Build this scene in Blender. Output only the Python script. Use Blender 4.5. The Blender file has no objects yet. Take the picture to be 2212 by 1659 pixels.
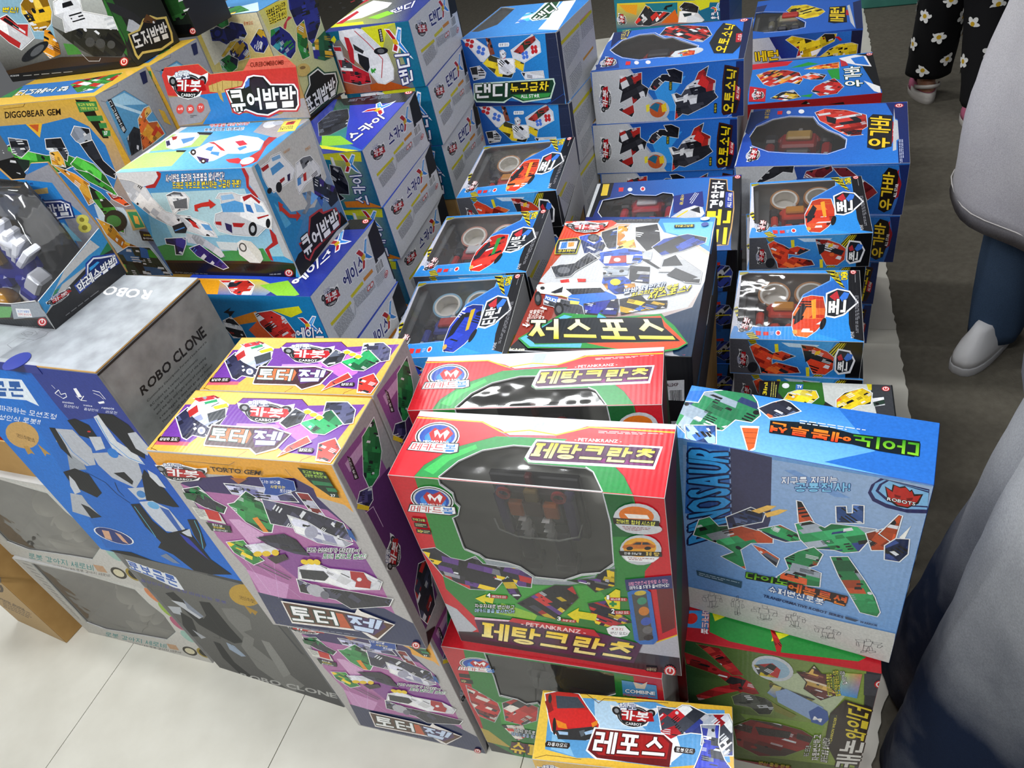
import bpy, bmesh, math, random
from mathutils import Vector, Matrix, noise
from mathutils.geometry import delaunay_2d_cdt

SC = bpy.context.scene
COL = SC.collection
PI = math.pi

# ------------------------------------------------------------------ camera
F_PX, PITCH, ROLL, CAM_H = 1614.985667, 0.690541, -0.251919, 1.5

def set_camera():
    cd = bpy.data.cameras.new('camera')
    cd.sensor_fit = 'HORIZONTAL'
    cd.sensor_width = 36.0
    cd.lens = F_PX * 36.0 / 2212.0
    cd.clip_start = 0.02
    co = bpy.data.objects.new('camera', cd)
    COL.objects.link(co)
    fw = Vector((0, math.cos(PITCH), -math.sin(PITCH)))
    up = Vector((0, math.sin(PITCH), math.cos(PITCH)))
    rt = Vector((1, 0, 0))
    c, s = math.cos(ROLL), math.sin(ROLL)
    r2 = c * rt + s * up
    u2 = -s * rt + c * up
    m = Matrix((r2, u2, -fw)).transposed().to_4x4()
    m.translation = Vector((0, 0, CAM_H))
    co.matrix_world = m
    SC.camera = co
set_camera()

# ------------------------------------------------------------------ world, lamps, exposure
SC.view_settings.view_transform = 'Standard'
SC.view_settings.look = 'None'
SC.view_settings.gamma = 1.0
SC.view_settings.use_curve_mapping = False
SC.view_settings.exposure = 0.0
WORLD = bpy.data.worlds.new('world')
SC.world = WORLD
WORLD.use_nodes = True
WORLD.node_tree.nodes['Background'].inputs['Color'].default_value = (0.93, 0.96, 1.0, 1)
WORLD.node_tree.nodes['Background'].inputs['Strength'].default_value = 0.13

# shop ceiling lamps, unseen; last two added behind the camera to light box fronts: (x, y, length, yaw degrees, watts)
LAMPS = [(-0.9, 1.3, 1.2, -26, 16), (0.55, 1.25, 1.2, -26, 10), (0.1, 2.75, 1.2, -26, 24),
         (-1.3, 2.7, 1.2, -26, 20), (1.2, 4.0, 1.2, -26, 19), (-1.3, -0.1, 1.2, -26, 46), (0.1, -0.9, 1.2, -26, 22)]
LAMP_Z = 2.62

# ------------------------------------------------------------------ materials
def lin(h):
    h = h.lstrip('#')
    r = []
    for i in (0, 2, 4):
        c = int(h[i:i + 2], 16) / 255.0
        r.append(c / 12.92 if c <= 0.04045 else ((c + 0.055) / 1.055) ** 2.4)
    return (r[0], r[1], r[2], 1.0)

MATS = {}
def mat(name, color='808080', rough=0.5, metal=0.0, spec=0.5, coat=0.0, noise_amt=0.0, noise_scale=30.0,
        bump=0.0, bump_scale=60.0, color2=None):
    if name in MATS:
        return MATS[name]
    m = bpy.data.materials.new(name)
    m.use_nodes = True
    nt = m.node_tree
    p = nt.nodes['Principled BSDF']
    p.inputs['Base Color'].default_value = lin(color)
    p.inputs['Roughness'].default_value = rough
    p.inputs['Metallic'].default_value = metal
    p.inputs['Specular IOR Level'].default_value = spec
    p.inputs['Coat Weight'].default_value = coat
    tc = nt.nodes.new('ShaderNodeTexCoord')
    if color2:
        n = nt.nodes.new('ShaderNodeTexNoise')
        n.inputs['Scale'].default_value = noise_scale
        n.inputs['Detail'].default_value = 6
        nt.links.new(tc.outputs['Object'], n.inputs['Vector'])
        r = nt.nodes.new('ShaderNodeValToRGB')
        r.color_ramp.elements[0].position = 0.5 - noise_amt
        r.color_ramp.elements[1].position = 0.5 + noise_amt
        r.color_ramp.elements[0].color = lin(color)
        r.color_ramp.elements[1].color = lin(color2)
        nt.links.new(n.outputs['Fac'], r.inputs['Fac'])
        nt.links.new(r.outputs['Color'], p.inputs['Base Color'])
    if bump:
        n = nt.nodes.new('ShaderNodeTexNoise')
        n.inputs['Scale'].default_value = bump_scale
        n.inputs['Detail'].default_value = 4
        nt.links.new(tc.outputs['Object'], n.inputs['Vector'])
        b = nt.nodes.new('ShaderNodeBump')
        b.inputs['Strength'].default_value = bump
        b.inputs['Distance'].default_value = 0.002
        nt.links.new(n.outputs['Fac'], b.inputs['Height'])
        nt.links.new(b.outputs['Normal'], p.inputs['Normal'])
    MATS[name] = m
    return m

def print_mat(name, rough, flute, nscale=260, lo=.90, hi=1.08):
    """glossy printed board: colour from the print's colour attribute, faint flute and paper relief"""
    m = bpy.data.materials.new(name)
    m.use_nodes = True
    nt = m.node_tree
    p = nt.nodes['Principled BSDF']
    a = nt.nodes.new('ShaderNodeAttribute')
    a.attribute_name = 'Col'
    tc = nt.nodes.new('ShaderNodeTexCoord')
    n0 = nt.nodes.new('ShaderNodeTexNoise')
    n0.inputs['Scale'].default_value = nscale
    n0.inputs['Detail'].default_value = 3 if nscale > 100 else 8
    nt.links.new(tc.outputs['Object'], n0.inputs['Vector'])
    mp = nt.nodes.new('ShaderNodeMapRange')
    mp.inputs['From Min'].default_value = 0.3
    mp.inputs['From Max'].default_value = 0.7
    mp.inputs['To Min'].default_value = lo
    mp.inputs['To Max'].default_value = hi
    nt.links.new(n0.outputs['Fac'], mp.inputs['Value'])
    mx = nt.nodes.new('ShaderNodeMix')
    mx.data_type = 'RGBA'
    mx.blend_type = 'MULTIPLY'
    mx.inputs['Factor'].default_value = 1.0
    nt.links.new(a.outputs['Color'], mx.inputs[6])
    nt.links.new(mp.outputs['Result'], mx.inputs[7])
    nt.links.new(mx.outputs[2], p.inputs['Base Color'])
    p.inputs['Roughness'].default_value = rough
    p.inputs['Specular IOR Level'].default_value = 0.34
    w = nt.nodes.new('ShaderNodeTexWave')
    w.inputs['Scale'].default_value = 45
    w.inputs['Distortion'].default_value = 1.5
    nt.links.new(tc.outputs['Object'], w.inputs['Vector'])
    n1 = nt.nodes.new('ShaderNodeTexNoise')
    n1.inputs['Scale'].default_value = 9
    n1.inputs['Detail'].default_value = 2
    nt.links.new(tc.outputs['Object'], n1.inputs['Vector'])
    ad = nt.nodes.new('ShaderNodeMath')
    ad.operation = 'MULTIPLY_ADD'
    ad.inputs[1].default_value = flute
    nt.links.new(w.outputs['Fac'], ad.inputs[0])
    nt.links.new(n1.outputs['Fac'], ad.inputs[2])
    b = nt.nodes.new('ShaderNodeBump')
    b.inputs['Strength'].default_value = 0.35
    b.inputs['Distance'].default_value = 0.003
    nt.links.new(ad.outputs['Value'], b.inputs['Height'])
    nt.links.new(b.outputs['Normal'], p.inputs['Normal'])
    MATS[name] = m
    return m
PRINT = print_mat('gloss_print', 0.24, 0.05)
PRINT_MATT = print_mat('matt_print', 0.55, 0.03)
PRINT_STONE = print_mat('stone_print', 0.5, 0.02, 34, .74, 1.16)

def film_mat(name='clear_film', haze=.07):
    m = bpy.data.materials.new(name)
    m.use_nodes = True
    nt = m.node_tree
    for n in list(nt.nodes):
        if n.type != 'OUTPUT_MATERIAL':
            nt.nodes.remove(n)
    out = [n for n in nt.nodes if n.type == 'OUTPUT_MATERIAL'][0]
    t = nt.nodes.new('ShaderNodeBsdfTransparent')
    t.inputs['Color'].default_value = (0.9, 0.9, 0.9, 1)
    g = nt.nodes.new('ShaderNodeBsdfGlossy')
    g.inputs['Roughness'].default_value = 0.07
    fr = nt.nodes.new('ShaderNodeFresnel')
    fr.inputs['IOR'].default_value = 1.55
    tc = nt.nodes.new('ShaderNodeTexCoord')
    n = nt.nodes.new('ShaderNodeTexNoise')
    n.inputs['Scale'].default_value = 13
    n.inputs['Detail'].default_value = 2
    nt.links.new(tc.outputs['Object'], n.inputs['Vector'])
    b = nt.nodes.new('ShaderNodeBump')
    b.inputs['Strength'].default_value = 0.6
    b.inputs['Distance'].default_value = 0.007
    nt.links.new(n.outputs['Fac'], b.inputs['Height'])
    nt.links.new(b.outputs['Normal'], g.inputs['Normal'])
    nt.links.new(b.outputs['Normal'], fr.inputs['Normal'])
    mx = nt.nodes.new('ShaderNodeMixShader')
    nt.links.new(fr.outputs['Fac'], mx.inputs['Fac'])
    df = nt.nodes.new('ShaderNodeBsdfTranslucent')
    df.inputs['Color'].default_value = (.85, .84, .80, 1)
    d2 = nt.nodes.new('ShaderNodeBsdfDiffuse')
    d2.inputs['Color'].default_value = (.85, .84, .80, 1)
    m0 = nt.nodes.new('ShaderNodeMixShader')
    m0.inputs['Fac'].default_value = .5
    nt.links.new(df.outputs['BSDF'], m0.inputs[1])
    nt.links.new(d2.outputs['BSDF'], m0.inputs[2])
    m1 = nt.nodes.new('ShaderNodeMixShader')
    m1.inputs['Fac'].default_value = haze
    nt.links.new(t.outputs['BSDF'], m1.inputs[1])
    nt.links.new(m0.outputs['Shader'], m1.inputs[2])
    nt.links.new(m1.outputs['Shader'], mx.inputs[1])
    nt.links.new(g.outputs['BSDF'], mx.inputs[2])
    nt.links.new(mx.outputs['Shader'], out.inputs['Surface'])
    MATS[name] = m
    return m
FILM = film_mat()  # faint haze stands in for grey reflections on the windows
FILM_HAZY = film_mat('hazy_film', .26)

# ------------------------------------------------------------------ object helpers
def link(name, me, parent=None, material=None):
    o = bpy.data.objects.new(name, me)
    COL.objects.link(o)
    if parent is not None:
        o.parent = parent
    if material is not None and me is not None and len(me.materials) == 0:
        me.materials.append(material)
    return o
def tag(o, label, cat, group=None, kind=None):
    if label: o['label'] = label
    if cat: o['category'] = cat
    if group: o['group'] = group
    if kind: o['kind'] = kind
    return o
def empty(name, loc, rz=0.0):
    o = bpy.data.objects.new(name, None)
    o.empty_display_size = 0.05
    COL.objects.link(o)
    o.location = loc
    o.rotation_euler = (0, 0, rz)
    return o
class MB:
    """collects faces of one mesh"""
    def __init__(self):
        self.v, self.f, self.c = [], [], []
        self.smooth = False
    def add(self, verts, faces, col=None):
        b = len(self.v)
        self.v += [tuple(p) for p in verts]
        self.f += [tuple(i + b for i in f) for f in faces]
        if col is not None:
            self.c += [col] * len(verts)
        return self
    def box(self, x0, x1, y0, y1, z0, z1, bev=0.0, col=None, M=None):
        if bev <= 0:
            vs = [(x, y, z) for z in (z0, z1) for y in (y0, y1) for x in (x0, x1)]
            fs = [(0, 2, 3, 1), (4, 5, 7, 6), (0, 1, 5, 4), (2, 6, 7, 3), (0, 4, 6, 2), (1, 3, 7, 5)]
        else:
            vs, fs, idx = [], [], {}
            b = min(bev, (x1 - x0) / 3, (y1 - y0) / 3, (z1 - z0) / 3)
            for i, (X, sx) in enumerate(((x0, 1), (x1, -1))):
                for j, (Y, sy) in enumerate(((y0, 1), (y1, -1))):
                    for k, (Z, sz) in enumerate(((z0, 1), (z1, -1))):
                        idx[i, j, k, 0] = len(vs); vs.append((X, Y + sy * b, Z + sz * b))
                        idx[i, j, k, 1] = len(vs); vs.append((X + sx * b, Y, Z + sz * b))
                        idx[i, j, k, 2] = len(vs); vs.append((X + sx * b, Y + sy * b, Z))
            q = lambda a: fs.append(tuple(a))
            for i in (0, 1):
                q([idx[i, 0, 0, 0], idx[i, 1, 0, 0], idx[i, 1, 1, 0], idx[i, 0, 1, 0]])
            for j in (0, 1):
                q([idx[0, j, 0, 1], idx[1, j, 0, 1], idx[1, j, 1, 1], idx[0, j, 1, 1]])
            for k in (0, 1):
                q([idx[0, 0, k, 2], idx[1, 0, k, 2], idx[1, 1, k, 2], idx[0, 1, k, 2]])
            for j in (0, 1):
                for k in (0, 1):
                    q([idx[0, j, k, 1], idx[1, j, k, 1], idx[1, j, k, 2], idx[0, j, k, 2]])
            for i in (0, 1):
                for k in (0, 1):
                    q([idx[i, 0, k, 0], idx[i, 1, k, 0], idx[i, 1, k, 2], idx[i, 0, k, 2]])
            for i in (0, 1):
                for j in (0, 1):
                    q([idx[i, j, 0, 0], idx[i, j, 1, 0], idx[i, j, 1, 1], idx[i, j, 0, 1]])
            for i in (0, 1):
                for j in (0, 1):
                    for k in (0, 1):
                        q([idx[i, j, k, 0], idx[i, j, k, 1], idx[i, j, k, 2]])
        if M is not None:
            vs = [tuple(M @ Vector(p)) for p in vs]
        return self.add(vs, fs, col)
    def lathe(self, prof, seg=24, M=None, closed=False, col=None):
        vs, fs = [], []
        n = len(prof)
        for i in range(seg):
            a = 2 * PI * i / seg
            for r, z in prof:
                vs.append((r * math.cos(a), r * math.sin(a), z))
        for i in range(seg):
            k = (i + 1) % seg
            for j in range(n if closed else n - 1):
                l = (j + 1) % n
                fs.append((i * n + j, k * n + j, k * n + l, i * n + l))
        if not closed:
            if prof[0][0] > 1e-6: fs.append(tuple(i * n for i in range(seg))[::-1])
            if prof[-1][0] > 1e-6: fs.append(tuple(i * n + n - 1 for i in range(seg)))
        if M is not None:
            vs = [tuple(M @ Vector(p)) for p in vs]
        return self.add(vs, fs, col)
    def tube(self, pts, rad, seg=8, col=None):
        vs, fs = [], []
        pts = [Vector(p) for p in pts]
        n = len(pts)
        for i, p in enumerate(pts):
            t = (pts[min(i + 1, n - 1)] - pts[max(i - 1, 0)]).normalized()
            a = t.cross(Vector((0.3, 0.2, 0.93))).normalized()
            b = t.cross(a)
            r = rad[i] if isinstance(rad, (list, tuple)) else rad
            for k in range(seg):
                an = 2 * PI * k / seg
                vs.append(tuple(p + (a * math.cos(an) + b * math.sin(an)) * r))
        for i in range(n - 1):
            for k in range(seg):
                l = (k + 1) % seg
                fs.append((i * seg + k, i * seg + l, (i + 1) * seg + l, (i + 1) * seg + k))
        fs.append(tuple(range(seg))[::-1])
        fs.append(tuple((n - 1) * seg + k for k in range(seg)))
        return self.add(vs, fs, col)
    def loft(self, rings, cap=True, col=None):
        n = len(rings[0])
        vs = [tuple(p) for r in rings for p in r]
        fs = []
        for i in range(len(rings) - 1):
            for k in range(n):
                l = (k + 1) % n
                fs.append((i * n + k, i * n + l, (i + 1) * n + l, (i + 1) * n + k))
        if cap:
            fs.append(tuple(range(n))[::-1])
            fs.append(tuple((len(rings) - 1) * n + k for k in range(n)))
        return self.add(vs, fs, col)
    def sphere(self, c, r, seg=20, rings=12, sc=(1, 1, 1), col=None):
        prof = [(max(1e-7, r * math.sin(PI * i / rings)), -r * math.cos(PI * i / rings)) for i in range(rings + 1)]
        M = Matrix.Translation(Vector(c)) @ Matrix.Diagonal((*sc, 1))
        return self.lathe(prof, seg, M, col=col)
    def mesh(self, name, smooth=None):
        me = bpy.data.meshes.new(name)
        me.from_pydata(self.v, [], self.f)
        bm = bmesh.new()
        bm.from_mesh(me)
        bmesh.ops.recalc_face_normals(bm, faces=bm.faces)
        bm.to_mesh(me)
        bm.free()
        if self.c and len(self.c) == len(self.v):
            at = me.color_attributes.new('Col', 'FLOAT_COLOR', 'POINT')
            at.data.foreach_set('color', [x for c in self.c for x in c])
        if smooth if smooth is not None else self.smooth:
            for p in me.polygons: p.use_smooth = True
        return me
    def build(self, name, material, parent=None, smooth=None, angle=None):
        me = self.mesh(name, smooth)
        if angle:
            for p in me.polygons: p.use_smooth = True
            me.set_sharp_from_angle(angle=math.radians(angle))
        return link(name, me, parent, material)

# ------------------------------------------------------------------ box poses: x, y, yaw, width, depth, height, base height
POSE = {
    'torto_A': (-0.3474, 0.804, -0.434, 0.2945, 0.1221, 0.4394, 0.4394),
    'torto_B': (-0.2931, 0.9186, -0.4217, 0.2892, 0.125, 0.439, 0.439),
    'torto_C': (-0.34, 0.8273, -0.4502, 0.294, 0.123, 0.439, 0.0),
    'lowred': (-0.0327, 0.691, -0.4228, 0.3644, 0.122, 0.4025, 0.0),
    'petan_A': (0.0008, 0.6895, -0.4379, 0.3607, 0.1221, 0.413, 0.4025),
    'petan_B': (0.0343, 0.8267, -0.3376, 0.3606, 0.1206, 0.413, 0.4025),
    'robo_A': (-0.6416, 1.0603, -0.507, 0.36, 0.2253, 0.488, 0.488),
    'robo_B': (-0.629, 1.0697, -0.5301, 0.3584, 0.224, 0.488, 0.0),
    'ceroni_B': (-0.9818, 1.2848, -0.4805, 0.4072, 0.25, 0.3208, 0.0),
    'ceroni_A': (-0.9807, 1.2866, -0.5077, 0.4204, 0.25, 0.321, 0.3208),
    'cure': (-0.401, 1.3425, -0.495, 0.2951, 0.1835, 0.2087, 0.872),
    'ace': (-0.3683, 1.2993, -0.4741, 0.3, 0.2555, 0.1454, 0.7269),
    'sky': (-0.2159, 1.7373, -0.4283, 0.222, 0.3182, 0.1332, 0.7991),
    'dandy': (-0.06, 2.093, -0.4152, 0.2248, 0.3266, 0.1529, 0.9173),
    'newgu': (0.2894, 2.2029, -0.582, 0.2816, 0.27, 0.1863, 0.7451),
    'phone_C': (0.1542, 1.8342, -0.3766, 0.2558, 0.298, 0.098, 0.588),
    'night': (0.0178, 1.5349, -0.3903, 0.2618, 0.2655, 0.0946, 0.5674),
    'taran': (-0.0732, 1.2736, -0.3293, 0.2384, 0.2662, 0.0943, 0.566),
    'jus': (0.2492, 1.1922, -0.4501, 0.3187, 0.4486, 0.1, 0.6),
    'pron': (0.4634, 1.6383, -0.4136, 0.3783, 0.3615, 0.112, 0.448),
    'auto': (0.691, 2.1824, -0.4657, 0.415, 0.3313, 0.1544, 0.6177),
    'uga': (0.9758, 1.8302, -0.513, 0.4115, 0.3655, 0.1407, 0.4222),
    'phone_R1': (0.7541, 1.4601, -0.4043, 0.2495, 0.2572, 0.0838, 0.5026),
    'phone_R2': (0.6011, 1.1813, -0.4587, 0.2423, 0.2402, 0.0904, 0.452),
    'dino': (0.3351, 0.6292, -0.611, 0.3028, 0.1027, 0.3912, 0.4),
    'cannon': (0.3103, 0.6, -0.4682, 0.283, 0.105, 0.398, 0.0),
    'repos': (0.0446, 0.5181, -0.3474, 0.2947, 0.1086, 0.35, 0.0),
    'three': (0.5634, 0.9757, -0.4432, 0.2373, 0.0887, 0.094, 0.376),
    'ugax': (1.2961, 2.541, -0.4232, 0.4232, 0.3787, 0.07, 0.35),
    'gold': (1.5247, 3.0618, -0.4709, 0.4057, 0.4744, 0.0929, 0.3714),
    'fore': (-0.3608, 1.9467, -0.5796, 0.2012, 0.1959, 0.2507, 0.93),
    'diggo_A': (-0.6851, 1.5801, -0.48, 0.294, 0.1407, 0.439, 0.741),
    'diggo_B': (-0.6095, 1.7054, -0.48, 0.294, 0.1489, 0.439, 0.741),
    'dozer': (-0.6602, 1.7222, -0.444, 0.3319, 0.1366, 0.22, 1.181),
    'ares': (-0.7251, 1.1598, -0.5309, 0.284, 0.1541, 0.22, 0.9795),
    'backx': (1.1527, 3.5282, -0.5569, 0.5002, 0.3, 0.15, 0.45),
    'carton': (-1.2744, 1.4333, -0.596, 0.2084, 0.3, 0.75, 0.0),
    'blackgreen': (-0.4692, 1.7999, -0.5022, 0.1241, 0.12, 0.22, 1.181),
}

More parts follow.
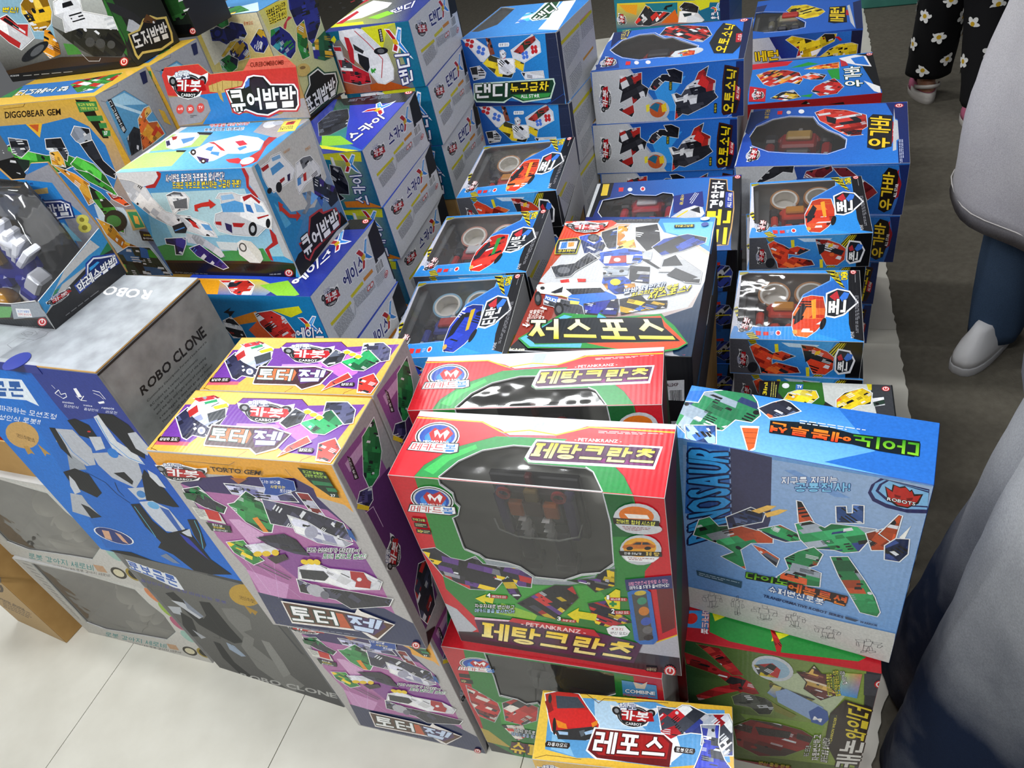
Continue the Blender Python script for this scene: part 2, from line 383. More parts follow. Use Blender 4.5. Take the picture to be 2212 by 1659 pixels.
# ------------------------------------------------------------------ print designs, colours carrying some of the shade on the fronts; points are per mille of the printed face (across, up)
ART = """\
#torto.top
bg e6aa44
g f0bd62 f3b45a e2a53a e0a544 -7,977 1023,998 987,6 -5,-15
p 6d3798 25,147 10,746 298,789 313,899 643,924 695,828 985,891 941,92 726,118 580,312 265,452 208,144
p b98be0 383,492 620,513 627,456 389,443
p c06fd0 549,581 813,764 846,363 795,241
p d05a6e 18,87 209,106 206,163 22,157
l 4a1a18 1.2 298,789 313,899 643,924 695,828
l 3a2410 .8 27,11 17,245 31,494
l 3a2410 .8 70,1 18,38
l 3a2410 .8 540,98 513,18 516,-45
l 3a2410 .8 878,96 841,35 834,-19
m 2a2c48,15162a,3a3d60/ffffff 1 8 19,534 39,686 138,512 282,495 295,579 291,356 263,252 191,278 176,206 147,230
m eef0f6,c3c8dc,9aa2c8 2 9 47,644 50,873 154,910 263,784 295,579 253,389 138,512
p b02a2a 58,635 82,746 122,635 98,536
p 3a3f44 180,612 258,719 295,579 229,476
m c8303a,8a8f98,e0e0e8 3 6 27,848 135,922 185,881 80,796
p 2a9a60 111,794 169,857 187,816 127,764
p f2d21c 181,729 244,798 270,742 208,686
e cfd6ea 223,343 244,347 239,287
e 8a90a8 223,343 233,345 232,313
logo 282,877 618,878 666,521 394,504
p f4efe8 293,132 251,449 465,447 583,468 710,384 687,146 600,46 548,118 305,115
p 3a1620 295,152 260,430 463,427 588,449 703,373 677,162 598,64 550,137 303,134
p d8683a 300,210 283,398 476,403 506,337 513,204
p 5a2a6a 519,301 525,428 608,423 689,361 660,205 570,150
t ffffff 0e4030 토터 266,395 474,397 502,193 303,201
t d6eaff 3a1a5a 젬 505,410 665,393 680,204 549,183
m 1f9a58,0f6b3c,35b070,0a4a2a/ffffff 4 8 719,550 808,664 813,764 830,807 914,720 931,568 875,406 815,413
m 23252c,3a3d48,5a6070/ffffff 5 8 616,532 645,758 715,688 719,550 666,463
p e8ecf4 686,744 709,778 822,656 809,595
e f6dc2a 719,719 738,722 726,686
e f6dc2a 759,681 778,685 766,649
e f6dc2a 798,642 817,645 804,610
m 4a4c6c,c8cce0,2c2e48/ffffff 6 9 804,743 788,882 892,898 953,786 977,595 944,570 835,788
p 2c3044 809,845 876,845 886,776 826,766
m c02a1e,e8a020,8a1a18/ffffff 7 8 881,258 939,343 991,208 981,30 914,42
m d04030,8a3a4a,5a6a90/ffffff 8 7 735,193 798,344 829,276 769,154 720,62
pill 241410 ffffff 설상차_모드 23,202 136,212 144,147 32,137
pill 241410 ffffff 젬모드 795,183 865,190 871,133 799,129
#torto.front
bg b4b0ae
p e8a63c -14,992 991,1000 981,787 954,820 816,849 829,890 759,926 507,913 434,881 413,912 286,909 249,915 -13,926
p 34275e 136,877 413,912 434,881 507,913 759,926 832,884 826,844 924,697 845,676 70,702 66,848
p b06aa2 66,848 168,819 559,815 844,787 902,723 912,706 906,635 924,397 911,194 53,140 66,251 103,391 58,569 77,778
p 8a4a94 303,512 906,635 924,397 423,349
p d9a6d0 282,687 379,617 252,506 217,681
p cf94c6 97,383 326,320 242,220 75,195
p 2b3358 62,234 224,217 865,251 998,176 998,7 26,10
l d8b0dc .6 221,399 350,236
l d8b0dc .6 325,457 187,212
l e8c8ea .6 132,492 151,231
l c090cc .6 467,531 895,527
m b8b8d4,6a6a9c,d8d8ea,44446c/ffffff 11 12 342,867 449,869 688,859 704,814 517,809 350,823
m 7a2020,8a2a28,b8b8c8/ffffff 12 10 729,857 785,856 811,748 751,761
m 2f8a48,1a6a38,45a85c,0e4428/ffffff 13 11 282,764 327,775 440,839 477,812 504,772 528,737 437,637 389,632 319,678 298,728
p e8902c 375,703 411,713 421,635 389,632
m 16703c,0e5030,2a2a38,888898/ffffff 14 11 61,820 168,841 203,776 256,749 212,713 118,737 63,770
m 2a2a3c,5a5a7c,44445c/ffffff 15 14 509,809 705,784 892,728 889,640 785,661 472,687
m c8c8d8,8a8aa8,e4e4ee/ffffff 16 12 606,738 695,715 757,671 881,626 827,603 685,611 592,653
e a8a8bc 683,663 711,653 648,630
m 1e1e2c,2c2c3e,3c3c50 17 11 319,598 510,638 564,611 588,525 503,528 380,556
m 2f8a3c,1a6a30,60a040,e8c020/ffffff 18 10 103,546 222,570 235,504 269,464 179,427 105,489
m d8d8e4,a8a8bc,f0f0f6 19 12 211,544 347,573 421,540 353,507 232,500
e f0c820 259,499 289,503 246,482
e f0c820 319,508 348,511 307,491
e f0c820 382,521 405,522 368,502
p 3a3030 305,483 438,521 441,493 337,451
l 4a4e58 2.2 196,429 351,359
l 4a4e58 2.2 251,440 374,370
m 1a5a30,0e4020,30704a 20 9 49,807 148,809 82,766 44,775
p d8d8d0 38,733 191,714 185,655 39,670
p c82a24 111,729 188,721 170,669 97,675
tb 666666 5 49,727 102,723 93,679 43,684
p 1c3020 58,655 200,649 182,609 58,608
t ffffff - 토터_젬 94,652 153,648 146,635 86,638
t ffe030 - 큐브팩이 89,636 158,635 151,624 82,625
t ffffff - 들어있어요! 77,621 167,622 158,611 68,610
t 20202a ffffff 젬과_설상차가_합제하여 607,576 918,608 896,580 586,548
t 157a40 ffffff 토터_젬으로_변신! 683,552 941,582 913,549 661,522
m e4e4ea,c8c8d4,f4f4f8/ffffff 21 13 475,446 588,489 667,464 863,468 940,428 901,379 713,352 599,374 430,377
m 24242e,3a3a4c,50506c/ffffff 22 11 415,370 517,339 719,338 949,326 909,281 656,225 591,272 384,289
e b8b8c0 493,313 523,286 442,282
e 70707c 534,291 555,283 509,264
p 34363c 474,439 621,447 634,417 591,386 452,382
p b02428 787,470 864,471 865,432 880,420 850,377 762,374 787,407 767,422
e e8e8ec 815,425 828,424 805,413
e f4d020 536,489 556,485 523,474
e f4d020 577,495 596,490 563,479
e f4d020 614,498 631,493 600,482
p f4eee8 199,205 551,203 662,195 699,233 712,215 885,157 713,20 673,26 632,67 166,45
p 5a3420 205,196 545,192 665,185 876,154 717,34 638,80 179,58
p c8582c 505,178 575,176 575,79 500,75
p 4a2a60 589,175 809,169 819,129 703,54 592,82
t ffffff 0e3a2c 토터 227,179 524,181 500,85 186,64
t d2e4ff 2a1a50 젬 604,180 817,171 725,66 581,76
emb 949,28 976,29 936,-1
tb 8890a8 2 178,24 568,38 566,20 178,11
logo -1,957 315,954 256,875 -51,857
t 3a2410 - TORTO_GEM 330,953 612,954 587,932 326,931
p a86030 409,908 503,909 434,881
p 1f4a9c 577,919 687,931 757,918 741,876 618,841 544,842 573,870
l e8f0ff .6 577,919 687,931 757,918 741,876 618,841 544,842 573,870 577,919
t ffffff - 나는_바다를 585,911 685,914 673,899 573,895
t ffe860 - 사랑하는 616,891 697,893 685,878 605,875
t ffffff - 토터젬! 655,875 719,876 707,860 644,859
p 16301e 817,982 945,975 951,954 955,860 914,860 846,916 827,945
t c8f060 - 정교한_맞물림! 837,973 935,969 932,958 833,961
t c8f060 - 간편한_변신단계! 837,957 945,955 942,944 832,944
p 2a7a4c 854,930 946,926 953,911 855,910
p 2a7a4c 910,902 958,902 961,886 913,885
t ffffff - 37 916,874 941,874 937,861 911,861
p 1a56a0 902,711 923,701 924,644 897,666
l 5a5654 .6 748,972 757,943 843,891
l 5a5654 .6 191,965 217,970 453,969 493,985
#torto.right
bg a5a2a4
p 8e4f90 64,986 691,959 758,641 703,713 128,743 76,820
p 5c2a66 128,803 803,748 809,455 641,86 147,68 162,378
p c8a0c8 162,956 623,935 628,900 171,915
l e0c8e0 1 111,749 262,728 267,626
m 1c6a38,2a8a48,101820/ffffff 31 9 585,945 889,942 854,892 781,827 572,780 342,787 347,850
m 2a2450,4a4478/ffffff 32 8 174,825 370,785 300,748 202,750 71,812
p f0d030 62,809 209,747 163,742 20,800
p 24141c 237,966 282,943 255,863 181,879
t ffffff - 크리스탈:몸 256,954 233,871 199,878 229,958
logo -43,517 306,586 459,483 156,413
m 202430,e8e8f0,c02a2a,343a50/ffffff 33 9 548,313 769,257 509,75 220,77 166,143 284,267
p 12121a 126,61 329,10 213,-51 53,-1
#petan.top
w 200,27 250,271 324,449 434,551 500,548 490,371 511,316 719,310 746,263 795,12
bg cf1f2c
p 1f8a40 105,8 123,177 206,458 354,669 624,694 767,518 857,234 898,14 794,11 661,16 269,20
p 35b050 131,112 180,321 289,530 301,473 213,271 175,58
l 8a1420 1 105,8 123,177 206,458 354,669
l 8a1420 1 767,518 857,234 898,14
p ccd6de -5,1000 999,1002 998,926 684,900 581,734 404,701 358,784 273,877 0,917
p aebdcc 474,968 526,969 515,728 460,715
l f0b41c 2.6 0,888 278,878 374,731 474,790 580,744 694,888 996,879
l 7a7a98 1 363,743 407,671 582,714
l 9ab0c0 .5 316,934 392,823 445,814
l c8ccd0 1.6 200,31 249,275 324,453 433,555 500,552
l c8ccd0 1.6 719,319 748,264 796,15
p f0ecf2 488,405 511,662 966,669 952,354 778,345 510,325
p 4a1246 505,381 517,632 958,644 945,393 780,382 517,356
p 7a1a6a 724,450 945,456 941,401 775,390
t fff0a0>ffd60a 2a0a2a 페탕크란츠 519,621 954,624 941,415 509,399
p cf2830 617,657 636,741 831,753 853,655
t ffffff - -_PETANKRANZ_- 652,717 821,728 821,685 653,670
mlogo 3,804 194,847 240,353 26,356
tb ffd8d8 2 729,844 960,855 961,820 732,800
#petan.front
w 205,1005 203,975 241,934 237,888 249,869 229,825 203,808 200,650 203,639 258,615 276,593 365,587 415,571 464,521 582,525 658,572 733,594 790,655 804,862 796,1003
bg c81e2a
p 2f8038 110,1003 205,1005 796,1003 899,1004 931,681 904,636 853,208 827,182 129,188 38,374 73,619
p 1d5f30 799,997 894,996 914,813 801,797
p 3f9a3c 247,432 706,519 769,393 419,243 149,263
p 8fbf3a 278,328 427,283 405,240 226,249
l 8a1420 1 899,1004 931,681
l c2c6ca 2.2 204,1005 202,973 239,933 236,888 247,868 229,826 201,808 199,650 202,638 256,612 274,590 364,583 414,567 463,516 581,521 657,568 732,590 791,651 807,862 797,1003
p 90989e 266,600 364,583 414,567 463,516 581,519 732,588 794,646 795,609 710,545 576,494 455,480 278,552
p b9bcc4 -4,275 48,241 108,111 -7,9
p 2b2b30 6,72 101,89 834,129 1001,148 1003,-1 -8,0
p b4b4bc 1010,289 1010,130 827,123 852,193 912,213
l e8c018 2.5 912,213 1007,288 1009,227
p 6a1a1e 938,546 1000,566 993,326 940,277
m 23222a,57357a,d8b820,8a8a94,b02828,17171c/cfd2d6 41 9 5,608 69,627 123,577 183,570 236,603 257,565 329,560 402,565 452,523 433,459 384,458 347,513 266,409 153,396 54,460
m 17171c,57357a,d8b820,2c2c34 42 9 315,481 364,507 382,395 356,362 328,403
m 1c1c22,3a3a44,57357a,b02828,d8b820/3a7a38 43 8 352,343 457,428 541,492 612,501 625,434 563,350 500,270 427,283
m 1c1c22,57357a,d8b820,6a6a72/3a7a38 44 8 600,533 712,561 741,615 791,624 780,533 701,484 672,521
m 1c1c22,57357a,b02828,d8b820/3a7a38 45 8 661,406 735,439 757,391 824,324 719,272 672,281
p e8d820 560,317 618,372 612,349 689,347 676,300 609,302 599,269
p e8d820 163,338 223,378 214,357 254,360 237,319 203,327 204,308
p e8d820 731,456 784,517 800,512 786,397 747,398
p 1a8a38 748,429 757,433 759,444 768,446 768,435 778,435 776,421 766,419 764,408 754,408 755,417 746,417
pill b02428 ffffff 배노타론_모드 755,462 820,472 818,454 752,444
pill b02428 ffffff 드래곤_모드 765,384 823,396 821,374 762,363
pill b02428 ffffff 차량_모드 533,283 592,286 586,269 527,265
pill b02428 ffffff 페탕크란츠_모드 246,379 317,386 311,366 239,359
t ffffff 20201a 4 230,388 245,388 237,359 221,359
t ffffff 20201a 3 515,295 530,296 524,268 509,268
t ffffff 20201a 1 744,475 754,477 750,451 741,449
t ffffff 20201a 2 752,394 765,397 761,367 748,366
t ffffff 181818 자유자재로_변신하고 153,302 337,329 328,302 145,275
t b8e0ff 181818 메카드볼을_발사한다!! 144,269 330,299 321,272 135,242
p 4a1440 119,198 296,216 677,224 854,189 804,44 663,33 363,35 112,43
p f0c8d8 125,206 298,222 295,211 119,188
t fff0a0>ffd60a 2a0a22 페탕크란츠 155,184 839,185 787,55 117,55
p c4262e 282,210 307,240 661,240 681,194
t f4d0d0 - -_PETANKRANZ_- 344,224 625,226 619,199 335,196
p f8f8f8 715,262 745,289 768,291 793,298 812,265 797,233 766,216 735,214 719,229
t b02428 - 4가지 737,274 785,280 781,262 734,257
t 202020 - 변신_모드! 731,246 799,255 796,237 727,228
p 2a6ab8 827,509 850,526 900,541 916,526 920,234 899,200 845,187 823,211
p 4a4a48 842,499 899,522 902,235 842,210
e c8b040 876,514 899,522 875,500
e 3a8a6a 878,468 897,475 877,446
e c87a30 880,408 901,416 880,381
e 3a5ab0 883,346 905,357 882,321
e 6a6a6a 884,292 905,301 883,268
e 24201e 883,242 903,251 883,223
p 262a66 825,580 1001,636 1001,565 825,517
t f0a0c0 - 페탕크란츠에_장착할_수_있는 838,568 985,615 984,594 836,547
t ffffff - 메카드볼_5개가_들어있어요! 839,546 987,591 986,570 838,526
pill 222222 c8c8a0 6세이상 855,32 901,39 899,7 852,-1
emb 954,28 981,30 950,-16
e c8c8ca 916,857 982,859 906,828
e c4c6ca 899,748 971,748 881,670
e e0a030 897,762 955,764 885,712
car c06a20 842,790 958,800 950,759 831,737
p 26221c 820,734 972,752 972,727 823,710
t f0d060 - 페_탕 918,744 966,748 963,729 916,724
t ffffff - 전용_터닝카 840,730 903,737 900,725 839,718
p f0f0f0 833,708 962,721 939,694 846,686
tb 904040 2 848,706 946,716 935,698 854,690
pill 20201a f0d060 TV광고상품 43,771 63,770 60,754 39,754
e c6c8cc 900,900 978,898 884,828
e d8701c 901,916 959,914 891,874
p f0e8e0 861,920 938,923 945,906 873,900
p 26221c 818,896 976,901 974,876 819,867
t f0f060 - 컨버트_합체_시스템 831,891 962,895 958,875 829,872
tb 904040 3 846,861 946,866 931,844 857,841
mlogo 61,959 243,968 228,825 17,819
p 20201a 25,794 84,794 81,776 24,777
t f0e060 - TV광고상품 30,792 81,791 78,779 27,779
p 20201a 27,768 82,768 77,743 22,744
p 20201a 24,734 85,735 81,710 20,711
t f0e060 - AQ+ 28,730 52,730 49,713 26,714
tb d8d8a0 2 32,764 77,764 74,747 29,748
tb d8d8a0 2 55,729 82,730 79,714 52,713
#petan.right
bg 5a1a22
p 1c4a2c 971,1009 1454,849 -36,23 -28,332
#lowred.top
bg b81c26
#lowred.front
w 213,1048 797,995 786,819 685,740 403,589 388,624 323,588 286,619 200,633 212,802 211,886
bg b81e28
p 2a7a34 120,1060 219,1059 798,997 880,990 874,660 758,198 247,-97 -1,68 35,459
p 3f9a3c 170,571 380,581 333,342 141,350
l b8bcc0 2 213,1050 209,884 209,799 197,627 284,613 322,582 387,618 402,583
p 28282c -29,154 247,-97 321,-143 -28,-42
p b9a040 -2,256 43,241 137,87 -24,108
mlogo 50,928 243,959 241,834 27,808
p 20201a 27,783 85,790 78,753 22,750
p 20201a 21,735 86,740 80,702 15,700
t c8c080 - AQ+ 24,728 50,730 45,705 20,704
m b82a28,8a1c1c,d8d0c8,2c2c30/bfc2c4 51 9 39,678 77,649 167,556 166,487 102,351 31,387 21,525
m b82a28,d8d0c8,2c2c30,8a1c1c/bfc2c4 52 9 199,566 281,631 380,581 346,447 255,374 174,390
m d8d0c8,c02a28,2c2c30 53 9 137,334 263,376 262,257 191,186
t e8ecf0 20242a 2가지_모드로 206,325 320,334 309,292 195,282
t b0c8e8 20242a 메카드볼을_발사_변신 181,277 370,296 359,256 171,237
p 5a1230 154,165 537,205 500,65 124,65
t f0c820 3a0a1a 슈퍼제트 156,173 521,199 487,26 120,39
p 4a90c0 826,947 973,948 971,838 819,829
t ffffff 12345a COMBINE 834,880 964,895 962,868 831,851
tb d04030 2 821,841 970,861 968,837 818,816
p d8c8b0 876,949 911,937 938,967 921,905 883,900
#repos.top
bg e6b63a
g f2cc50 e8b83a e8b030 f0c848 -3,1002 975,989 1000,95 2,-4
p 5aa0d8 46,913 295,940 328,872 601,971 676,905 960,934 981,236 727,108 685,85 289,97 230,80 61,151
p bcdcf4 288,916 404,923 571,549 310,521
p 8ac4ec 87,380 185,245 215,96 91,159
p f4fafe 635,647 724,510 754,285 685,114
l 6a4410 1 6,981 246,994 313,879 341,951 676,968
l 6a4410 .8 15,20 72,75 253,68
m c81e1e,d83028,b81818/ffffff 61 30 20,940 102,1008 199,982 253,800 297,663 324,566 322,423 272,349 135,332 84,421 53,643
p 3a4450 77,932 197,938 246,788 95,744
p 8a1414 22,830 48,880 77,714 52,664
e 181818 93,485 103,488 99,363
e 2a2a2a 48,880 58,883 52,811
p 2a2a2c 100,425 317,544 316,381 265,327 121,308
p a8c8e8 115,419 169,419 171,378 125,374
p a8c8e8 253,441 304,495 302,438 262,403
p e88a1c 95,580 153,532 164,462 113,470
p e88a1c 285,577 316,626 318,565 295,518
p 586068 226,448 255,476 255,395 240,371
logo 369,925 628,924 607,579 400,565
p ffffff 272,190 303,524 666,530 714,409 699,118 326,88
p 6a1014 281,202 311,505 659,509 705,407 692,87 333,109
p a81c1c 307,219 327,485 652,481 689,402 677,188 339,150
t ffffff 5a0c10 레포스 316,482 674,473 663,199 305,175
pill 241410 ffffff 자동차모드 66,263 184,265 180,194 62,191
pill 241410 ffffff 로봇모드 718,368 813,359 806,290 715,297
m 3a3e48,a8b0bc,b82028,e4e8f0,2a3a8a/ffffff 62 9 625,892 714,872 750,944 786,946 873,844 979,870 997,745 992,331 935,315 917,416 846,432 852,578 793,581 688,500 651,570
m 2a3ab0,e4e8f0,3a3e48,8a92a0/ffffff 63 8 846,687 931,709 923,453 953,251 978,162 814,115 839,288 859,471
m b82028,d8d8e0,6a1418 64 8 640,559 713,652 747,550 695,463
#repos.front
bg d8dade
p e0b030 1,997 1025,996 1026,787 -44,772
p 5aa0d8 -36,676 991,698 889,-951 -316,-1207
m c81e1e,d83028,3a3e48,e4e8f0/ffffff 65 20 172,472 577,532 627,138 410,-375 83,-378
logo 16,963 191,964 168,791 -15,779
#dino.top
bg 3f8fd6
g 3a86d0 2f7ccc 66b0e8 86c4ee -10,990 1007,1012 998,-20 67,-96
p 2a6cc4 613,1021 1007,1012 998,-20 617,48 788,360
p 2f74cc -10,866 102,972 91,697 -1,710
m 2a7a50,3aa060,2a3a6a,c85a30,8a9aa8/f4f8fc 71 13 -5,265 -2,657 63,676 72,897 170,1019 265,1005 298,871 327,638 304,497 236,496 199,270 90,262 65,95
m 3a6ab0,24407a,9ac0e0/f4f8fc 72 10 46,229 166,319 192,26 131,-46 72,28
m 2a2c3a,c85a30,5a6a8a/f4f8fc 73 9 318,757 364,893 404,973 433,943 479,825 432,715 372,622
p f4f8fc 264,394 341,440 353,36 328,-29
p d8602c 274,364 340,402 347,66 329,-5
l 8a3a18 .8 287,289 342,320
l 8a3a18 .8 299,204 344,226
l 8a3a18 .8 311,119 346,142
p 101c24 698,582 938,632 924,372 798,367 701,402 386,354 376,575 543,652
t 2a8a20>8ad030 0c2010 다이노 938,382 703,404 701,572 936,620
t f08a28>d83020 180a08 에볼루션 695,397 387,378 382,556 696,557
tb d0dcf0 2 489,672 746,688 744,617 493,591
#dino.front
bg 6f9fd4
g 8fb0dc 9fb6d4 78a6dc 6a9cd8 55,972 998,994 994,209 12,149
p 3c3d5c 255,1001 422,991 427,682 414,620 380,572 260,597
p 2f6ac0 74,989 250,1003 255,648 43,611
g 5aa0dc 3a78c4 1a3a8a 2a4a90 79,970 249,981 255,656 63,625
t 38a0e8 14204c DINOSAUR 50,430 79,977 249,975 254,564
p 7aa0d4 471,943 512,953 731,874 671,865
t f4f8ff 28407a 지구를_지키는 464,910 673,961 674,932 464,874
t 8cd0f4 1a3a7a 공룡전사! 517,894 721,944 724,903 518,850
p 28285c 787,914 794,953 822,989 988,980 1000,874 935,859 859,863 808,881
p 7fb4e0 798,923 807,962 834,986 986,974 996,891 923,874 856,882 816,896
p 28285c 812,929 821,962 842,985 987,971 997,901 926,888 859,892
p 84bce4 823,932 831,962 851,984 988,965 996,907 929,895 868,900
p 24140e 858,901 841,958 866,946 866,973 890,967 907,975 926,958 932,966 944,948 972,955 964,910 932,880 894,879
p c02c24 862,908 846,953 871,938 872,969 893,962 911,969 927,953 933,960 943,938 966,948 958,915 931,886 898,886
p 7a1410 877,931 901,928 900,918 881,919
p 7a1410 920,923 942,932 941,920 924,912
t ffffff 20100c ROBOTS 857,912 954,913 955,898 857,898
m 2a8a50,1c6a3c,3aa868,8a9098,c05028/f4f6f8 74 13 111,592 157,620 199,579 285,612 368,606 438,612 439,559 345,530 296,475 333,320 346,365 321,365 213,405 271,450 221,475 126,494 81,497
m 2c3a60,1a2440,5a6a90/f4f6f8 75 10 237,643 344,724 401,711 390,664 297,615 248,586
p f0c060 344,709 411,756 450,763 423,735 378,704
p f0c060 401,711 462,749 497,755 457,719 413,693
m 2a8a50,b84a24,23304a,8a4a30/f4f6f8 76 11 380,617 470,666 539,642 557,611 496,584 438,589
m c05028,a03c1c/f4f6f8 77 20 532,809 546,809 606,712 546,705
m 2a8a50,1c6a3c,3aa868,2a3a78,9aa4b0/f4f6f8 78 14 533,691 589,721 649,703 673,731 724,739 765,744 835,751 825,707 789,624 733,599 695,602 598,579 557,618
m 2c4a80,1c3460,4a6aa8/f4f6f8 79 12 683,822 715,831 721,799 748,807 744,845 778,851 787,771 693,747
m b84a24,8a3418,2c2c30/f4f6f8 80 12 808,723 863,760 897,729 896,666 838,647
m c05028,a03c1c/f4f6f8 81 20 909,842 917,841 910,705 856,737
m 24366a,16244a,3a5090/f4f6f8 82 14 884,683 917,728 959,738 966,667 943,620 893,615
p f8f8f0 925,738 957,807 945,737
m 2a8a50,1c6a3c,c05028,9aa4b0,a03818/f4f6f8 83 14 555,548 614,589 650,563 632,496 594,467 652,455 653,374 542,350 469,366 521,434 500,491
m 2a8a50,3aa868,1c5a38,b84a24,9aa4b0/f4f6f8 84 14 688,560 751,581 827,477 881,393 913,314 906,285 839,284 790,367 730,466
m 2a2e38,c05028,5a606c/f4f6f8 85 9 357,524 405,515 471,481 461,434 406,476
p 35586e 82,279 308,283 304,237 87,245
tb a8c0d0 2 95,270 295,274 295,252 94,247
p 0c2014 324,349 518,367 519,329 327,307
t 8ad030>3a8a20 142808 다이노 328,354 525,368 522,329 324,312
p 2a0c08 518,358 777,362 775,297 517,307
t f08a28>d03820 2c0c08 에볼루션 524,359 776,354 774,296 519,303
t f0f4f8 2a4a8a 슈퍼변신로봇 434,301 682,307 680,266 433,263
t 1c2c5a - TRANSFORMATIVE_ROBOT_SERIES 412,237 773,233 772,217 410,218
p 3a4a64 779,234 839,232 824,217 783,218
t 1c2c5a - WARRIOR 844,232 917,236 917,222 844,218
p ccccc6 12,149 995,209 1007,9 17,5
sk 1 96,152 221,184 211,72 100,18
sk 2 248,189 321,207 321,57 249,38
sk 3 347,172 488,181 486,77 348,49
sk 4 501,176 619,187 619,85 512,59
sk 5 640,150 784,155 785,81 653,42
sk 6 821,134 963,159 959,64 840,19
#dino.right
bg 2f62b0
#cannon.top
bg b02028
p 2a8a3c 122,556 272,678 930,205 891,122 498,56 248,96 137,194
p e0e028 139,517 220,511 158,388
p e0e028 462,209 472,368 555,367 495,248
m b02020,e8d8d0,7a1414 91 9 450,423 471,412 517,173 512,43 492,53
p 3a90d0 -39,475 122,556 128,235 -25,202
t ffffff b01c24 메카드볼 119,554 132,147 92,148 82,536
e d02c24 30,369 62,408 38,280
#cannon.front
bg 5a6a2c
g 1c4a2c 8aa04a 9aac50 14301c 0,995 928,996 998,182 -56,3
p b8c4a0 473,804 639,923 852,785 774,557 588,638
p 7a9a3a 309,467 777,522 758,327 421,313
p 9a1c24 0,995 928,999 926,1014 0,1005
p 3c3c40 928,1000 1029,1008 1066,414 1068,210 977,174 960,675
p 4a4a50 921,979 1028,993 1034,839 940,821
m a02428,7a1a1c,2c2c30/6a7a40 92 13 1,903 126,871 206,807 294,798 367,753 412,676 324,639 182,768 11,809
m a02428,8a1c20,c03a34/6a7a40 93 12 79,983 195,981 265,886 323,806 264,790 178,885
m a02428,8a1c20 94 12 51,558 172,664 308,736 323,685 217,619 65,514
m 4a4c46,34362f,5c5e56/8a9a60 95 14 263,609 324,662 442,651 503,612 476,520 417,501 370,547 278,543
m 3c3e38,54564e,8a8030 96 12 459,801 546,760 709,720 690,698 584,716 469,738
p 7a7a34 480,628 623,555 595,522 505,553
g d8c860 c8b850 5a7ab0 7a96c8 488,776 531,767 500,668 455,700
p 8ea6cc 498,724 553,762 756,667 726,529 516,639
p 3a5aa0 683,610 728,670 779,640 793,575 764,511 705,522
t ffffff - M 715,579 758,569 754,538 710,548
e c8ccd0 476,900 581,876 452,809
e 9ab8cc 476,900 563,880 457,830
m b02828,d8c020,3a3c38,202020 97 10 379,905 475,941 518,901 507,835 409,829
m 5a2420,c8a050,8a4a3a,d8c8b0/3a1814 98 8 606,909 659,918 681,974 718,924 777,930 743,869 811,794 736,728 649,790 658,845
g b8d870 e08a60 4a9ad8 4a9ad8 825,963 912,977 911,791 811,794
t f0e838 201c10 37가지_모양_초롱링 767,770 744,931 769,943 793,778
t f0e838 201c10 볼트_크랭_메카드_5종 806,776 773,964 798,975 832,789
t ffffff 201c10 들어있어요! 832,874 805,968 826,978 853,890
m 7a1c1c,5c1416,9a2c28,44302c/8a9a60 99 18 270,339 372,437 525,450 660,433 723,392 702,280 578,153 427,95 294,159
p 3c3432 396,382 603,401 592,333 421,313
p 2c1c14 794,633 855,764 991,740 998,687 995,203 868,208 791,378
t e8d038 2c140c 와일더 892,451 870,747 993,724 994,450
t e8e4dc 2c140c 캐논 866,152 879,434 998,451 997,190
p 34342c 799,623 832,639 829,366 796,367
t e8d850 - -_CANNON_WILDER_- 813,373 819,624 833,625 828,372
t f4f0e8 20180c 자동변신하고 734,170 728,419 767,433 775,186
t f4f0e8 20180c 메카드볼을_발사한다! 784,175 777,411 817,412 825,178
t f4f0e8 20180c 카드_모드로 686,193 693,303 722,314 716,198
emb 1006,928 1038,932 1007,895
p 8a1c22 260,3 624,56 625,34 268,-84
t d8c030 - 변신_출동_완료 428,45 615,67 613,29 425,7
#robo.top
bg 9a9fa4
g 989da2 a2a6a8 9a9fa4 858a90 567,1023 1002,999 998,20 431,37
t f4f4f4 - ROBO_CLONE 856,728 190,795 182,900 831,828
l 55585c .5 388,164 397,240 504,231 536,286 526,323 458,338
l 55585c .5 388,164 437,135 471,177 531,273 531,336
l 55585c .5 397,291 405,311 446,305 455,281 423,276 397,291
l 66696c .5 388,283 392,329 446,324 483,291 452,255 388,283
#robo.front
bg 1f74d0
g 2272cc 2a3a9c 1f72d4 1f68c0 468,1008 1017,1007 968,-21 57,23
p 34418c 612,995 1015,1005 1030,751 971,729 801,810 615,776 608,845
p e8f2fa 286,934 513,940 487,829 431,849 162,840
t 2a5fa8 e8f2fa 로보클론 86,904 500,932 440,862 -9,835
t f0f4fa - 따라하는_모션조정 214,808 562,801 525,774 180,782
t f0f4fa - 음성인식_로봇!! 107,761 422,764 383,737 61,732
e c8a060 183,666 270,648 74,596
p b89048 120,607 157,612 152,567 136,574 98,562
p b89048 246,633 253,623 277,583 248,585 224,568
t 5a4420 - 대한민국_특허출원상품 153,673 254,660 236,638 134,652
l ffffff 1.2 661,898 701,915 693,896 728,904 718,889 687,879 661,898
l ffffff 1 680,932 685,919
p ffffff 798,928 819,932 814,897 789,893
l ffffff 1.2 783,899 790,881 827,901
l ffffff 1.2 790,881 823,882
l ffffff 1.2 907,930 941,927 945,900
l ffffff 1 901,919 925,912 934,899
p ffffff 886,883 927,891 923,882 889,876
t e8ecf8 - motion 671,868 737,869 726,860 660,859
t e8ecf8 - 모션인식 663,853 747,853 732,841 649,841
t e8ecf8 - voice 788,866 839,866 830,858 779,858
t e8ecf8 - 음성인식 777,851 856,852 843,840 763,839
t e8ecf8 - remote 890,865 959,867 950,858 880,856
t e8ecf8 - 리모컨 899,851 961,852 948,840 885,839
p 9aa0a8 415,614 495,613 455,534 322,510
p 1c1e22 259,495 374,529 444,509 424,408 356,373 238,418
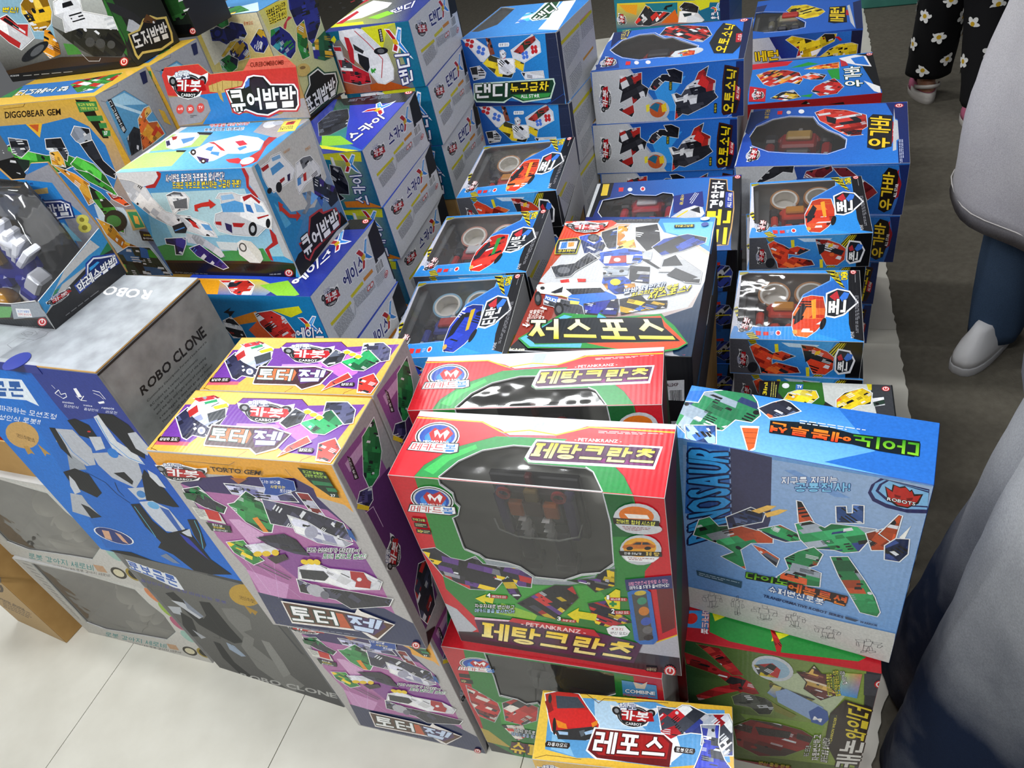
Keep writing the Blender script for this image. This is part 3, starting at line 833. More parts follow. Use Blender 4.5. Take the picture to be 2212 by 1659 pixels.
p c8ccd2 282,480 289,450 264,390 199,367 219,415
p b4b8be 168,369 249,369 239,322 255,251 181,227 47,243
p 24262a 180,312 224,299 260,248 161,223
p b8bcc4 470,730 586,737 612,655 552,570 477,554 437,600 402,663
p 202226 435,731 474,733 449,652 415,580 393,629
l 4a90d8 2 475,714 458,620 501,563
p 1a1c20 601,780 662,794 721,772 715,720 663,704 602,713
e c83030 688,740 697,739 680,736
p c8ccd2 660,714 738,723 709,667 632,647
p d4d8dc 792,814 840,829 827,783 822,712 887,668 891,615 806,625 756,673 772,742
p 1c1e22 831,833 920,837 972,799 982,720 919,645 862,670 845,735 827,783
p c0c4ca 928,759 984,771 997,702 951,665 909,691
l 5aa0e0 2 801,810 769,706 818,638 889,620
p b8bcc4 586,630 738,654 856,621 817,549 705,475 596,512 569,572
e 2f7ed0 736,649 753,635 705,629
p 202226 632,541 713,557 727,514 700,492
p c4c8ce 646,467 778,492 739,427 664,409
e 4a88c8 710,446 727,437 681,427
l 2a2c30 1.4 432,519 517,477 533,419 577,379
l 2a2c30 1.4 586,487 563,442 572,413
p 202226 860,589 900,505 909,412 868,405 715,417 809,548
p d0d4da 883,592 916,569 915,507 880,513 864,556
p c8ced8 654,398 754,420 826,389 836,284 793,250 683,243 654,310
p 3a62b0 772,393 820,382 806,265 773,253
e 6ab0e0 737,393 766,385 712,373
p 202226 575,373 644,387 640,294 676,235 731,212 578,141 549,245
l 60c0d8 1.6 591,363 577,250 566,187
p 1c1e24 669,227 853,287 857,113 930,36 674,-21 593,87 516,115
p 2a3aa8 767,245 810,227 841,103 774,193
p d0d4da 791,256 869,290 842,239 814,241
p 26282c 902,347 967,358 900,204 857,169 865,250
l 60c0d8 1.4 945,348 920,274 859,176
p 7a88a0 480,57 544,84 590,28 540,25
e e8ecf0 223,129 324,98 128,90
e 2a3a78 223,129 314,98 137,93
p d8a888 164,154 217,157 177,92 132,98
p d8a888 259,158 292,150 294,92 261,101
p 18181c 141,21 253,33 377,6 557,-1 953,-2 967,-17 495,-45 257,-35 70,11
#robo.right
bg 8c8e8c
g 989a98 929492 848684 888a88 16,1000 998,998 819,634 22,732
t 141414 - ROBO_CLONE 177,874 826,875 825,837 162,848
t 2a2a2a - Commodity_Description_Forward_backward_is 169,828 795,826 792,817 167,819
t 2a2a2a - RC_robot_to_a_variety_of_movements 169,809 659,804 656,795 167,799
t 2a2a2a - such_as_the_top_and_bottom_of_the_swing 173,792 724,787 721,777 171,782
t 2a2a2a - and_the_left_and_right_arms_of_course_in 172,774 705,767 702,757 170,764
t 2a2a2a - a_two-legged._It_does_not_go_up_to_Asimo? 173,756 738,749 736,739 170,746
t 2a2a2a - There_though,_but_the_level_of_toys_also 173,738 704,732 701,722 171,728
#robolow.front
bg 5c5c5a
p 46484a 869,1098 896,929 976,447 769,509 455,549 500,819
g 6a6a66 747470 4e4e4e 5a5a58 -79,929 896,929 1008,0 43,21
p e8ecf2 5,884 348,842 326,741 246,745 -7,816
t 3f68b8 e8ecf2 로보클론 3,877 344,846 296,756 -24,808
t 4a4a9a - 음성인식_모션조정_따라하는_로봇 -12,743 636,749 621,724 -33,716
e c09a3c 837,844 894,804 711,761
p b08a34 767,760 843,732 800,695 793,718 767,693
t 5a4414 - 대한민국_특허출원 788,831 890,830 875,798 775,803
p 232527 112,667 206,701 231,646 237,567 286,518 340,561 384,680 476,696 478,510 496,393 392,350 305,381 186,441 160,564
p c8ccd2 110,613 211,623 306,542 238,503 174,559
p 8890a0 241,658 267,603 306,542 272,523 209,578
p b8bcc2 19,542 146,569 96,490 16,486
p 232527 103,520 164,482 77,309 -30,275 7,387
p a8acb2 66,365 143,320 80,290
l 26282a 1.2 260,463 341,450 285,355 231,357
p 232527 188,304 243,301 224,129 312,-16 178,2 137,141
p 98a8bc 316,335 372,323 404,243 355,226 291,267
p 7c7c78 542,672 661,705 725,647 673,552 578,504 627,464 562,386 768,112 593,-21 428,147 444,347 543,456 521,578
p 8a8a86 685,473 745,473 735,307 717,199 619,131 651,337
t b8b8b4 - ROBO_CLONE 190,18 1013,133 993,82 157,-39
l 3a3a3a .8 374,624 347,315 519,211
#ceroni.front
w 144,1019 522,1043 885,921 898,756 940,627 914,402 753,220 599,201 225,139 95,186
bg c6c4be
g b4b2ac d0cec8 c8c6c0 bcbab2 25,1037 980,962 1022,44 -45,-65
l 9ab4b0 .8 144,1019 522,1043 885,921 898,756 940,627 914,402 753,220 599,201 225,139 95,186 144,1019
t 3a8a88 - 로봇_강아지_세로비 199,94 716,145 675,63 152,13
t 5a5652 - 대화하는_인공지능(AI)_로봇_강아지_세로비 199,-11 792,70 770,26 176,-60
p c09a78 721,155 798,165 785,84 708,73
e d88858 992,891 1009,813 964,852
e 9ab84a 1002,725 1014,642 968,682
e b8607c 1001,547 1024,473 962,493
e 9cc0b4 989,372 1016,313 949,315
e 3a362c 883,121 920,88 834,56
e d8d0b0 883,121 908,99 849,77
e a08a30 1002,152 1034,109 955,88
e 2c2a24 1002,152 1021,119 969,106
tb 9a9894 16 61,1034 132,1015 55,153 43,199
#cure.top
bg 4aa8dc
g 66b8e4 3a98d4 1f86cc 8fd0ee -24,1032 1008,985 1011,21 8,-7
p a9a4a4 652,1075 1013,984 930,590 684,761
p b02c2c 924,604 926,421 992,111 934,8 875,103 914,351 864,527 856,628
p dfe0e2 -40,1064 71,1098 43,824 42,441 8,-7 -41,69
p b6d67a 21,828 343,810 399,502 31,443
p b6d67a 23,406 334,424 390,92 -5,65
p e8e8e8 21,828 20,870 349,817 361,754
p 141414 213,848 354,816 361,754 242,788
p 141414 250,437 338,424 339,386 270,396
m f2f2f4,dfe3e8/ffffff 101 40 40,690 61,807 235,803 273,743 307,542 216,467 139,517
p 5a9ad8 155,697 250,734 272,651 233,579
p b02a2a 42,770 87,776 114,704 97,680
p 2a2450 50,661 66,685 136,569 119,545
m f6f6f8,eaeaf0,ffffff/ffffff 102 60 383,380 431,548 438,572 612,696 776,617 855,529 896,354 824,294 699,311 660,176 584,139
p c02c2c 428,574 470,580 615,420 663,352 614,383 505,523
p d0302a 635,565 689,581 766,482 720,453
p 4a90d8 719,416 760,459 790,418 766,349
p 3a86d0 480,465 515,484 552,368 481,415
p 3a86d0 552,368 623,346 655,258 567,318
p 2a2460 480,282 612,205 638,132 563,164
e 1c1c20 414,371 438,367 447,303
e e8e8e8 414,371 424,369 427,345
e 1c1c20 588,166 610,163 614,112
e e8e8e8 588,166 597,165 598,144
p c82c2c 743,177 823,201 871,149 877,81 797,113
e eceff2 915,132 956,150 942,62
t d02a2a ffffff 카봇붐을_굴려_넣으면 226,1039 548,1014 565,942 264,947
t 1a1a20 ffffff 로봇모드로_자동변신! 237,925 560,903 584,819 268,851
e e4e6ea 743,920 788,938 779,834
e c8ccd4 794,945 832,947 817,887
p f0e05a 827,970 944,999 999,728 875,726
m c83030,ffffff,5a5a5a 103 8 861,949 915,965 930,883 871,881
t 303030 - 동글이_2개포함 851,846 938,863 964,785 876,764
#cure.front
bg 3fa0d8
g 1f86d0 2f90d6 a8d4e4 8ecad8 207,1039 957,1012 960,208 -54,189
p b8dce4 189,810 889,828 880,581 649,419 170,360
p e6e8ea 2,997 329,1013 328,972 255,892 174,874 -15,870
p b42c2c 320,1013 350,981 327,941 247,856 164,853 183,874 251,892 314,952
p b42c2c 930,1004 954,1002 957,925 928,847 963,765 941,725 908,838 930,916
p c4c4c8 952,1007 1020,999 1022,683 1008,152 951,208 965,725 955,766 935,867 960,934
p b42c2c 937,484 961,408 951,331 864,274 858,160 836,171 834,274 913,342
p 4a9a50 -109,262 116,325 383,292 438,245 825,285 841,159 -107,138
p 2f7a3c 355,268 502,270 483,175 339,184
p 3c2a1c -142,150 841,159 1013,140 993,105 -140,112
p 1a1816 -144,125 1009,129 960,-25 -103,-27
t ffffff 1c2a6a 사이렌을_울리며_카봇붐을_발사한다! 377,970 806,974 775,901 351,901
t ffe838 1c2a6a 드래곤_카봇으로_변신하는_구급차_카봇! 398,899 895,906 864,837 375,842
m e0e2e6,bcc0c8,8a8e96,f4f4f6/ffffff 111 16 -5,945 94,919 173,853 178,767 227,634 313,600 398,587 388,521 291,465 213,499 105,591 10,749
m f0f0f2,d8dade,6a6c72/ffffff 112 16 305,785 372,814 446,802 459,759 409,664 323,643 282,611 293,699
p 6a6c70 326,730 446,759 409,664 315,666
m f4f4f6,e0e2e6,c8ccd2/ffffff 113 18 312,577 409,571 513,520 521,396 431,408 309,465
p d8302c 375,565 411,532 421,470 381,493
p 6aa8e0 451,520 509,509 513,453 464,464
p 24262c 218,499 323,538 328,476 294,430 210,431
l 4a90e0 2 221,454 310,487
m 2a2460,3a3488,24262c/ffffff 114 12 108,372 274,384 249,326 173,217 125,217 158,313 96,325
m b8bcc4,8a8e96,e4e4e8 115 12 294,430 395,408 502,270 511,199 469,187 388,304 273,338
m 3a2a78,4a6ac0,2a2060/ffffff 116 13 266,279 356,315 401,245 460,163 487,91 442,72 357,136 292,207
m f4f4f6,e8eaee,dcdfe4,ffffff/ffffff 117 60 601,606 661,627 694,753 664,753 699,789 794,796 842,769 919,777 973,704 987,580 950,473 912,484 826,408 766,408 649,419 566,453 557,519
p 5aa4e0 673,701 785,729 835,707 817,624 661,627
p 9cc8ec 702,773 790,786 791,745 694,732
p b42828 850,759 920,782 961,715 946,695 911,757 847,718
p 3a78c0 848,697 881,686 879,613 837,634
p 9ac4e8 913,706 955,674 961,622 903,623
p b02424 570,541 614,541 603,503 564,514
p b02424 692,529 783,523 744,485 686,491
p 302858 636,530 679,508 654,430 623,464
e 1c1c1e 818,469 848,468 794,403
e b8bcc0 818,469 834,469 806,436
e 1c1c1e 946,522 962,522 931,479
p b42828 886,576 978,601 974,590 889,560
p d03428 475,695 541,715 596,724 605,745 637,696 579,660 584,682 525,678 484,662 481,635 457,641
p d8e0e0 498,351 663,340 624,260 502,270
m ece9e2,f6f4ee,dcd8ce 118 90 654,340 700,369 763,352 799,262 792,182 756,140 678,144 628,225
e 5a5650 681,295 697,267 655,260
e e8e4dc 681,295 691,274 664,272
emb 934,47 966,41 917,7
tb 8a8a88 2 35,35 308,19 301,0 26,16
t b8b8b8 - HC-B-1410 789,34 875,43 870,29 784,20
#cure.right
bg c9cbc8
g 2f94d0 c4c8cc 1a6aa8 2f88c0 40,992 995,987 983,23 15,143
p d4d2cc 90,1019 982,971 925,506 584,376 246,499 119,829
p 2a8ac4 31,770 175,661 206,476 353,368 152,283 36,143 13,269
p 5ab0dc 79,665 135,565 182,422 84,430
p 141416 15,143 104,173 399,151 936,156 990,32 772,48 11,-19
m f2f2f4,dcdee2,ffffff/ffffff 121 40 115,950 236,946 289,962 427,939 435,900 489,816 519,752 438,705 322,716 134,731 95,801 88,883
p 5aa4e0 214,896 366,890 401,834 206,840
p 8cc0ec 283,955 403,934 399,905 279,927
p b02828 102,945 210,938 206,910 112,912
p a82424 268,772 345,767 337,745 264,743
p 2a2450 392,762 439,756 401,711 365,717
e 1c1c1e 223,731 266,721 203,694
e 1c1c1e 91,762 124,754 80,742
m e4e4e6,b8bcc2,8a8e94,f4f4f4/ffffff 122 13 566,783 693,780 801,750 828,701 874,617 842,521 754,583 584,595 454,570 454,634 497,699
p c83028 604,672 657,670 620,611 573,622
p 5a9adc 500,677 559,671 529,621 469,627
m 202838,3a2a78,3a6ac0,5a606c 123 11 714,590 828,561 885,457 1013,375 968,258 821,260 771,376 683,327 649,456
m 8a9098,6aa0d8,c8ccd0 124 11 486,555 610,518 693,424 548,416 417,392 376,423 507,447
p d03a28 135,649 181,595 157,591 218,491 301,450 312,477 348,415 262,403 271,427 185,476 121,572 100,571
p b8383c 163,244 317,217 451,352 620,335 677,319 674,286 891,225 908,122 844,58 570,71 339,78 217,40 168,91 175,180
p 141216 174,226 326,201 468,332 618,319 660,270 863,221 878,131 824,81 563,92 333,98 211,61 186,98
t ffffff 141216 큐어밤밤 203,267 891,225 867,71 175,99
t d8902c - 자동차모드 463,933 568,924 563,906 456,913
t d8902c - 로봇모드 768,831 861,824 848,800 757,810
#cure.header
poly 105,1525 367,1525 423,1434 670,1436 749,1523 988,1522 1043,1433 1024,1285 1013,1012 -2,1017 3,1139 55,1466
p cf3a34 76,1534 367,1525 423,1434 670,1436 749,1523 988,1522 1043,1433 1008,1249 822,1228 465,1212 -3,1298 46,1467
p e06a58 670,1436 749,1523 988,1522 1043,1433 1041,1424
l c83028 .5 704,1472 1020,1473
p 9a9498 16,1276 252,1274 316,1226 306,1134 191,1037 -11,1018 3,1139
p 2a7ec4 252,1274 327,1276 492,1280 458,1100 1011,1032 1013,1012 191,1015 306,1134 316,1226
p a5a0a4 984,1173 1032,1179 1013,1012 683,1029 816,1059
t 7a2018 - CUREBOMBBOMB 742,1494 978,1488 966,1453 731,1457
p c8a860 373,1343 493,1375 635,1355 629,1316 454,1274 362,1293
l 8a6a30 1 410,1369 392,1300
l 8a6a30 1 449,1374 427,1297
l 8a6a30 1 491,1370 461,1294
l 8a6a30 1 561,1367 537,1306
l 8a6a30 1 603,1363 584,1311
p b89850 418,1298 448,1295 432,1195 417,1227
logo 110,1500 425,1475 315,1235 29,1262
p c83038 478,1302 613,1318 677,1399 732,1407 810,1389 838,1324 999,1307 1008,1249 974,1115 938,1069 814,1079 721,1036 630,1054 567,1101 503,1075 467,1099 471,1181
p ffffff 486,1293 616,1308 681,1389 733,1397 803,1380 830,1313 989,1297 999,1245 966,1121 934,1081 814,1092 718,1052 640,1069 571,1113 508,1087 482,1113 484,1190
p 18141c 494,1285 622,1297 685,1374 728,1385 791,1372 818,1302 979,1285 988,1241 957,1127 930,1094 814,1105 718,1065 649,1081 576,1126 514,1100 496,1128 496,1194
p 2a2030 685,1350 728,1374 784,1363 792,1290 722,1138 654,1144
p 4a78c8 652,1343 695,1377 671,1312 631,1296
t ffffff 120e14 큐어밤밤 505,1295 992,1281 943,1110 470,1107
e d8504a 71,1165 103,1167 55,1124
e d8504a 152,1160 184,1161 137,1121
e d8504a 236,1163 268,1167 221,1122
t ffffff - 6세 61,1182 97,1182 89,1158 51,1156
t ffffff - 3D 142,1175 175,1175 165,1148 132,1147
t ffffff - TV 227,1180 259,1180 252,1157 219,1156
tb 4a4a4a 2 129,1107 182,1107 171,1082 118,1081
#diggo.top
bg d8b040
p 3a7ac0 -184,792 339,741 853,763 930,137 395,191
m 3a8a3c,e8e8ec,b02a2a,24242a 131 10 523,579 559,729 872,837 912,533 864,240 760,204
t ffffff 1a4a2a 디고베어_젬 127,333 601,326 559,503 77,557
p 2a7a3c -248,352 -125,682 23,706 126,293
#diggo.front
bg d0a236
g d8ae40 dcae3c 1f70b8 3a84c4 -198,1054 998,1002 810,137 -619,124
p 2f7cc4 -289,914 294,912 347,852 436,906 708,925 817,880 864,796 817,657 502,463 810,149 -215,140 -945,374
p c8d8e4 460,524 707,503 810,149 273,144
p e8b83a 294,912 442,911 344,849
p c85a28 316,908 406,907 357,873
t 2c1c08 - DIGGOBEAR_GEM 177,972 668,964 642,938 146,944
l 6a4a10 .8 183,984 368,986 435,1013
p 241c10 828,994 937,986 926,825 878,827 842,919
p 3a8a48 822,984 987,979 967,943 807,941
t f0f060 - 정교한_맞물림! 830,978 961,973 963,962 826,967
t f0f060 - 간편한_변신단계! 831,962 968,957 963,945 827,950
p 3a8a48 842,924 972,921 962,899 842,902
p 3a8a48 910,891 972,890 959,869 900,869
p 3a8a48 903,859 971,858 951,834 891,834
t ffffff - 37 914,855 946,855 932,840 903,840
m 3a9a34,2a7a28,50b844,24342c/ffffff 132 14 -69,806 25,825 177,787 305,766 478,766 542,748 573,719 457,711 319,687 83,722 -45,685 -143,717
m 1c1e24,30323a,5a5e68/ffffff 133 12 62,857 213,841 187,803 63,768 15,792
m 24262c,3a3e48,e0e4ec/ffffff 134 12 385,840 524,840 511,776 457,739 416,768 345,798
m 8a94a4,b8c0cc,24262c/ffffff 135 12 632,851 701,885 806,870 776,825 674,808 642,825
m 1e2026,2c2f38,181a1e/ffffff 136 13 664,808 780,820 772,730 824,673 786,647 728,671 675,754
m 3a9a34,50b844,2a6a28/ffffff 137 14 480,722 568,752 674,716 716,660 718,603 726,571 635,605 523,676
m e8b040,c88a28,d8d8dc/ffffff 138 10 356,781 435,784 439,751 415,713 312,727
m d8902c,c03a28,e8b040/ffffff 139 13 310,725 379,701 458,676 533,628 473,536 417,525 423,608 367,673
m 3a9a34,24342c,2a7a28/ffffff 140 14 484,698 589,678 716,601 735,520 692,579 546,640
m 3a9a34,1e2a20,2a7a28,14181c/ffffff 141 14 521,617 588,581 639,510 636,425 585,376 502,401 507,487 486,548
e 1c1e20 574,438 622,400 473,395
e 3a7a3c 558,438 598,419 499,414
m b02a28,d8562c/ffffff 142 12 651,580 751,555 787,519 740,514 662,550
m d89a2c,c8781c,e8b848/ffffff 143 13 413,452 515,414 554,325 638,299 492,286 417,364
m 24342c,3a9a34,2a5a8a,14181c/ffffff 144 14 396,260 550,299 741,293 762,248 783,155 793,142 360,138 362,206
p 2a6ab8 655,299 713,286 684,234 612,241
p c8a868 727,496 836,495 814,399 684,387
p 2a8a5a 730,484 814,483 809,405 718,400
p e8a848 764,466 800,460 779,417 743,424
p 1c1c20 738,387 832,374 832,330 717,334
t ffe030 - 큐브팩이 757,368 823,365 819,356 753,359
t ffffff - 들어있어요 739,351 827,348 821,339 736,342
#diggo.right
bg 9c9da2
g a8aab0 a2a4a8 8c8e94 a0a2a8 5,1001 998,994 1193,577 -58,721
p 5a9cc8 104,962 470,964 730,864 784,729 647,716 140,744 15,742
p a8d4ec 189,961 451,956 702,873 245,929
p c8e4f4 204,949 598,851 588,837 194,936
l 70727a 1 47,974 104,962 470,964 730,864 784,729
l 44464c .7 51,1003 392,988 438,1007
m d8682c,e8a030,c03a20,f0c060/f0e8d8 151 9 450,840 627,863 721,860 720,840 569,829 586,806 728,791 745,735 477,730 273,729 362,785
m 2a2c30,3a3e48,1c1e22 152 11 122,804 321,827 392,807 265,735 50,736
p 1c1c20 147,966 210,960 188,831 125,824 111,847
t ffffff - 디고베어:몸 190,957 169,831 121,830 140,957
p 1c2450 841,990 959,988 902,945 808,946
p d8b040 854,832 932,811 932,746 843,775
#dozer.front
bg 2a2622
g c8ccc8 b0b4b0 3a3a34 3a3630 205,864 978,538 935,13 -38,94
p 8ab4c8 215,724 605,606 511,288 121,402
p 4a8a3c 552,262 632,239 646,157 539,164
p 2f6a2c 985,536 1078,519 960,88 920,173
m e0b428,c8941c,f0cc50,8a6414/e8e8e0 161 16 406,605 485,665 614,622 593,515 539,429 469,383 393,396 389,474 381,543
m 2a2620,8a5a1c 162 12 411,557 454,558 440,466 419,479
m e4e6ea,c4c8ce,f4f4f4/ffffff 163 22 645,580 751,615 829,565 803,478 989,399 981,307 881,314 615,349 648,449 609,493
m e4e6ea,c4c8ce,b02828/ffffff 164 20 194,528 261,545 298,461 375,448 363,342 217,265 160,335 126,411
m 26261f,3a3a34,1a1a18 165 13 538,410 611,340 727,359 981,307 984,163 919,95 721,125 647,197 588,295
e 4a4a48 749,240 782,234 731,203
e 4a4a48 818,219 851,213 801,182
e 4a4a48 888,198 916,193 873,166
m c8801c,8a5212,e0a030 166 12 474,392 511,376 519,267 493,181 395,155 373,220
e 202224 312,230 443,299 264,247
e 5a5c5e 334,236 403,276 313,250
p 3c2c1c -23,103 260,135 481,157 637,138 980,75 972,37 406,50 -24,49
p 1e1d1c -31,72 416,69 980,56 1000,-17 3,7
l e8e8e8 .8 646,157 661,114 669,93 745,82 764,104
emb 917,50 951,50 901,13
t ffe428 141420 변신! 270,610 380,591 352,550 242,577
tb a8a8a4 1 116,50 873,12 868,2 110,38
t d0d0d0 - HC-B-1298 15,65 87,60 80,47 9,50
#dozer.right
bg 262824
p 2f6a2c -17,536 119,512 142,266 -39,168 -48,313
p c8ccd4 252,349 389,256 265,203 101,274
e 2c2c2e 180,409 428,325 90,490
p e0c870 91,247 316,241 492,294 653,293 764,252 956,226 939,169 923,90 860,21 560,12 185,62 51,41 31,85 61,167
p 141414 112,234 335,226 498,278 645,277 734,240 901,216 894,167 881,99 832,39 570,30 189,81 82,64 77,90 97,164
t f0f0f0 0c0c0c 도저밤밤 132,230 891,198 834,67 102,119
m 5a3a1c,3a2412 167 9 451,273 598,313 721,240 668,221
#fore.top
bg 4a8ac0
p c8e0ec 38,50 688,413 1010,29 38,-29
m 3a8a3c,e8c838,2a2a7a,c8d8e4 171 14 154,63 205,335 482,345 823,96 512,-23
#fore.front
bg e8e4c8
g e8c830 f0e8c8 d8b020 e4d890 7,994 1020,1006 1244,502 -63,530
p f0ecd8 71,961 461,958 544,735 76,589
m 22287a,1a1c5c,2c3498,141640/f4f0e0 172 16 234,892 351,906 446,891 588,941 739,913 744,835 676,799 559,805 387,763 306,798 202,803
e 141c50 331,867 415,872 303,818
e 2a34a0 327,862 374,865 313,836
m 2a8a3c,1c6a2c,3aa850/f4f0e0 173 12 316,977 482,986 558,972 541,925 419,902 365,925
m 22287a,c8a028,1a1c5c/f4f0e0 174 13 407,742 636,791 693,748 652,639 459,616 391,671
m e0bc40,c8a028/f4f0e0 175 12 244,667 470,779 562,785 435,730 272,655
m 2a8a3c,1c6a2c,3aa850,141640/f4f0e0 176 13 187,627 357,672 466,626 398,556 280,517 170,543
m 22287a,24242c,c8a028/f4f0e0 177 13 734,746 941,864 1015,850 989,734 879,669 769,684
t d05a1c - 로봇모드 766,933 903,931 889,905 750,905
#fore.right
bg d8d4b0
g e0d878 c8d0a8 a8b890 d0c890 34,1004 1081,884 967,19 162,27
p e8dc58 110,1033 537,970 435,848 156,859
t 1a1a1a ffe838 카봇붐을_굴려넣으면 147,977 492,971 460,911 119,917
t 1a1a1a ffe838 드래곤으로_변신! 136,912 460,906 431,849 126,862
p c83848 335,809 461,851 511,829 411,819 348,770 315,784
m 22287a,1a1c5c,3aa0a8,2a8a3c/f0ecd8 181 14 105,824 269,811 377,723 424,639 368,572 251,542 119,631 24,727
m 22287a,1a1c5c,2c3498,141640/f0ecd8 182 16 556,966 930,938 1074,844 956,666 705,542 602,654 534,773 520,896
m 2a8a3c,1c6a2c,c8a028/f0ecd8 183 14 526,735 685,755 647,621 574,472 435,480 435,595
m 1c5a3c,22287a,c8a028,14402c 184 14 685,548 997,592 1185,500 1033,343 812,361 641,432
e d8b868 381,399 498,408 332,456
e 8a6a3c 386,419 432,417 364,436
p 1c4a34 234,205 384,268 421,344 652,353 740,272 960,218 938,121 798,14 439,26 175,12
p e8e8e0 250,200 396,259 434,330 641,339 721,264 930,213 912,129 784,30 450,40 212,27
p 141a18 268,192 414,250 450,319 630,326 707,257 899,208 890,136 770,46 451,57 246,39
t f4f4f4 101412 포레밤밤 206,170 888,194 820,42 223,41
p 2a2a34 235,25 864,28 1004,-4 190,1
#ace.right
bg d4d6da
p 14161c 846,919 1010,1008 1027,526 817,512
p d9dbdf 861,544 1016,501 987,96 857,56
p 101218 1027,526 1052,-1 979,77 981,521
logo 104,933 318,836 288,575 54,716
t 1c2470 f4f4f8 에이스 384,847 695,810 672,596 371,659
x 622,892 832,925 826,621 610,570
p d4c81c 78,509 370,476 374,431 80,462
p d4c81c 393,524 584,518 588,469 397,478
p d08428 605,530 749,516 750,466 605,482
tb 70747c 14 87,425 342,438 357,231 106,235
tb 7c8088 9 408,460 712,384 711,254 410,311
bar 795,510 914,507 907,362 783,365
emb 899,257 934,245 882,216
e d05a50 628,355 656,349 615,324
e e4e4e6 628,355 646,351 619,336
e d05a50 677,351 706,345 664,320
e e4e4e6 677,351 696,347 669,331
l 20242c .8 405,392 363,260
tb a0a4aa 7 736,393 908,342 895,204 734,235
#sky.right
bg d4d6da
p 14161c 846,919 1010,1008 1027,526 817,512
p d9dbdf 861,544 1016,501 987,96 857,56
p 101218 1027,526 1052,-1 979,77 981,521
logo 104,933 318,836 288,575 54,716
t 1c2470 f4f4f8 스카이 384,847 695,810 672,596 371,659
x 622,892 832,925 826,621 610,570
p d4c81c 78,509 370,476 374,431 80,462
p d4c81c 393,524 584,518 588,469 397,478
p d08428 605,530 749,516 750,466 605,482
tb 70747c 14 87,425 342,438 357,231 106,235
tb 7c8088 9 408,460 712,384 711,254 410,311
bar 795,510 914,507 907,362 783,365
emb 899,257 934,245 882,216
e d05a50 628,355 656,349 615,324
e e4e4e6 628,355 646,351 619,336
e d05a50 677,351 706,345 664,320
e e4e4e6 677,351 696,347 669,331
l 20242c .8 405,392 363,260
tb a0a4aa 7 736,393 908,342 895,204 734,235
#dandy.right
bg d4d6da
p 14161c 846,919 1010,1008 1027,526 817,512
p d9dbdf 861,544 1016,501 987,96 857,56
p 101218 1027,526 1052,-1 979,77 981,521
logo 104,933 318,836 288,575 54,716
t 1c2470 f4f4f8 댄디 384,847 695,810 672,596 371,659
x 622,892 832,925 826,621 610,570
p d4c81c 78,509 370,476 374,431 80,462
p d4c81c 393,524 584,518 588,469 397,478
p d08428 605,530 749,516 750,466 605,482
tb 70747c 14 87,425 342,438 357,231 106,235
tb 7c8088 9 408,460 712,384 711,254 410,311
bar 795,510 914,507 907,362 783,365
emb 899,257 934,245 882,216
e d05a50 628,355 656,349 615,324
e e4e4e6 628,355 646,351 619,336
e d05a50 677,351 706,345 664,320
e e4e4e6 677,351 696,347 669,331
l 20242c .8 405,392 363,260
tb a0a4aa 7 736,393 908,342 895,204 734,235
#ace.front
bg 1878b0
p e88a1c 282,590 570,765 570,612 320,513
p e8602c 441,463 584,671 732,605 753,373 469,345
m c83028,d8d8dc,24242a,8a1c18/ffffff 191 13 552,726 681,772 749,682 779,454 758,354 603,359 556,552
m e4e4e8,c03028,24242a/ffffff 192 11 282,590 357,654 393,499 391,338 292,328 270,468
p 14141a 319,730 397,811 363,752 411,755 347,653 353,712
p d8d820 685,791 893,859 900,768 803,686
x 848,690 984,718 968,472 839,440
t f0f0f4 1c2470 에이스 797,533 1002,551 966,375 776,356
#ace.top
bg 2a4ac0
g f0a020 e0d020 2f8ad0 2468b8 74,194 549,189 1008,-32 280,-33
p 24328a 748,179 806,812 819,1000 989,1010 1016,-32 678,-45
p e8a020 74,179 263,169 348,-2 280,-19
m c83028,24242a,e4e4e8/ffffff 193 13 263,169 472,173 546,117 583,6 525,-10 434,29 350,112
p 8ac83a 588,118 757,180 920,18 837,-39
p d8d820 671,-32 839,-12 869,-37 686,-58
t f4f4f8 1c2470 에이스 756,165 865,648 909,461 866,126
x 796,649 836,862 962,694 930,506
p 14161c 791,846 815,1009 985,1019 985,857
emb 946,969 969,976 961,934
#sky.front
bg 1a7490
g d8d828 1a6a94 1a6486 1a7080 645,1113 995,992 1029,7 589,45
p d8d828 565,1104 979,974 958,820 543,909
p e8e8ec 641,937 670,924 668,723 638,737
p e08020 614,152 838,153 1029,7 615,43
m 24242c,36363e,4a4a54,101014/c8ccd0 201 12 608,801 712,749 728,481 697,283 582,304 628,215 548,157 562,498
x 748,983 916,943 915,625 723,626
t f4f4f8 1c2470 스카이 743,108 775,600 911,605 893,73
p 1a5a94 989,993 1007,990 1044,17 1019,19
#sky.top
bg 24328a
g 241f34 14161c 2f6ac8 3a9a4c 25,1041 1018,1022 1002,-8 435,144
p 2a3ab0 310,838 1024,791 990,11 722,147
p 14161c 25,1041 1034,1019 1039,789 230,851
p 8ac83a 347,303 582,274 832,116 478,121
m 24262e,3a3e4a,1a1a20,4a4e58/8a90a0 202 12 127,549 135,757 327,771 452,605 541,433 436,311 317,307
x 561,672 674,847 860,839 871,526
t f4f4f8 1c2470 스카이 647,247 802,606 929,517 821,153
t 3a3e48 8a90a0 SKYE 719,983 227,963 241,920 747,911
emb 930,981 977,984 951,944
p d8d828 435,144 1002,-8 1012,-43 506,82
#dandy.front
bg 186a80
g 14607c d8d828 1f6a90 b85a20 62,1060 1010,1009 973,-18 23,19
p d8d828 502,1076 913,1027 747,946 621,635 546,790 430,951
p 14607c 60,1052 485,1062 409,920 93,851 69,926
p b8541c 346,125 544,170 848,-8 619,-12 338,30
p 186a8a 847,1030 1008,1001 974,-8 865,8 821,530
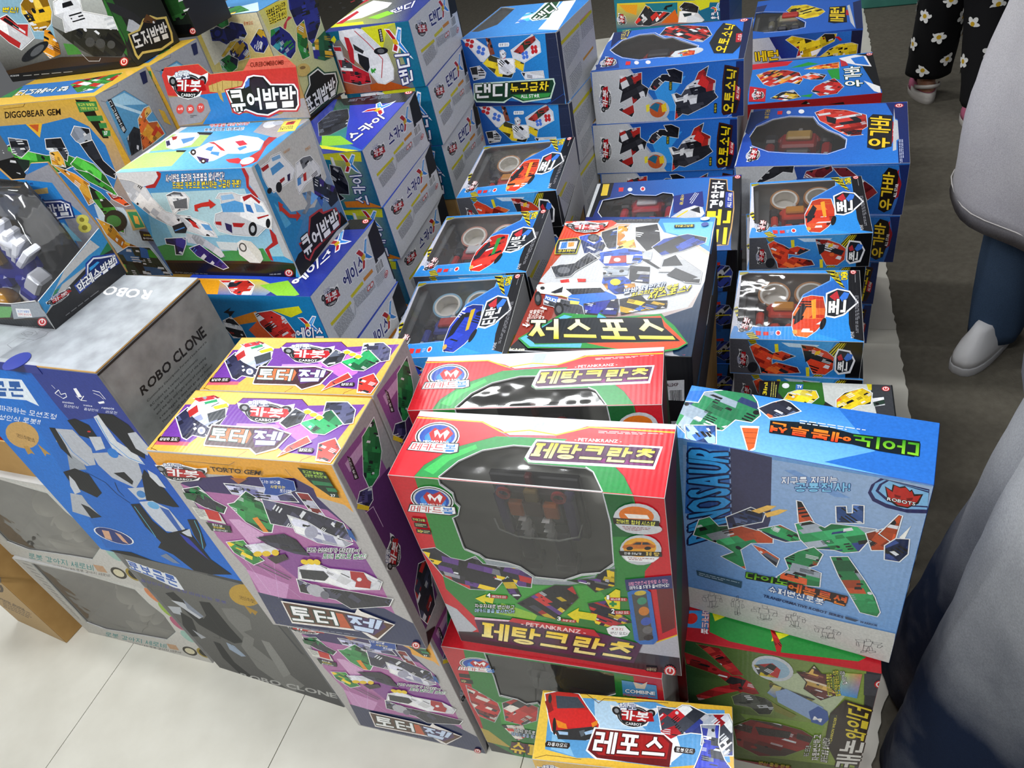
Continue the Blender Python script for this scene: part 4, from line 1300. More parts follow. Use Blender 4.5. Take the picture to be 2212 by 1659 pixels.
m e6e6ea,cfd2d8,f6f6f8/ffffff 211 26 187,994 331,1003 448,965 583,713 660,557 681,335 645,174 532,116 453,147 384,346 280,511 213,704 170,873
p 1e1e22 317,632 430,541 410,397 361,312 299,471
p 2a2a2e 296,780 401,655 376,613 295,690
p b82430 220,900 270,873 282,693 243,480 201,487
l b82430 2 363,963 470,768 590,496 511,213
e 1c1c20 597,621 668,592 552,575
e 5a5c60 597,621 630,598 573,593
p 3aa03c 422,386 443,355 470,378 478,349 451,326 458,297 434,315 415,294 411,341
m b82430,d8d8dc,3a3a40,8a1a20/c8ccd0 212 11 56,767 139,753 131,609 234,444 375,310 369,160 219,144 47,228 66,471
x 704,937 902,910 943,456 717,565
t f4f4f8 1c2470 댄디 726,52 740,540 915,532 875,97
p 14141a 636,940 677,941 662,753 620,751
t ffffff - 자동차모드 668,929 657,762 635,757 645,930
p d8d828 60,892 108,937 120,873 77,818 79,853 42,851
emb 1,61 35,66 -6,23
#dandy.top
bg 24327a
g 8a8a50 3a3a5a 24307a c8d040 -614,789 631,902 999,4 -34,115
p e4e4e8 -10,231 57,586 143,743 483,576 495,454 295,256
p b82430 12,198 90,487 149,440 100,133
p d8d828 -92,199 375,152 433,82 -34,115
m b82430,e4e4e8,3a3a40,d8c820 213 12 -573,777 -397,850 -152,966 66,768 -60,532 -306,485
t f4f4f8 1c2470 댄디 590,339 795,537 856,344 697,252
p 8ac83a 382,232 556,349 697,252 557,155
#newgu.front
bg 1f88d8
g 1f5ab0 2f96e0 2f90dc 1a3a8c 5,993 1019,1029 982,-4 -16,12
p 1a2c66 -10,130 794,22 1002,133 985,-13 -17,3
p 262f4c 894,1003 1022,1029 987,-13 841,2
l 3a4464 .6 909,924 991,931
l 3a4464 .6 892,671 987,680
l 3a4464 .6 875,410 978,420
m e6e8ee,cfd4dc/ffffff 221 40 31,991 138,1013 320,800 222,658 173,679
m e6e8ee,cfd4dc/ffffff 222 40 520,800 762,985 822,885 818,758 632,627 529,684
e c82a30 82,986 105,984 77,957
e c82a30 122,958 144,956 118,930
e c82a30 61,922 84,920 56,893
e c82a30 103,897 126,895 98,869
e 4a7ae0 185,870 206,868 180,842
e 4a7ae0 227,841 247,840 223,812
e 4a7ae0 168,810 191,808 164,780
e 4a7ae0 209,785 231,783 205,757
e c82a30 742,821 759,819 738,789
e c82a30 776,822 792,821 772,791
e c82a30 741,764 757,763 737,732
e c82a30 774,770 791,768 770,738
e 4a7ae0 636,749 653,748 632,720
e 4a7ae0 671,754 688,753 667,725
e 4a7ae0 639,695 656,694 635,667
e 4a7ae0 673,702 688,701 669,673
m e0c428,3a3824,24241c/a8d0f0 223 11 193,644 288,753 380,696 529,684 630,610 603,496 538,567 467,420 318,447 277,519
m eceef4,dcdfe8,4a6ac8/ffffff 224 16 359,681 529,684 516,502 436,465 351,496
m eceef4,b02830,8a9098 225 9 395,810 437,823 466,772 443,691 387,696
m e8eaee,c8ccd4,2c2c30/ffffff 226 16 40,587 148,605 198,507 174,439 51,413
m e8eaee,c8ccd4,2c2c30/ffffff 227 16 589,480 811,489 812,398 615,394
m 6a3020,8a4a38 228 11 275,1000 322,980 340,766 288,753
m b03a34,6a2a28,2c3a2c 229 11 542,781 684,929 786,983 790,919 611,743
pill f4f8fc 1a2a5a 로봇_모드 406,910 511,910 504,863 399,862
p cfe8d8 36,361 914,383 921,307 851,89 544,42 427,127 337,46 21,71 1,130
p 17402a 49,339 899,362 907,308 841,110 547,65 442,141 328,70 31,92 19,138
p 3a9a48 444,162 860,175 830,121 561,76
p 1c2016 445,353 869,357 838,193 428,180
t ffffff 2a3a2a 댄디 51,351 419,346 383,138 20,129
t ffe030 14180c 뉴구급차 446,336 861,344 833,207 428,212
t f0f4f0 - ALL_ST★R 535,171 739,172 730,112 530,113
l 2a5ac0 .8 763,-30 1006,167
#newgu.top
w -394,827 -576,1234 -440,1577 57,1428 206,905 232,384 106,203 -31,214
bg 2f7ac4
g 2a5aa0 3a8ad0 4a9adc 2f6ab0 -751,1409 646,1413 991,66 14,-15
p e6e8ea 773,129 685,1240 811,1202 995,66
m e8eaee,5ac0e0,3a6ac0 231 13 422,699 619,686 588,443 428,375
p d8ecf4 531,491 502,1056 641,1173 777,433 604,404
p 1f4a2c 544,506 542,987 644,1094 749,474 595,441
t ffffff 12301c 댄디 566,483 577,997 748,725 678,404
#newgu.right
bg d0d2d4
p 2b3350 11,987 96,977 71,-47 -26,-6
p e0d428 86,833 594,853 596,795 89,785
p e07ab0 613,860 920,867 929,830 621,824
p d8d428 609,846 974,860 981,815 611,788
tb 8a9098 12 121,728 570,766 539,516 131,413
tb 8a9098 9 633,802 1017,807 1043,609 630,588
p d89a30 582,341 906,365 905,331 590,302
tb 9aa0a6 8 170,308 531,351 506,121 193,20
#phone.top
w 28,918 86,965 767,954 760,846 549,633 506,479 472,362 468,185 197,167 86,171 42,250
bg 2f8ee0
p d2d2de 10,965 86,965 86,171 20,168 5,72 -3,1 10,824
p 1a1a1e 908,1009 1020,1012 1002,11 916,44 896,232
g 2f8ad8 2f9ae8 3aa0ec 2a80d0 197,159 477,178 824,17 125,-8
p 2a6ac0 549,615 743,810 893,936 901,672 724,618 697,450
l 9ab0e0 1.2 28,918 85,969 772,958 764,842 551,629 508,475 474,359 470,176 197,159
stripe -4,416 27,450 104,236 65,202
stripe 120,77 173,95 233,4 171,-14
stripe 9,975 85,978 82,940 12,927
stripe 725,1000 801,1006 880,723 844,758
m d8452a,e86a30,c83420/f4f4f4 401 22 476,186 477,346 550,581 614,616 706,601 723,418 714,257 653,130 585,44 497,62
p 24242a 485,202 495,346 551,513 579,447 529,251
p f0a030 615,548 651,566 652,303 626,286
e 18181a 705,225 723,211 688,147
e 18181a 497,78 515,48 483,108
e e8a850 496,108 514,109 497,78
logo 35,105 54,350 184,304 158,47
p f4f4f8 723,321 729,653 816,723 915,689 977,522 863,341 793,299
p 20242c 736,337 740,636 820,705 906,672 962,522 855,360 793,323
p c03038 756,602 816,688 832,586 805,535
p 3a78d8 832,586 870,672 910,655 895,587 858,520
t ffffff 101418 폰 745,346 751,559 886,579 872,358
p d82a28 195,111 237,105 239,51 203,49
p d82a28 255,98 296,100 298,53 259,52
e f0f0f4 371,88 392,88 372,54
e d82a28 371,88 385,88 372,63
tb c8d8f0 3 309,104 336,105 338,55 313,54
t f0d828 1c1c14 MEMO 903,981 902,855 850,846 847,972
t f0d828 1c1c14 테이프 843,972 836,855 794,846 796,963
emb 947,972 972,972 947,936
tb a0a0a4 1 965,936 963,794 954,794 956,936
t d8d8dc - 포장완구 906,126 931,127 931,45 906,43
tb 8a8a90 3 949,622 943,112 977,114 980,622
#night.top
w 28,918 86,965 767,954 760,846 549,633 506,479 472,362 468,185 197,167 86,171 42,250
bg 2f8ee0
p d2d2de 10,965 86,965 86,171 20,168 5,72 -3,1 10,824
p 1a1a1e 908,1009 1020,1012 1002,11 916,44 896,232
g 2f8ad8 2f9ae8 3aa0ec 2a80d0 197,159 477,178 824,17 125,-8
p 2a6ac0 549,615 743,810 893,936 901,672 724,618 697,450
l 9ab0e0 1.2 28,918 85,969 772,958 764,842 551,629 508,475 474,359 470,176 197,159
stripe -4,416 27,450 104,236 65,202
stripe 120,77 173,95 233,4 171,-14
stripe 9,975 85,978 82,940 12,927
stripe 725,1000 801,1006 880,723 844,758
m c8281c,d83a2c,a81c18/f4f4f4 402 22 476,186 477,346 550,581 614,616 706,601 723,418 714,257 653,130 585,44 497,62
p 24242a 485,202 495,346 551,513 579,447 529,251
p 2a8a3c 615,548 651,566 652,303 626,286
e 18181a 705,225 723,211 688,147
e 18181a 497,78 515,48 483,108
e e8a850 496,108 514,109 497,78
logo 35,105 54,350 184,304 158,47
p f4f4f8 723,321 729,653 816,723 915,689 977,522 863,341 793,299
p 20242c 736,337 740,636 820,705 906,672 962,522 855,360 793,323
p c03038 756,602 816,688 832,586 805,535
p 3a78d8 832,586 870,672 910,655 895,587 858,520
t ffffff 101418 나이트 745,346 751,559 886,579 872,358
p d82a28 195,111 237,105 239,51 203,49
p d82a28 255,98 296,100 298,53 259,52
e f0f0f4 371,88 392,88 372,54
e d82a28 371,88 385,88 372,63
tb c8d8f0 3 309,104 336,105 338,55 313,54
t f0d828 1c1c14 MEMO 903,981 902,855 850,846 847,972
t f0d828 1c1c14 테이프 843,972 836,855 794,846 796,963
emb 947,972 972,972 947,936
tb a0a0a4 1 965,936 963,794 954,794 956,936
t d8d8dc - 포장완구 906,126 931,127 931,45 906,43
tb 8a8a90 3 949,622 943,112 977,114 980,622
#taran.top
w 28,918 86,965 767,954 760,846 549,633 506,479 472,362 468,185 197,167 86,171 42,250
bg 2f8ee0
p d2d2de 10,965 86,965 86,171 20,168 5,72 -3,1 10,824
p 1a1a1e 908,1009 1020,1012 1002,11 916,44 896,232
g 2f8ad8 2f9ae8 3aa0ec 2a80d0 197,159 477,178 824,17 125,-8
p 2a6ac0 549,615 743,810 893,936 901,672 724,618 697,450
l 9ab0e0 1.2 28,918 85,969 772,958 764,842 551,629 508,475 474,359 470,176 197,159
stripe -4,416 27,450 104,236 65,202
stripe 120,77 173,95 233,4 171,-14
stripe 9,975 85,978 82,940 12,927
stripe 725,1000 801,1006 880,723 844,758
m 2038a8,1c2c80,2c4ac8/f4f4f4 403 22 476,186 477,346 550,581 614,616 706,601 723,418 714,257 653,130 585,44 497,62
p 141826 485,202 495,346 551,513 579,447 529,251
p c8a828 615,548 651,566 652,303 626,286
e 18181a 705,225 723,211 688,147
e 18181a 497,78 515,48 483,108
e e8a850 496,108 514,109 497,78
logo 35,105 54,350 184,304 158,47
p f4f4f8 723,321 729,653 816,723 915,689 977,522 863,341 793,299
p 20242c 736,337 740,636 820,705 906,672 962,522 855,360 793,323
p c03038 756,602 816,688 832,586 805,535
p 3a78d8 832,586 870,672 910,655 895,587 858,520
t ffffff 101418 타란 745,346 751,559 886,579 872,358
p d82a28 195,111 237,105 239,51 203,49
p d82a28 255,98 296,100 298,53 259,52
e f0f0f4 371,88 392,88 372,54
e d82a28 371,88 385,88 372,63
tb c8d8f0 3 309,104 336,105 338,55 313,54
t f0d828 1c1c14 MEMO 903,981 902,855 850,846 847,972
t f0d828 1c1c14 테이프 843,972 836,855 794,846 796,963
emb 947,972 972,972 947,936
tb a0a0a4 1 965,936 963,794 954,794 956,936
t d8d8dc - 포장완구 906,126 931,127 931,45 906,43
tb 8a8a90 3 949,622 943,112 977,114 980,622
#phone.front
bg 2f88d4
p 55565c -6,998 137,1011 255,14 -8,26
g 2f7ec8 4aa8e8 2a78cc 2468c0 186,985 792,993 666,39 255,14
p 101114 819,1006 993,1011 1011,-21 897,-25 877,618
stripe 127,1047 195,1054 216,857 167,864
stripe 753,706 811,956 875,963 806,488
stripe 648,5 692,145 734,13 706,-21
p c8e0f4 399,934 683,890 648,791 458,820
logo 57,224 60,737 155,615 144,83
m c83c24,e86a30,24242a,8a2018/c8d0d8 411 9 163,794 206,876 246,799 286,740 336,625 403,687 501,566 417,434 328,482 331,300 369,368 527,239 549,108 374,37 254,51 242,238 200,464
m c83c24,e86a30,24242a,8a2018/c8d0d8 412 18 552,876 647,844 744,707 795,560 794,240 742,84 655,95 588,518
p 24242a 564,734 631,724 626,513 590,411
p f0c030 659,720 696,749 689,645 652,615
e 20242a 183,209 222,241 189,59
p f4f4f8 802,629 820,817 909,769 954,502 929,151 841,90 810,202
p 20242c 814,610 828,771 903,725 940,504 917,207 846,144 821,230
p c03038 820,591 847,674 866,514 834,484
p 3a78d8 869,549 892,702 931,662 925,541 890,476
t ffffff 101418 폰 831,200 830,484 899,492 904,172
p e8d828 347,890 375,896 382,672 355,665
p e8d828 594,266 620,270 628,7 603,2
#night.front
bg 2f88d4
p 55565c -6,998 137,1011 255,14 -8,26
g 2f7ec8 4aa8e8 2a78cc 2468c0 186,985 792,993 666,39 255,14
p 101114 819,1006 993,1011 1011,-21 897,-25 877,618
stripe 127,1047 195,1054 216,857 167,864
stripe 753,706 811,956 875,963 806,488
stripe 648,5 692,145 734,13 706,-21
p c8e0f4 399,934 683,890 648,791 458,820
logo 57,224 60,737 155,615 144,83
m c8281c,d8d8dc,24242a,8a2018/c8d0d8 413 9 163,794 206,876 246,799 286,740 336,625 403,687 501,566 417,434 328,482 331,300 369,368 527,239 549,108 374,37 254,51 242,238 200,464
m c8281c,d8d8dc,24242a,8a2018/c8d0d8 414 18 552,876 647,844 744,707 795,560 794,240 742,84 655,95 588,518
p 24242a 564,734 631,724 626,513 590,411
p f0c030 659,720 696,749 689,645 652,615
e 20242a 183,209 222,241 189,59
p f4f4f8 802,629 820,817 909,769 954,502 929,151 841,90 810,202
p 20242c 814,610 828,771 903,725 940,504 917,207 846,144 821,230
p c03038 820,591 847,674 866,514 834,484
p 3a78d8 869,549 892,702 931,662 925,541 890,476
t ffffff 101418 나이트 831,200 830,484 899,492 904,172
p e8d828 347,890 375,896 382,672 355,665
p e8d828 594,266 620,270 628,7 603,2
#taran.front
bg 2f88d4
p 55565c -6,998 137,1011 255,14 -8,26
g 2f7ec8 4aa8e8 2a78cc 2468c0 186,985 792,993 666,39 255,14
p 101114 819,1006 993,1011 1011,-21 897,-25 877,618
stripe 127,1047 195,1054 216,857 167,864
stripe 753,706 811,956 875,963 806,488
stripe 648,5 692,145 734,13 706,-21
p c8e0f4 399,934 683,890 648,791 458,820
logo 57,224 60,737 155,615 144,83
m 2038a8,d8d8dc,24242a,c83030/c8d0d8 415 9 163,794 206,876 246,799 286,740 336,625 403,687 501,566 417,434 328,482 331,300 369,368 527,239 549,108 374,37 254,51 242,238 200,464
m 2038a8,d8d8dc,24242a,c83030/c8d0d8 416 18 552,876 647,844 744,707 795,560 794,240 742,84 655,95 588,518
p 141826 564,734 631,724 626,513 590,411
p f0c030 659,720 696,749 689,645 652,615
e 20242a 183,209 222,241 189,59
p f4f4f8 802,629 820,817 909,769 954,502 929,151 841,90 810,202
p 20242c 814,610 828,771 903,725 940,504 917,207 846,144 821,230
p c03038 820,591 847,674 866,514 834,484
p 3a78d8 869,549 892,702 931,662 925,541 890,476
t ffffff 101418 타란 831,200 830,484 899,492 904,172
p e8d828 347,890 375,896 382,672 355,665
p e8d828 594,266 620,270 628,7 603,2
#phone.right
bg c8c8c8
p 101114 -31,914 49,800 128,-127 -257,358 -232,979
p d8c828 46,789 367,650 432,549 114,629
tb 8a8c90 10 108,607 498,446 978,-559 403,-82
#night.right
bg c8c8c8
p 101114 -31,914 49,800 128,-127 -257,358 -232,979
p d8c828 46,789 367,650 432,549 114,629
tb 8a8c90 10 108,607 498,446 978,-559 403,-82
#taran.right
bg c8c8c8
p 101114 -31,914 49,800 128,-127 -257,358 -232,979
p d8c828 46,789 367,650 432,549 114,629
tb 8a8c90 10 108,607 498,446 978,-559 403,-82
#jus.top
bg c2c4c8
g c8481e e8c8b0 9aa0a8 6a1c14 -14,1009 996,999 1005,-18 0,25
p c2c4c8 108,811 363,972 676,959 1034,638 998,456 930,303 766,254 478,266 56,466 -4,484
p d2d4d6 472,946 586,952 596,798 506,801
p d03c20 -14,1009 323,1004 363,972 307,888 92,812 16,732 17,941
p f0a080 207,850 366,961 461,957 312,867
p 2c2c30 316,1001 644,1003 637,961 364,969
t 4a4a50 - JUSFORCE 366,1006 591,1000 593,973 370,978
p 2a86d0 644,1003 998,1001 991,866 998,702 864,811 692,876 637,961
p 6abcf0 668,960 987,957 985,750 846,831 707,875
p 8a2a1c 0,25 -27,292 -4,484 170,311 173,221 30,78
p 14304c 813,240 956,303 1004,507 1020,119 1005,-18 905,12
p 1a1a1e 0,25 30,78 152,15 543,28 934,-14 1005,-18 4,21
p 14161a 7,33 205,17 796,15 1004,-15 1006,-25 6,10
l b0b4ba .5 191,748 931,741
l b0b4ba .5 130,604 916,603
l b0b4ba .5 110,484 835,482
m 1e1f24,2f3036,24488a/dcdcdc 241 16 283,889 375,928 430,743 369,744 309,796
m 1c1c20,2c2d33,16161a/dcdcdc 242 16 500,924 632,950 662,877 693,756 613,720 524,820
m d89020,b87010,e8b050/dcdcdc 243 12 380,939 449,942 453,863 422,803 509,821 540,750 422,743
m e8eaee,c8ccd2 244 14 432,884 497,903 516,820 468,802
m 20409a,1c2a5a,2c2d33,16326e/dcdcdc 245 16 143,852 201,871 287,847 341,765 326,706 219,708
e 2a2b2e 242,838 282,837 253,802
e 5a5c60 242,838 270,838 250,814
m 20409a,16326e,1c1c20,2c2d33/dcdcdc 246 18 644,748 703,815 843,851 962,818 960,779 836,715 715,680
m 1e50b4,16388a,2c64d0,142a64/dcdcdc 247 16 311,706 397,724 468,742 562,721 617,700 598,626 517,599 386,601 335,648
m b8bcc4,d8dce2,8a8e98 248 14 271,688 313,726 340,658 298,649
m b8bcc4,d8dce2,8a8e98 249 14 584,720 652,709 658,643 606,653
p e4e6ea 357,676 401,681 425,619 369,619
p a82820 402,678 497,682 515,625 400,617
p e4e6ea 497,684 541,685 542,617 513,618
e d8d0c8 447,648 469,648 451,632
m 9aa2ac,7a828c,b8c0c8,5a6068 250 13 373,591 539,599 542,527 394,519
m 14161c,24262e,1c2a5a 251 18 539,599 663,588 682,465 560,483
m 1e50b4,16388a,142a64 252 13 396,510 523,518 574,483 567,397 500,388 401,465
e e8d020 481,474 513,474 487,450
m d8902c,b87018 253 10 397,457 437,465 449,422 416,414
m d8902c,b87018 254 10 538,457 599,465 616,423 556,414
m 3a3c42,54565e,2a2b2f/dcdcdc 255 13 40,595 99,604 185,622 250,708 317,658 206,556 187,520 100,511
e 3c3e44 131,566 203,565 146,520
e 6a6c72 131,566 172,566 139,540
m c2c4c8,eef0f2,b0b4ba,1c1d20/dcdcdc 256 26 726,588 733,661 799,688 971,550 970,465 890,473 809,551 726,552
p 24262a 736,642 800,678 856,595 733,588
p 2a2c30 773,525 818,578 958,507 890,473
m 1c1d20,3a3c40 257 12 591,654 637,644 736,570 707,579
m d8d8da,ccced2,e4e4e6/ffffff 258 40 -2,448 86,466 146,466 394,465 456,397 529,355 353,363 253,362 146,378 30,395
m 2058b8,1c4694,2c68d0/e8e8ee 259 26 225,362 257,396 439,405 511,372 539,315 543,275 355,264 261,295
p 1c1d22 104,395 170,439 177,396 136,387
p 24262c 190,422 404,431 442,397 248,379
p c82a24 134,488 187,497 200,470 146,466
p f0f0f0 187,497 238,501 254,473 200,470
p c82a24 238,499 295,497 298,474 251,473
m 4a4c54,34363c/c2c4c8 260 12 86,344 155,353 264,328 331,296 367,225 235,246 161,294 98,310
m 1c2a8a,2a3ab0,101438,14161c/3a3c44 261 12 340,313 524,347 543,299 544,243 366,248
p 3868c0 80,378 167,361 167,319 86,344
t e8f0f8 - POLICE 87,369 162,344 166,319 91,345
p f0e060 247,337 307,329 306,308 255,312
l e8d820 1.2 114,387 242,353 301,345
e 1a1a1c 42,352 64,352 61,301
e 54565a 42,352 55,352 52,325
e 1a1a1c 200,274 229,275 217,226
e 54565a 200,274 217,274 210,248
e e8e8ec 41,426 70,426 50,399
e 2a2a2c 44,426 59,426 49,413
m 1c1d22,2c2d33,2a5ab0,c8a020 262 14 538,347 652,381 695,340 814,341 816,294 664,268 571,244
logo -12,992 304,985 303,873 43,889
p 20242c 9,773 9,819 132,836 164,810 168,699 28,697
l e8e020 1.2 9,773 9,819 132,836 164,810 168,699 28,697 9,773
p f4f4f4 27,803 146,805 155,739 38,737
p 3a78c0 41,797 79,802 90,745 48,741
p e89040 85,796 128,798 133,760 95,755
t ffe838 - 큐브팩이 39,732 149,734 152,714 42,711
p 14161a 749,930 874,931 874,905 750,905
t ffe838 - TV광고상품 757,927 867,928 868,909 756,907
e f0f4f8 933,978 962,979 934,962
e 2a4a9c 939,928 962,930 940,910
t d8ecff 1c2c5c 쌈바_체인지! 547,422 782,473 776,435 553,382
t ffe838 1c1c14 최고의_경찰_카봇 603,389 858,461 851,427 602,364
t ffe420 1c1c14 저스포스! 704,394 933,452 914,403 701,344
t f0e8e0 - 맞물림이 28,264 112,271 115,246 31,242
t f0e8e0 - 정교하고 30,239 111,244 115,224 32,219
t f0e8e0 - 변신단계가 32,217 133,225 136,201 33,195
t f0e8e0 - 간편하다! 30,195 118,198 120,177 32,171
p f0f0f0 80,281 97,293 99,284 123,281 128,268 105,272
p f0f0f0 18,171 46,162 41,171 68,164 49,146 46,154 22,159
p 2a8a3c 28,74 234,248 439,234 447,253 504,219 723,242 798,251 830,217 883,174 970,69 925,33 799,1 543,28 111,14
p 5ab0e4 42,75 246,234 298,223 226,191 99,80 143,37 406,52 407,27 120,25
p e0502c 636,221 795,236 828,195 961,72 924,43 767,7 541,35 417,59 722,68 905,81 811,187
p 101820 78,80 206,206 456,222 804,224 828,165 929,81 405,55 141,44
p 4aa8e0 443,218 442,245 497,219
t ffdc14>fff8d0 101410 저스포스 59,203 799,217 912,77 87,76
t ffffe0 - HC-B-108B 9,10 96,10 98,-3 12,-3
emb 960,-13 983,-12 960,-30
#jus.front
bg 15161a
p e4e4e4 854,453 955,492 948,-8 860,-124
t 4a1a28 - ALLSHOP 862,393 922,420 921,343 862,317
bar 870,256 948,287 944,-9 871,-73
#jus.right
bg 15161a
p 2a86d0 984,1039 1026,903 735,854 690,1009
#pron.top
w 112,493 77,562 84,731 219,764 261,811 297,783 445,756 489,794 554,768 566,724 559,447
bg 243084
g 1c2468 2a78d0 2460b8 1c2468 -4,1022 998,978 1006,-106 -7,-44
p cfd2d4 -4,1022 27,1018 22,502 -27,507
p 16181e 27,1018 122,1014 126,778 58,734 47,499 22,502
p 16181e 941,978 1000,978 1009,-106 962,17
p d8b83a 45,988 92,985 101,808 57,805
t d8b83a - 01 79,983 88,810 54,814 45,988
l e0e4e8 2 111,490 74,563 80,735 218,771 261,818 296,790 444,763 488,801 556,775 569,724 563,444
p c82a30 169,916 203,915 207,853 175,855
e d8d8e0 253,877 270,875 257,847
e d8d8e0 342,875 360,872 346,839
e c82a30 342,875 353,873 344,851
p 1f2a78 564,741 754,785 775,567 585,492
t f0d828 - 이렇게! 637,749 637,607 614,610 614,752
tb e0e4ec 3 733,754 697,608 664,645 701,775
m e6e8ee,d8dade,c8ccd2/f4f4f8 271 30 582,445 642,534 714,582 761,553 780,471 754,412
p 24262c 688,529 745,570 758,474 711,510
p e8c828 605,442 673,530 677,514 620,438
p c8a06a 790,973 908,938 918,781 956,759 967,514 961,271 947,59 859,52 790,423
p 14161a 796,958 902,928 913,773 951,750 960,522 953,279 940,74 863,68 797,430
p 243a9c 903,757 952,743 956,523 908,536
t f4f4f8 - ALL_STAR 919,543 923,738 947,735 945,532
t ffffff 101014 경찰차 809,539 812,934 897,913 894,538
t ffe020 101014 프론 803,84 799,524 949,508 944,67
emb 974,967 995,966 975,939
#pron.front
bg 1f5cb0
g 1f60b8 2a6cc0 1a4a9c 1a4a98 428,941 950,982 912,-195 361,-223
p 101218 943,996 1006,1015 989,-140 905,-195
m 2a3a8c,20306c,c8ccd4,3a3c44/8a9ac8 272 14 852,431 887,656 949,620 969,476 955,159 899,105 844,257
p e8d828 837,375 955,392 955,363 837,345
pill d8dce4 2a2a30 자동차_모드 835,-15 905,-2 904,-86 833,-99
p c83028 853,716 901,725 898,655 856,645
#auto.top
w 58,517 108,739 220,851 324,841 368,762 420,681 476,690 536,592 675,397 671,356 535,320 515,217 543,181 429,219 304,206 176,304 109,412
bg 2452a4
g 2c5ab0 2a6ad0 2f80e0 2a58b0 -19,1092 991,955 1020,-56 2,44
p ccd0d4 -19,1092 0,1084 19,804 -2,719 29,49 2,44
p 1c2c5c 0,1084 142,1092 134,791 80,749 47,580 19,804
t e0c848 - 07_오토소닉 84,779 62,1036 124,1034 137,774
l e8ecf0 2 53,518 105,755 218,868 330,864 375,775 422,696 473,715 543,605 682,402 680,339 540,305 529,199 431,204 306,188 178,286 107,398 53,518
m 24242a,b8302a,8a2420,d8d8dc/f4f4f4 281 13 373,791 398,1002 474,1002 553,969 693,879 746,644 697,488 621,546 519,673
e c8ccd2 594,272 724,282 591,165
m c84a28,3aa0c0,e8c828,8a3020 282 9 557,257 604,324 670,287 672,191 589,178
p 20242c 748,440 771,724 803,927 888,844 967,587 956,281 922,132 801,173
t f0d020 14161c 오토소닉 802,214 820,904 892,842 872,162
p b82430 912,608 962,603 968,387 923,390
t ffffff - 스타 928,430 929,587 956,576 958,418
p 16224c 944,960 991,955 1020,-56 967,-51
p 24408a 9,164 150,256 191,53 38,47
logo 30,116 32,366 146,286 163,48
p d82a28 219,179 252,173 261,90 228,95
e d8d8e0 299,126 316,120 306,81
e d8d8e0 379,111 397,105 385,66
emb 943,942 973,942 945,897
#auto.front
bg 2464c0
g c6c8cc 2a68c0 1f58b4 c2c4c8 11,1033 1017,958 997,-20 -7,23
g 1f4aa0 2f74d0 2a6ccc 2a80d8 271,1012 960,963 929,-28 511,7
p c4c6ca 11,1033 255,1005 290,873 352,584 468,192 511,7 -7,23
p 3a9ae8 403,742 635,791 553,498 586,169 468,192
p 1a2c66 953,964 1017,958 998,-20 922,-27
l e8f0fa 1 877,-29 937,78
logo 29,256 44,781 140,717 110,195
m 24242a,3a3a42,b02c28,8a2020,d8d8dc/e8ecf0 283 12 203,893 250,861 282,895 346,911 340,714 384,619 364,474 332,481 272,363 275,208 256,122 171,273 231,349 184,403 209,615 186,663
m 1c1c22,34343c,b02c28,dcdce0/e8ecf0 284 12 392,618 427,757 484,847 530,837 516,922 562,931 614,858 603,675 550,708 497,741 431,588
m 24242a,b02c28,3a3a42,dcdce0/e8ecf0 285 13 541,479 569,494 599,445 640,604 694,696 718,833 778,919 762,761 821,666 812,462 833,374 764,241 702,167 639,93 601,122 584,81 551,21 564,281
p e8e8ec 614,442 645,478 635,331 612,315
p d8302a 740,787 783,655 767,534 708,631
e bcc0c6 437,220 516,204 432,22
e c05a30 437,220 492,209 433,77
p 2a6a8a 382,275 424,353 455,325 436,176
p f0c828 463,302 495,339 500,186 467,170
p f0e040 360,323 384,340 381,209 360,191
pill 20241c f0e040 변신모드 522,568 527,717 544,714 539,564
pill 20241c f0e040 자동차 809,92 812,263 829,259 826,89
p 3a1c1a 858,93 865,636 881,923 910,906 971,852 960,574 982,487 974,282 952,64 869,37
p 16161c 868,113 876,633 889,891 960,835 951,565 971,479 966,294 943,87
t f4d41c 101014 오토소닉 866,92 895,850 956,816 933,74
p b82430 949,566 980,487 974,282 945,309
t ffffff - ALL_STAR 952,328 960,543 974,519 967,308
#auto.right
bg b8babc
#uga.top
w 45,486 72,670 114,707 169,786 273,827 425,796 461,665 524,556 598,469 642,387 639,256 541,172 304,209 187,238 74,344
bg 2a4aac
g 2a4a9c 2a70d0 2f80dc 2a50b8 -10,1023 1000,981 1000,-17 8,18
p c8ccd0 -10,1023 14,1031 36,717 1,470 8,18 -29,20
p 24386c 5,941 135,990 136,812 67,713 33,528 5,572
t d8b83a - 08_우가바 104,816 100,984 135,990 139,812
l dfe4ea 2 43,486 70,674 168,795 272,838 428,808 467,675 527,566 601,478 647,394 643,248 542,162 305,198 188,226 72,336
m b8342c,c84a3c,8a201c,24242a,d8d8dc/f4f4f4 291 15 435,881 492,938 627,897 751,794 761,589 708,496 736,454 654,444 566,571 520,658 473,726
p 24262c 506,806 573,755 570,652 518,700
m 24242a,5a1c1c 292 10 594,568 734,533 729,455 653,463
p b02030 897,733 917,630 957,566 953,432 916,379 896,234
p 26262a 766,245 766,730 793,799 911,762 903,252 819,205
t f8d030 18140c 우가바 769,254 779,780 901,733 893,231
t ffffff - ALL_STAR 908,408 914,591 937,578 933,406
p 1c2c66 870,991 1002,981 1000,-17 939,-21 935,322 969,430 975,643 921,710
p c4c8cc 919,897 924,689 974,623 969,411 929,341 928,196 909,179
p 1c2c66 938,728 996,720 997,155 947,159
emb 950,931 978,931 950,892
p d82a28 185,938 218,938 219,871 188,875
e d8d8e0 261,905 276,903 263,872
e f0f0f4 343,911 362,909 346,871
tb c8d0e8 3 942,358 945,4 970,2 968,355
logo 51,79 54,326 140,280 141,46
#uga.front
bg 2468c4
g c4c6ca 2a74cc 2064bc c0c2c6 6,1016 1002,972 1000,-1 35,-27
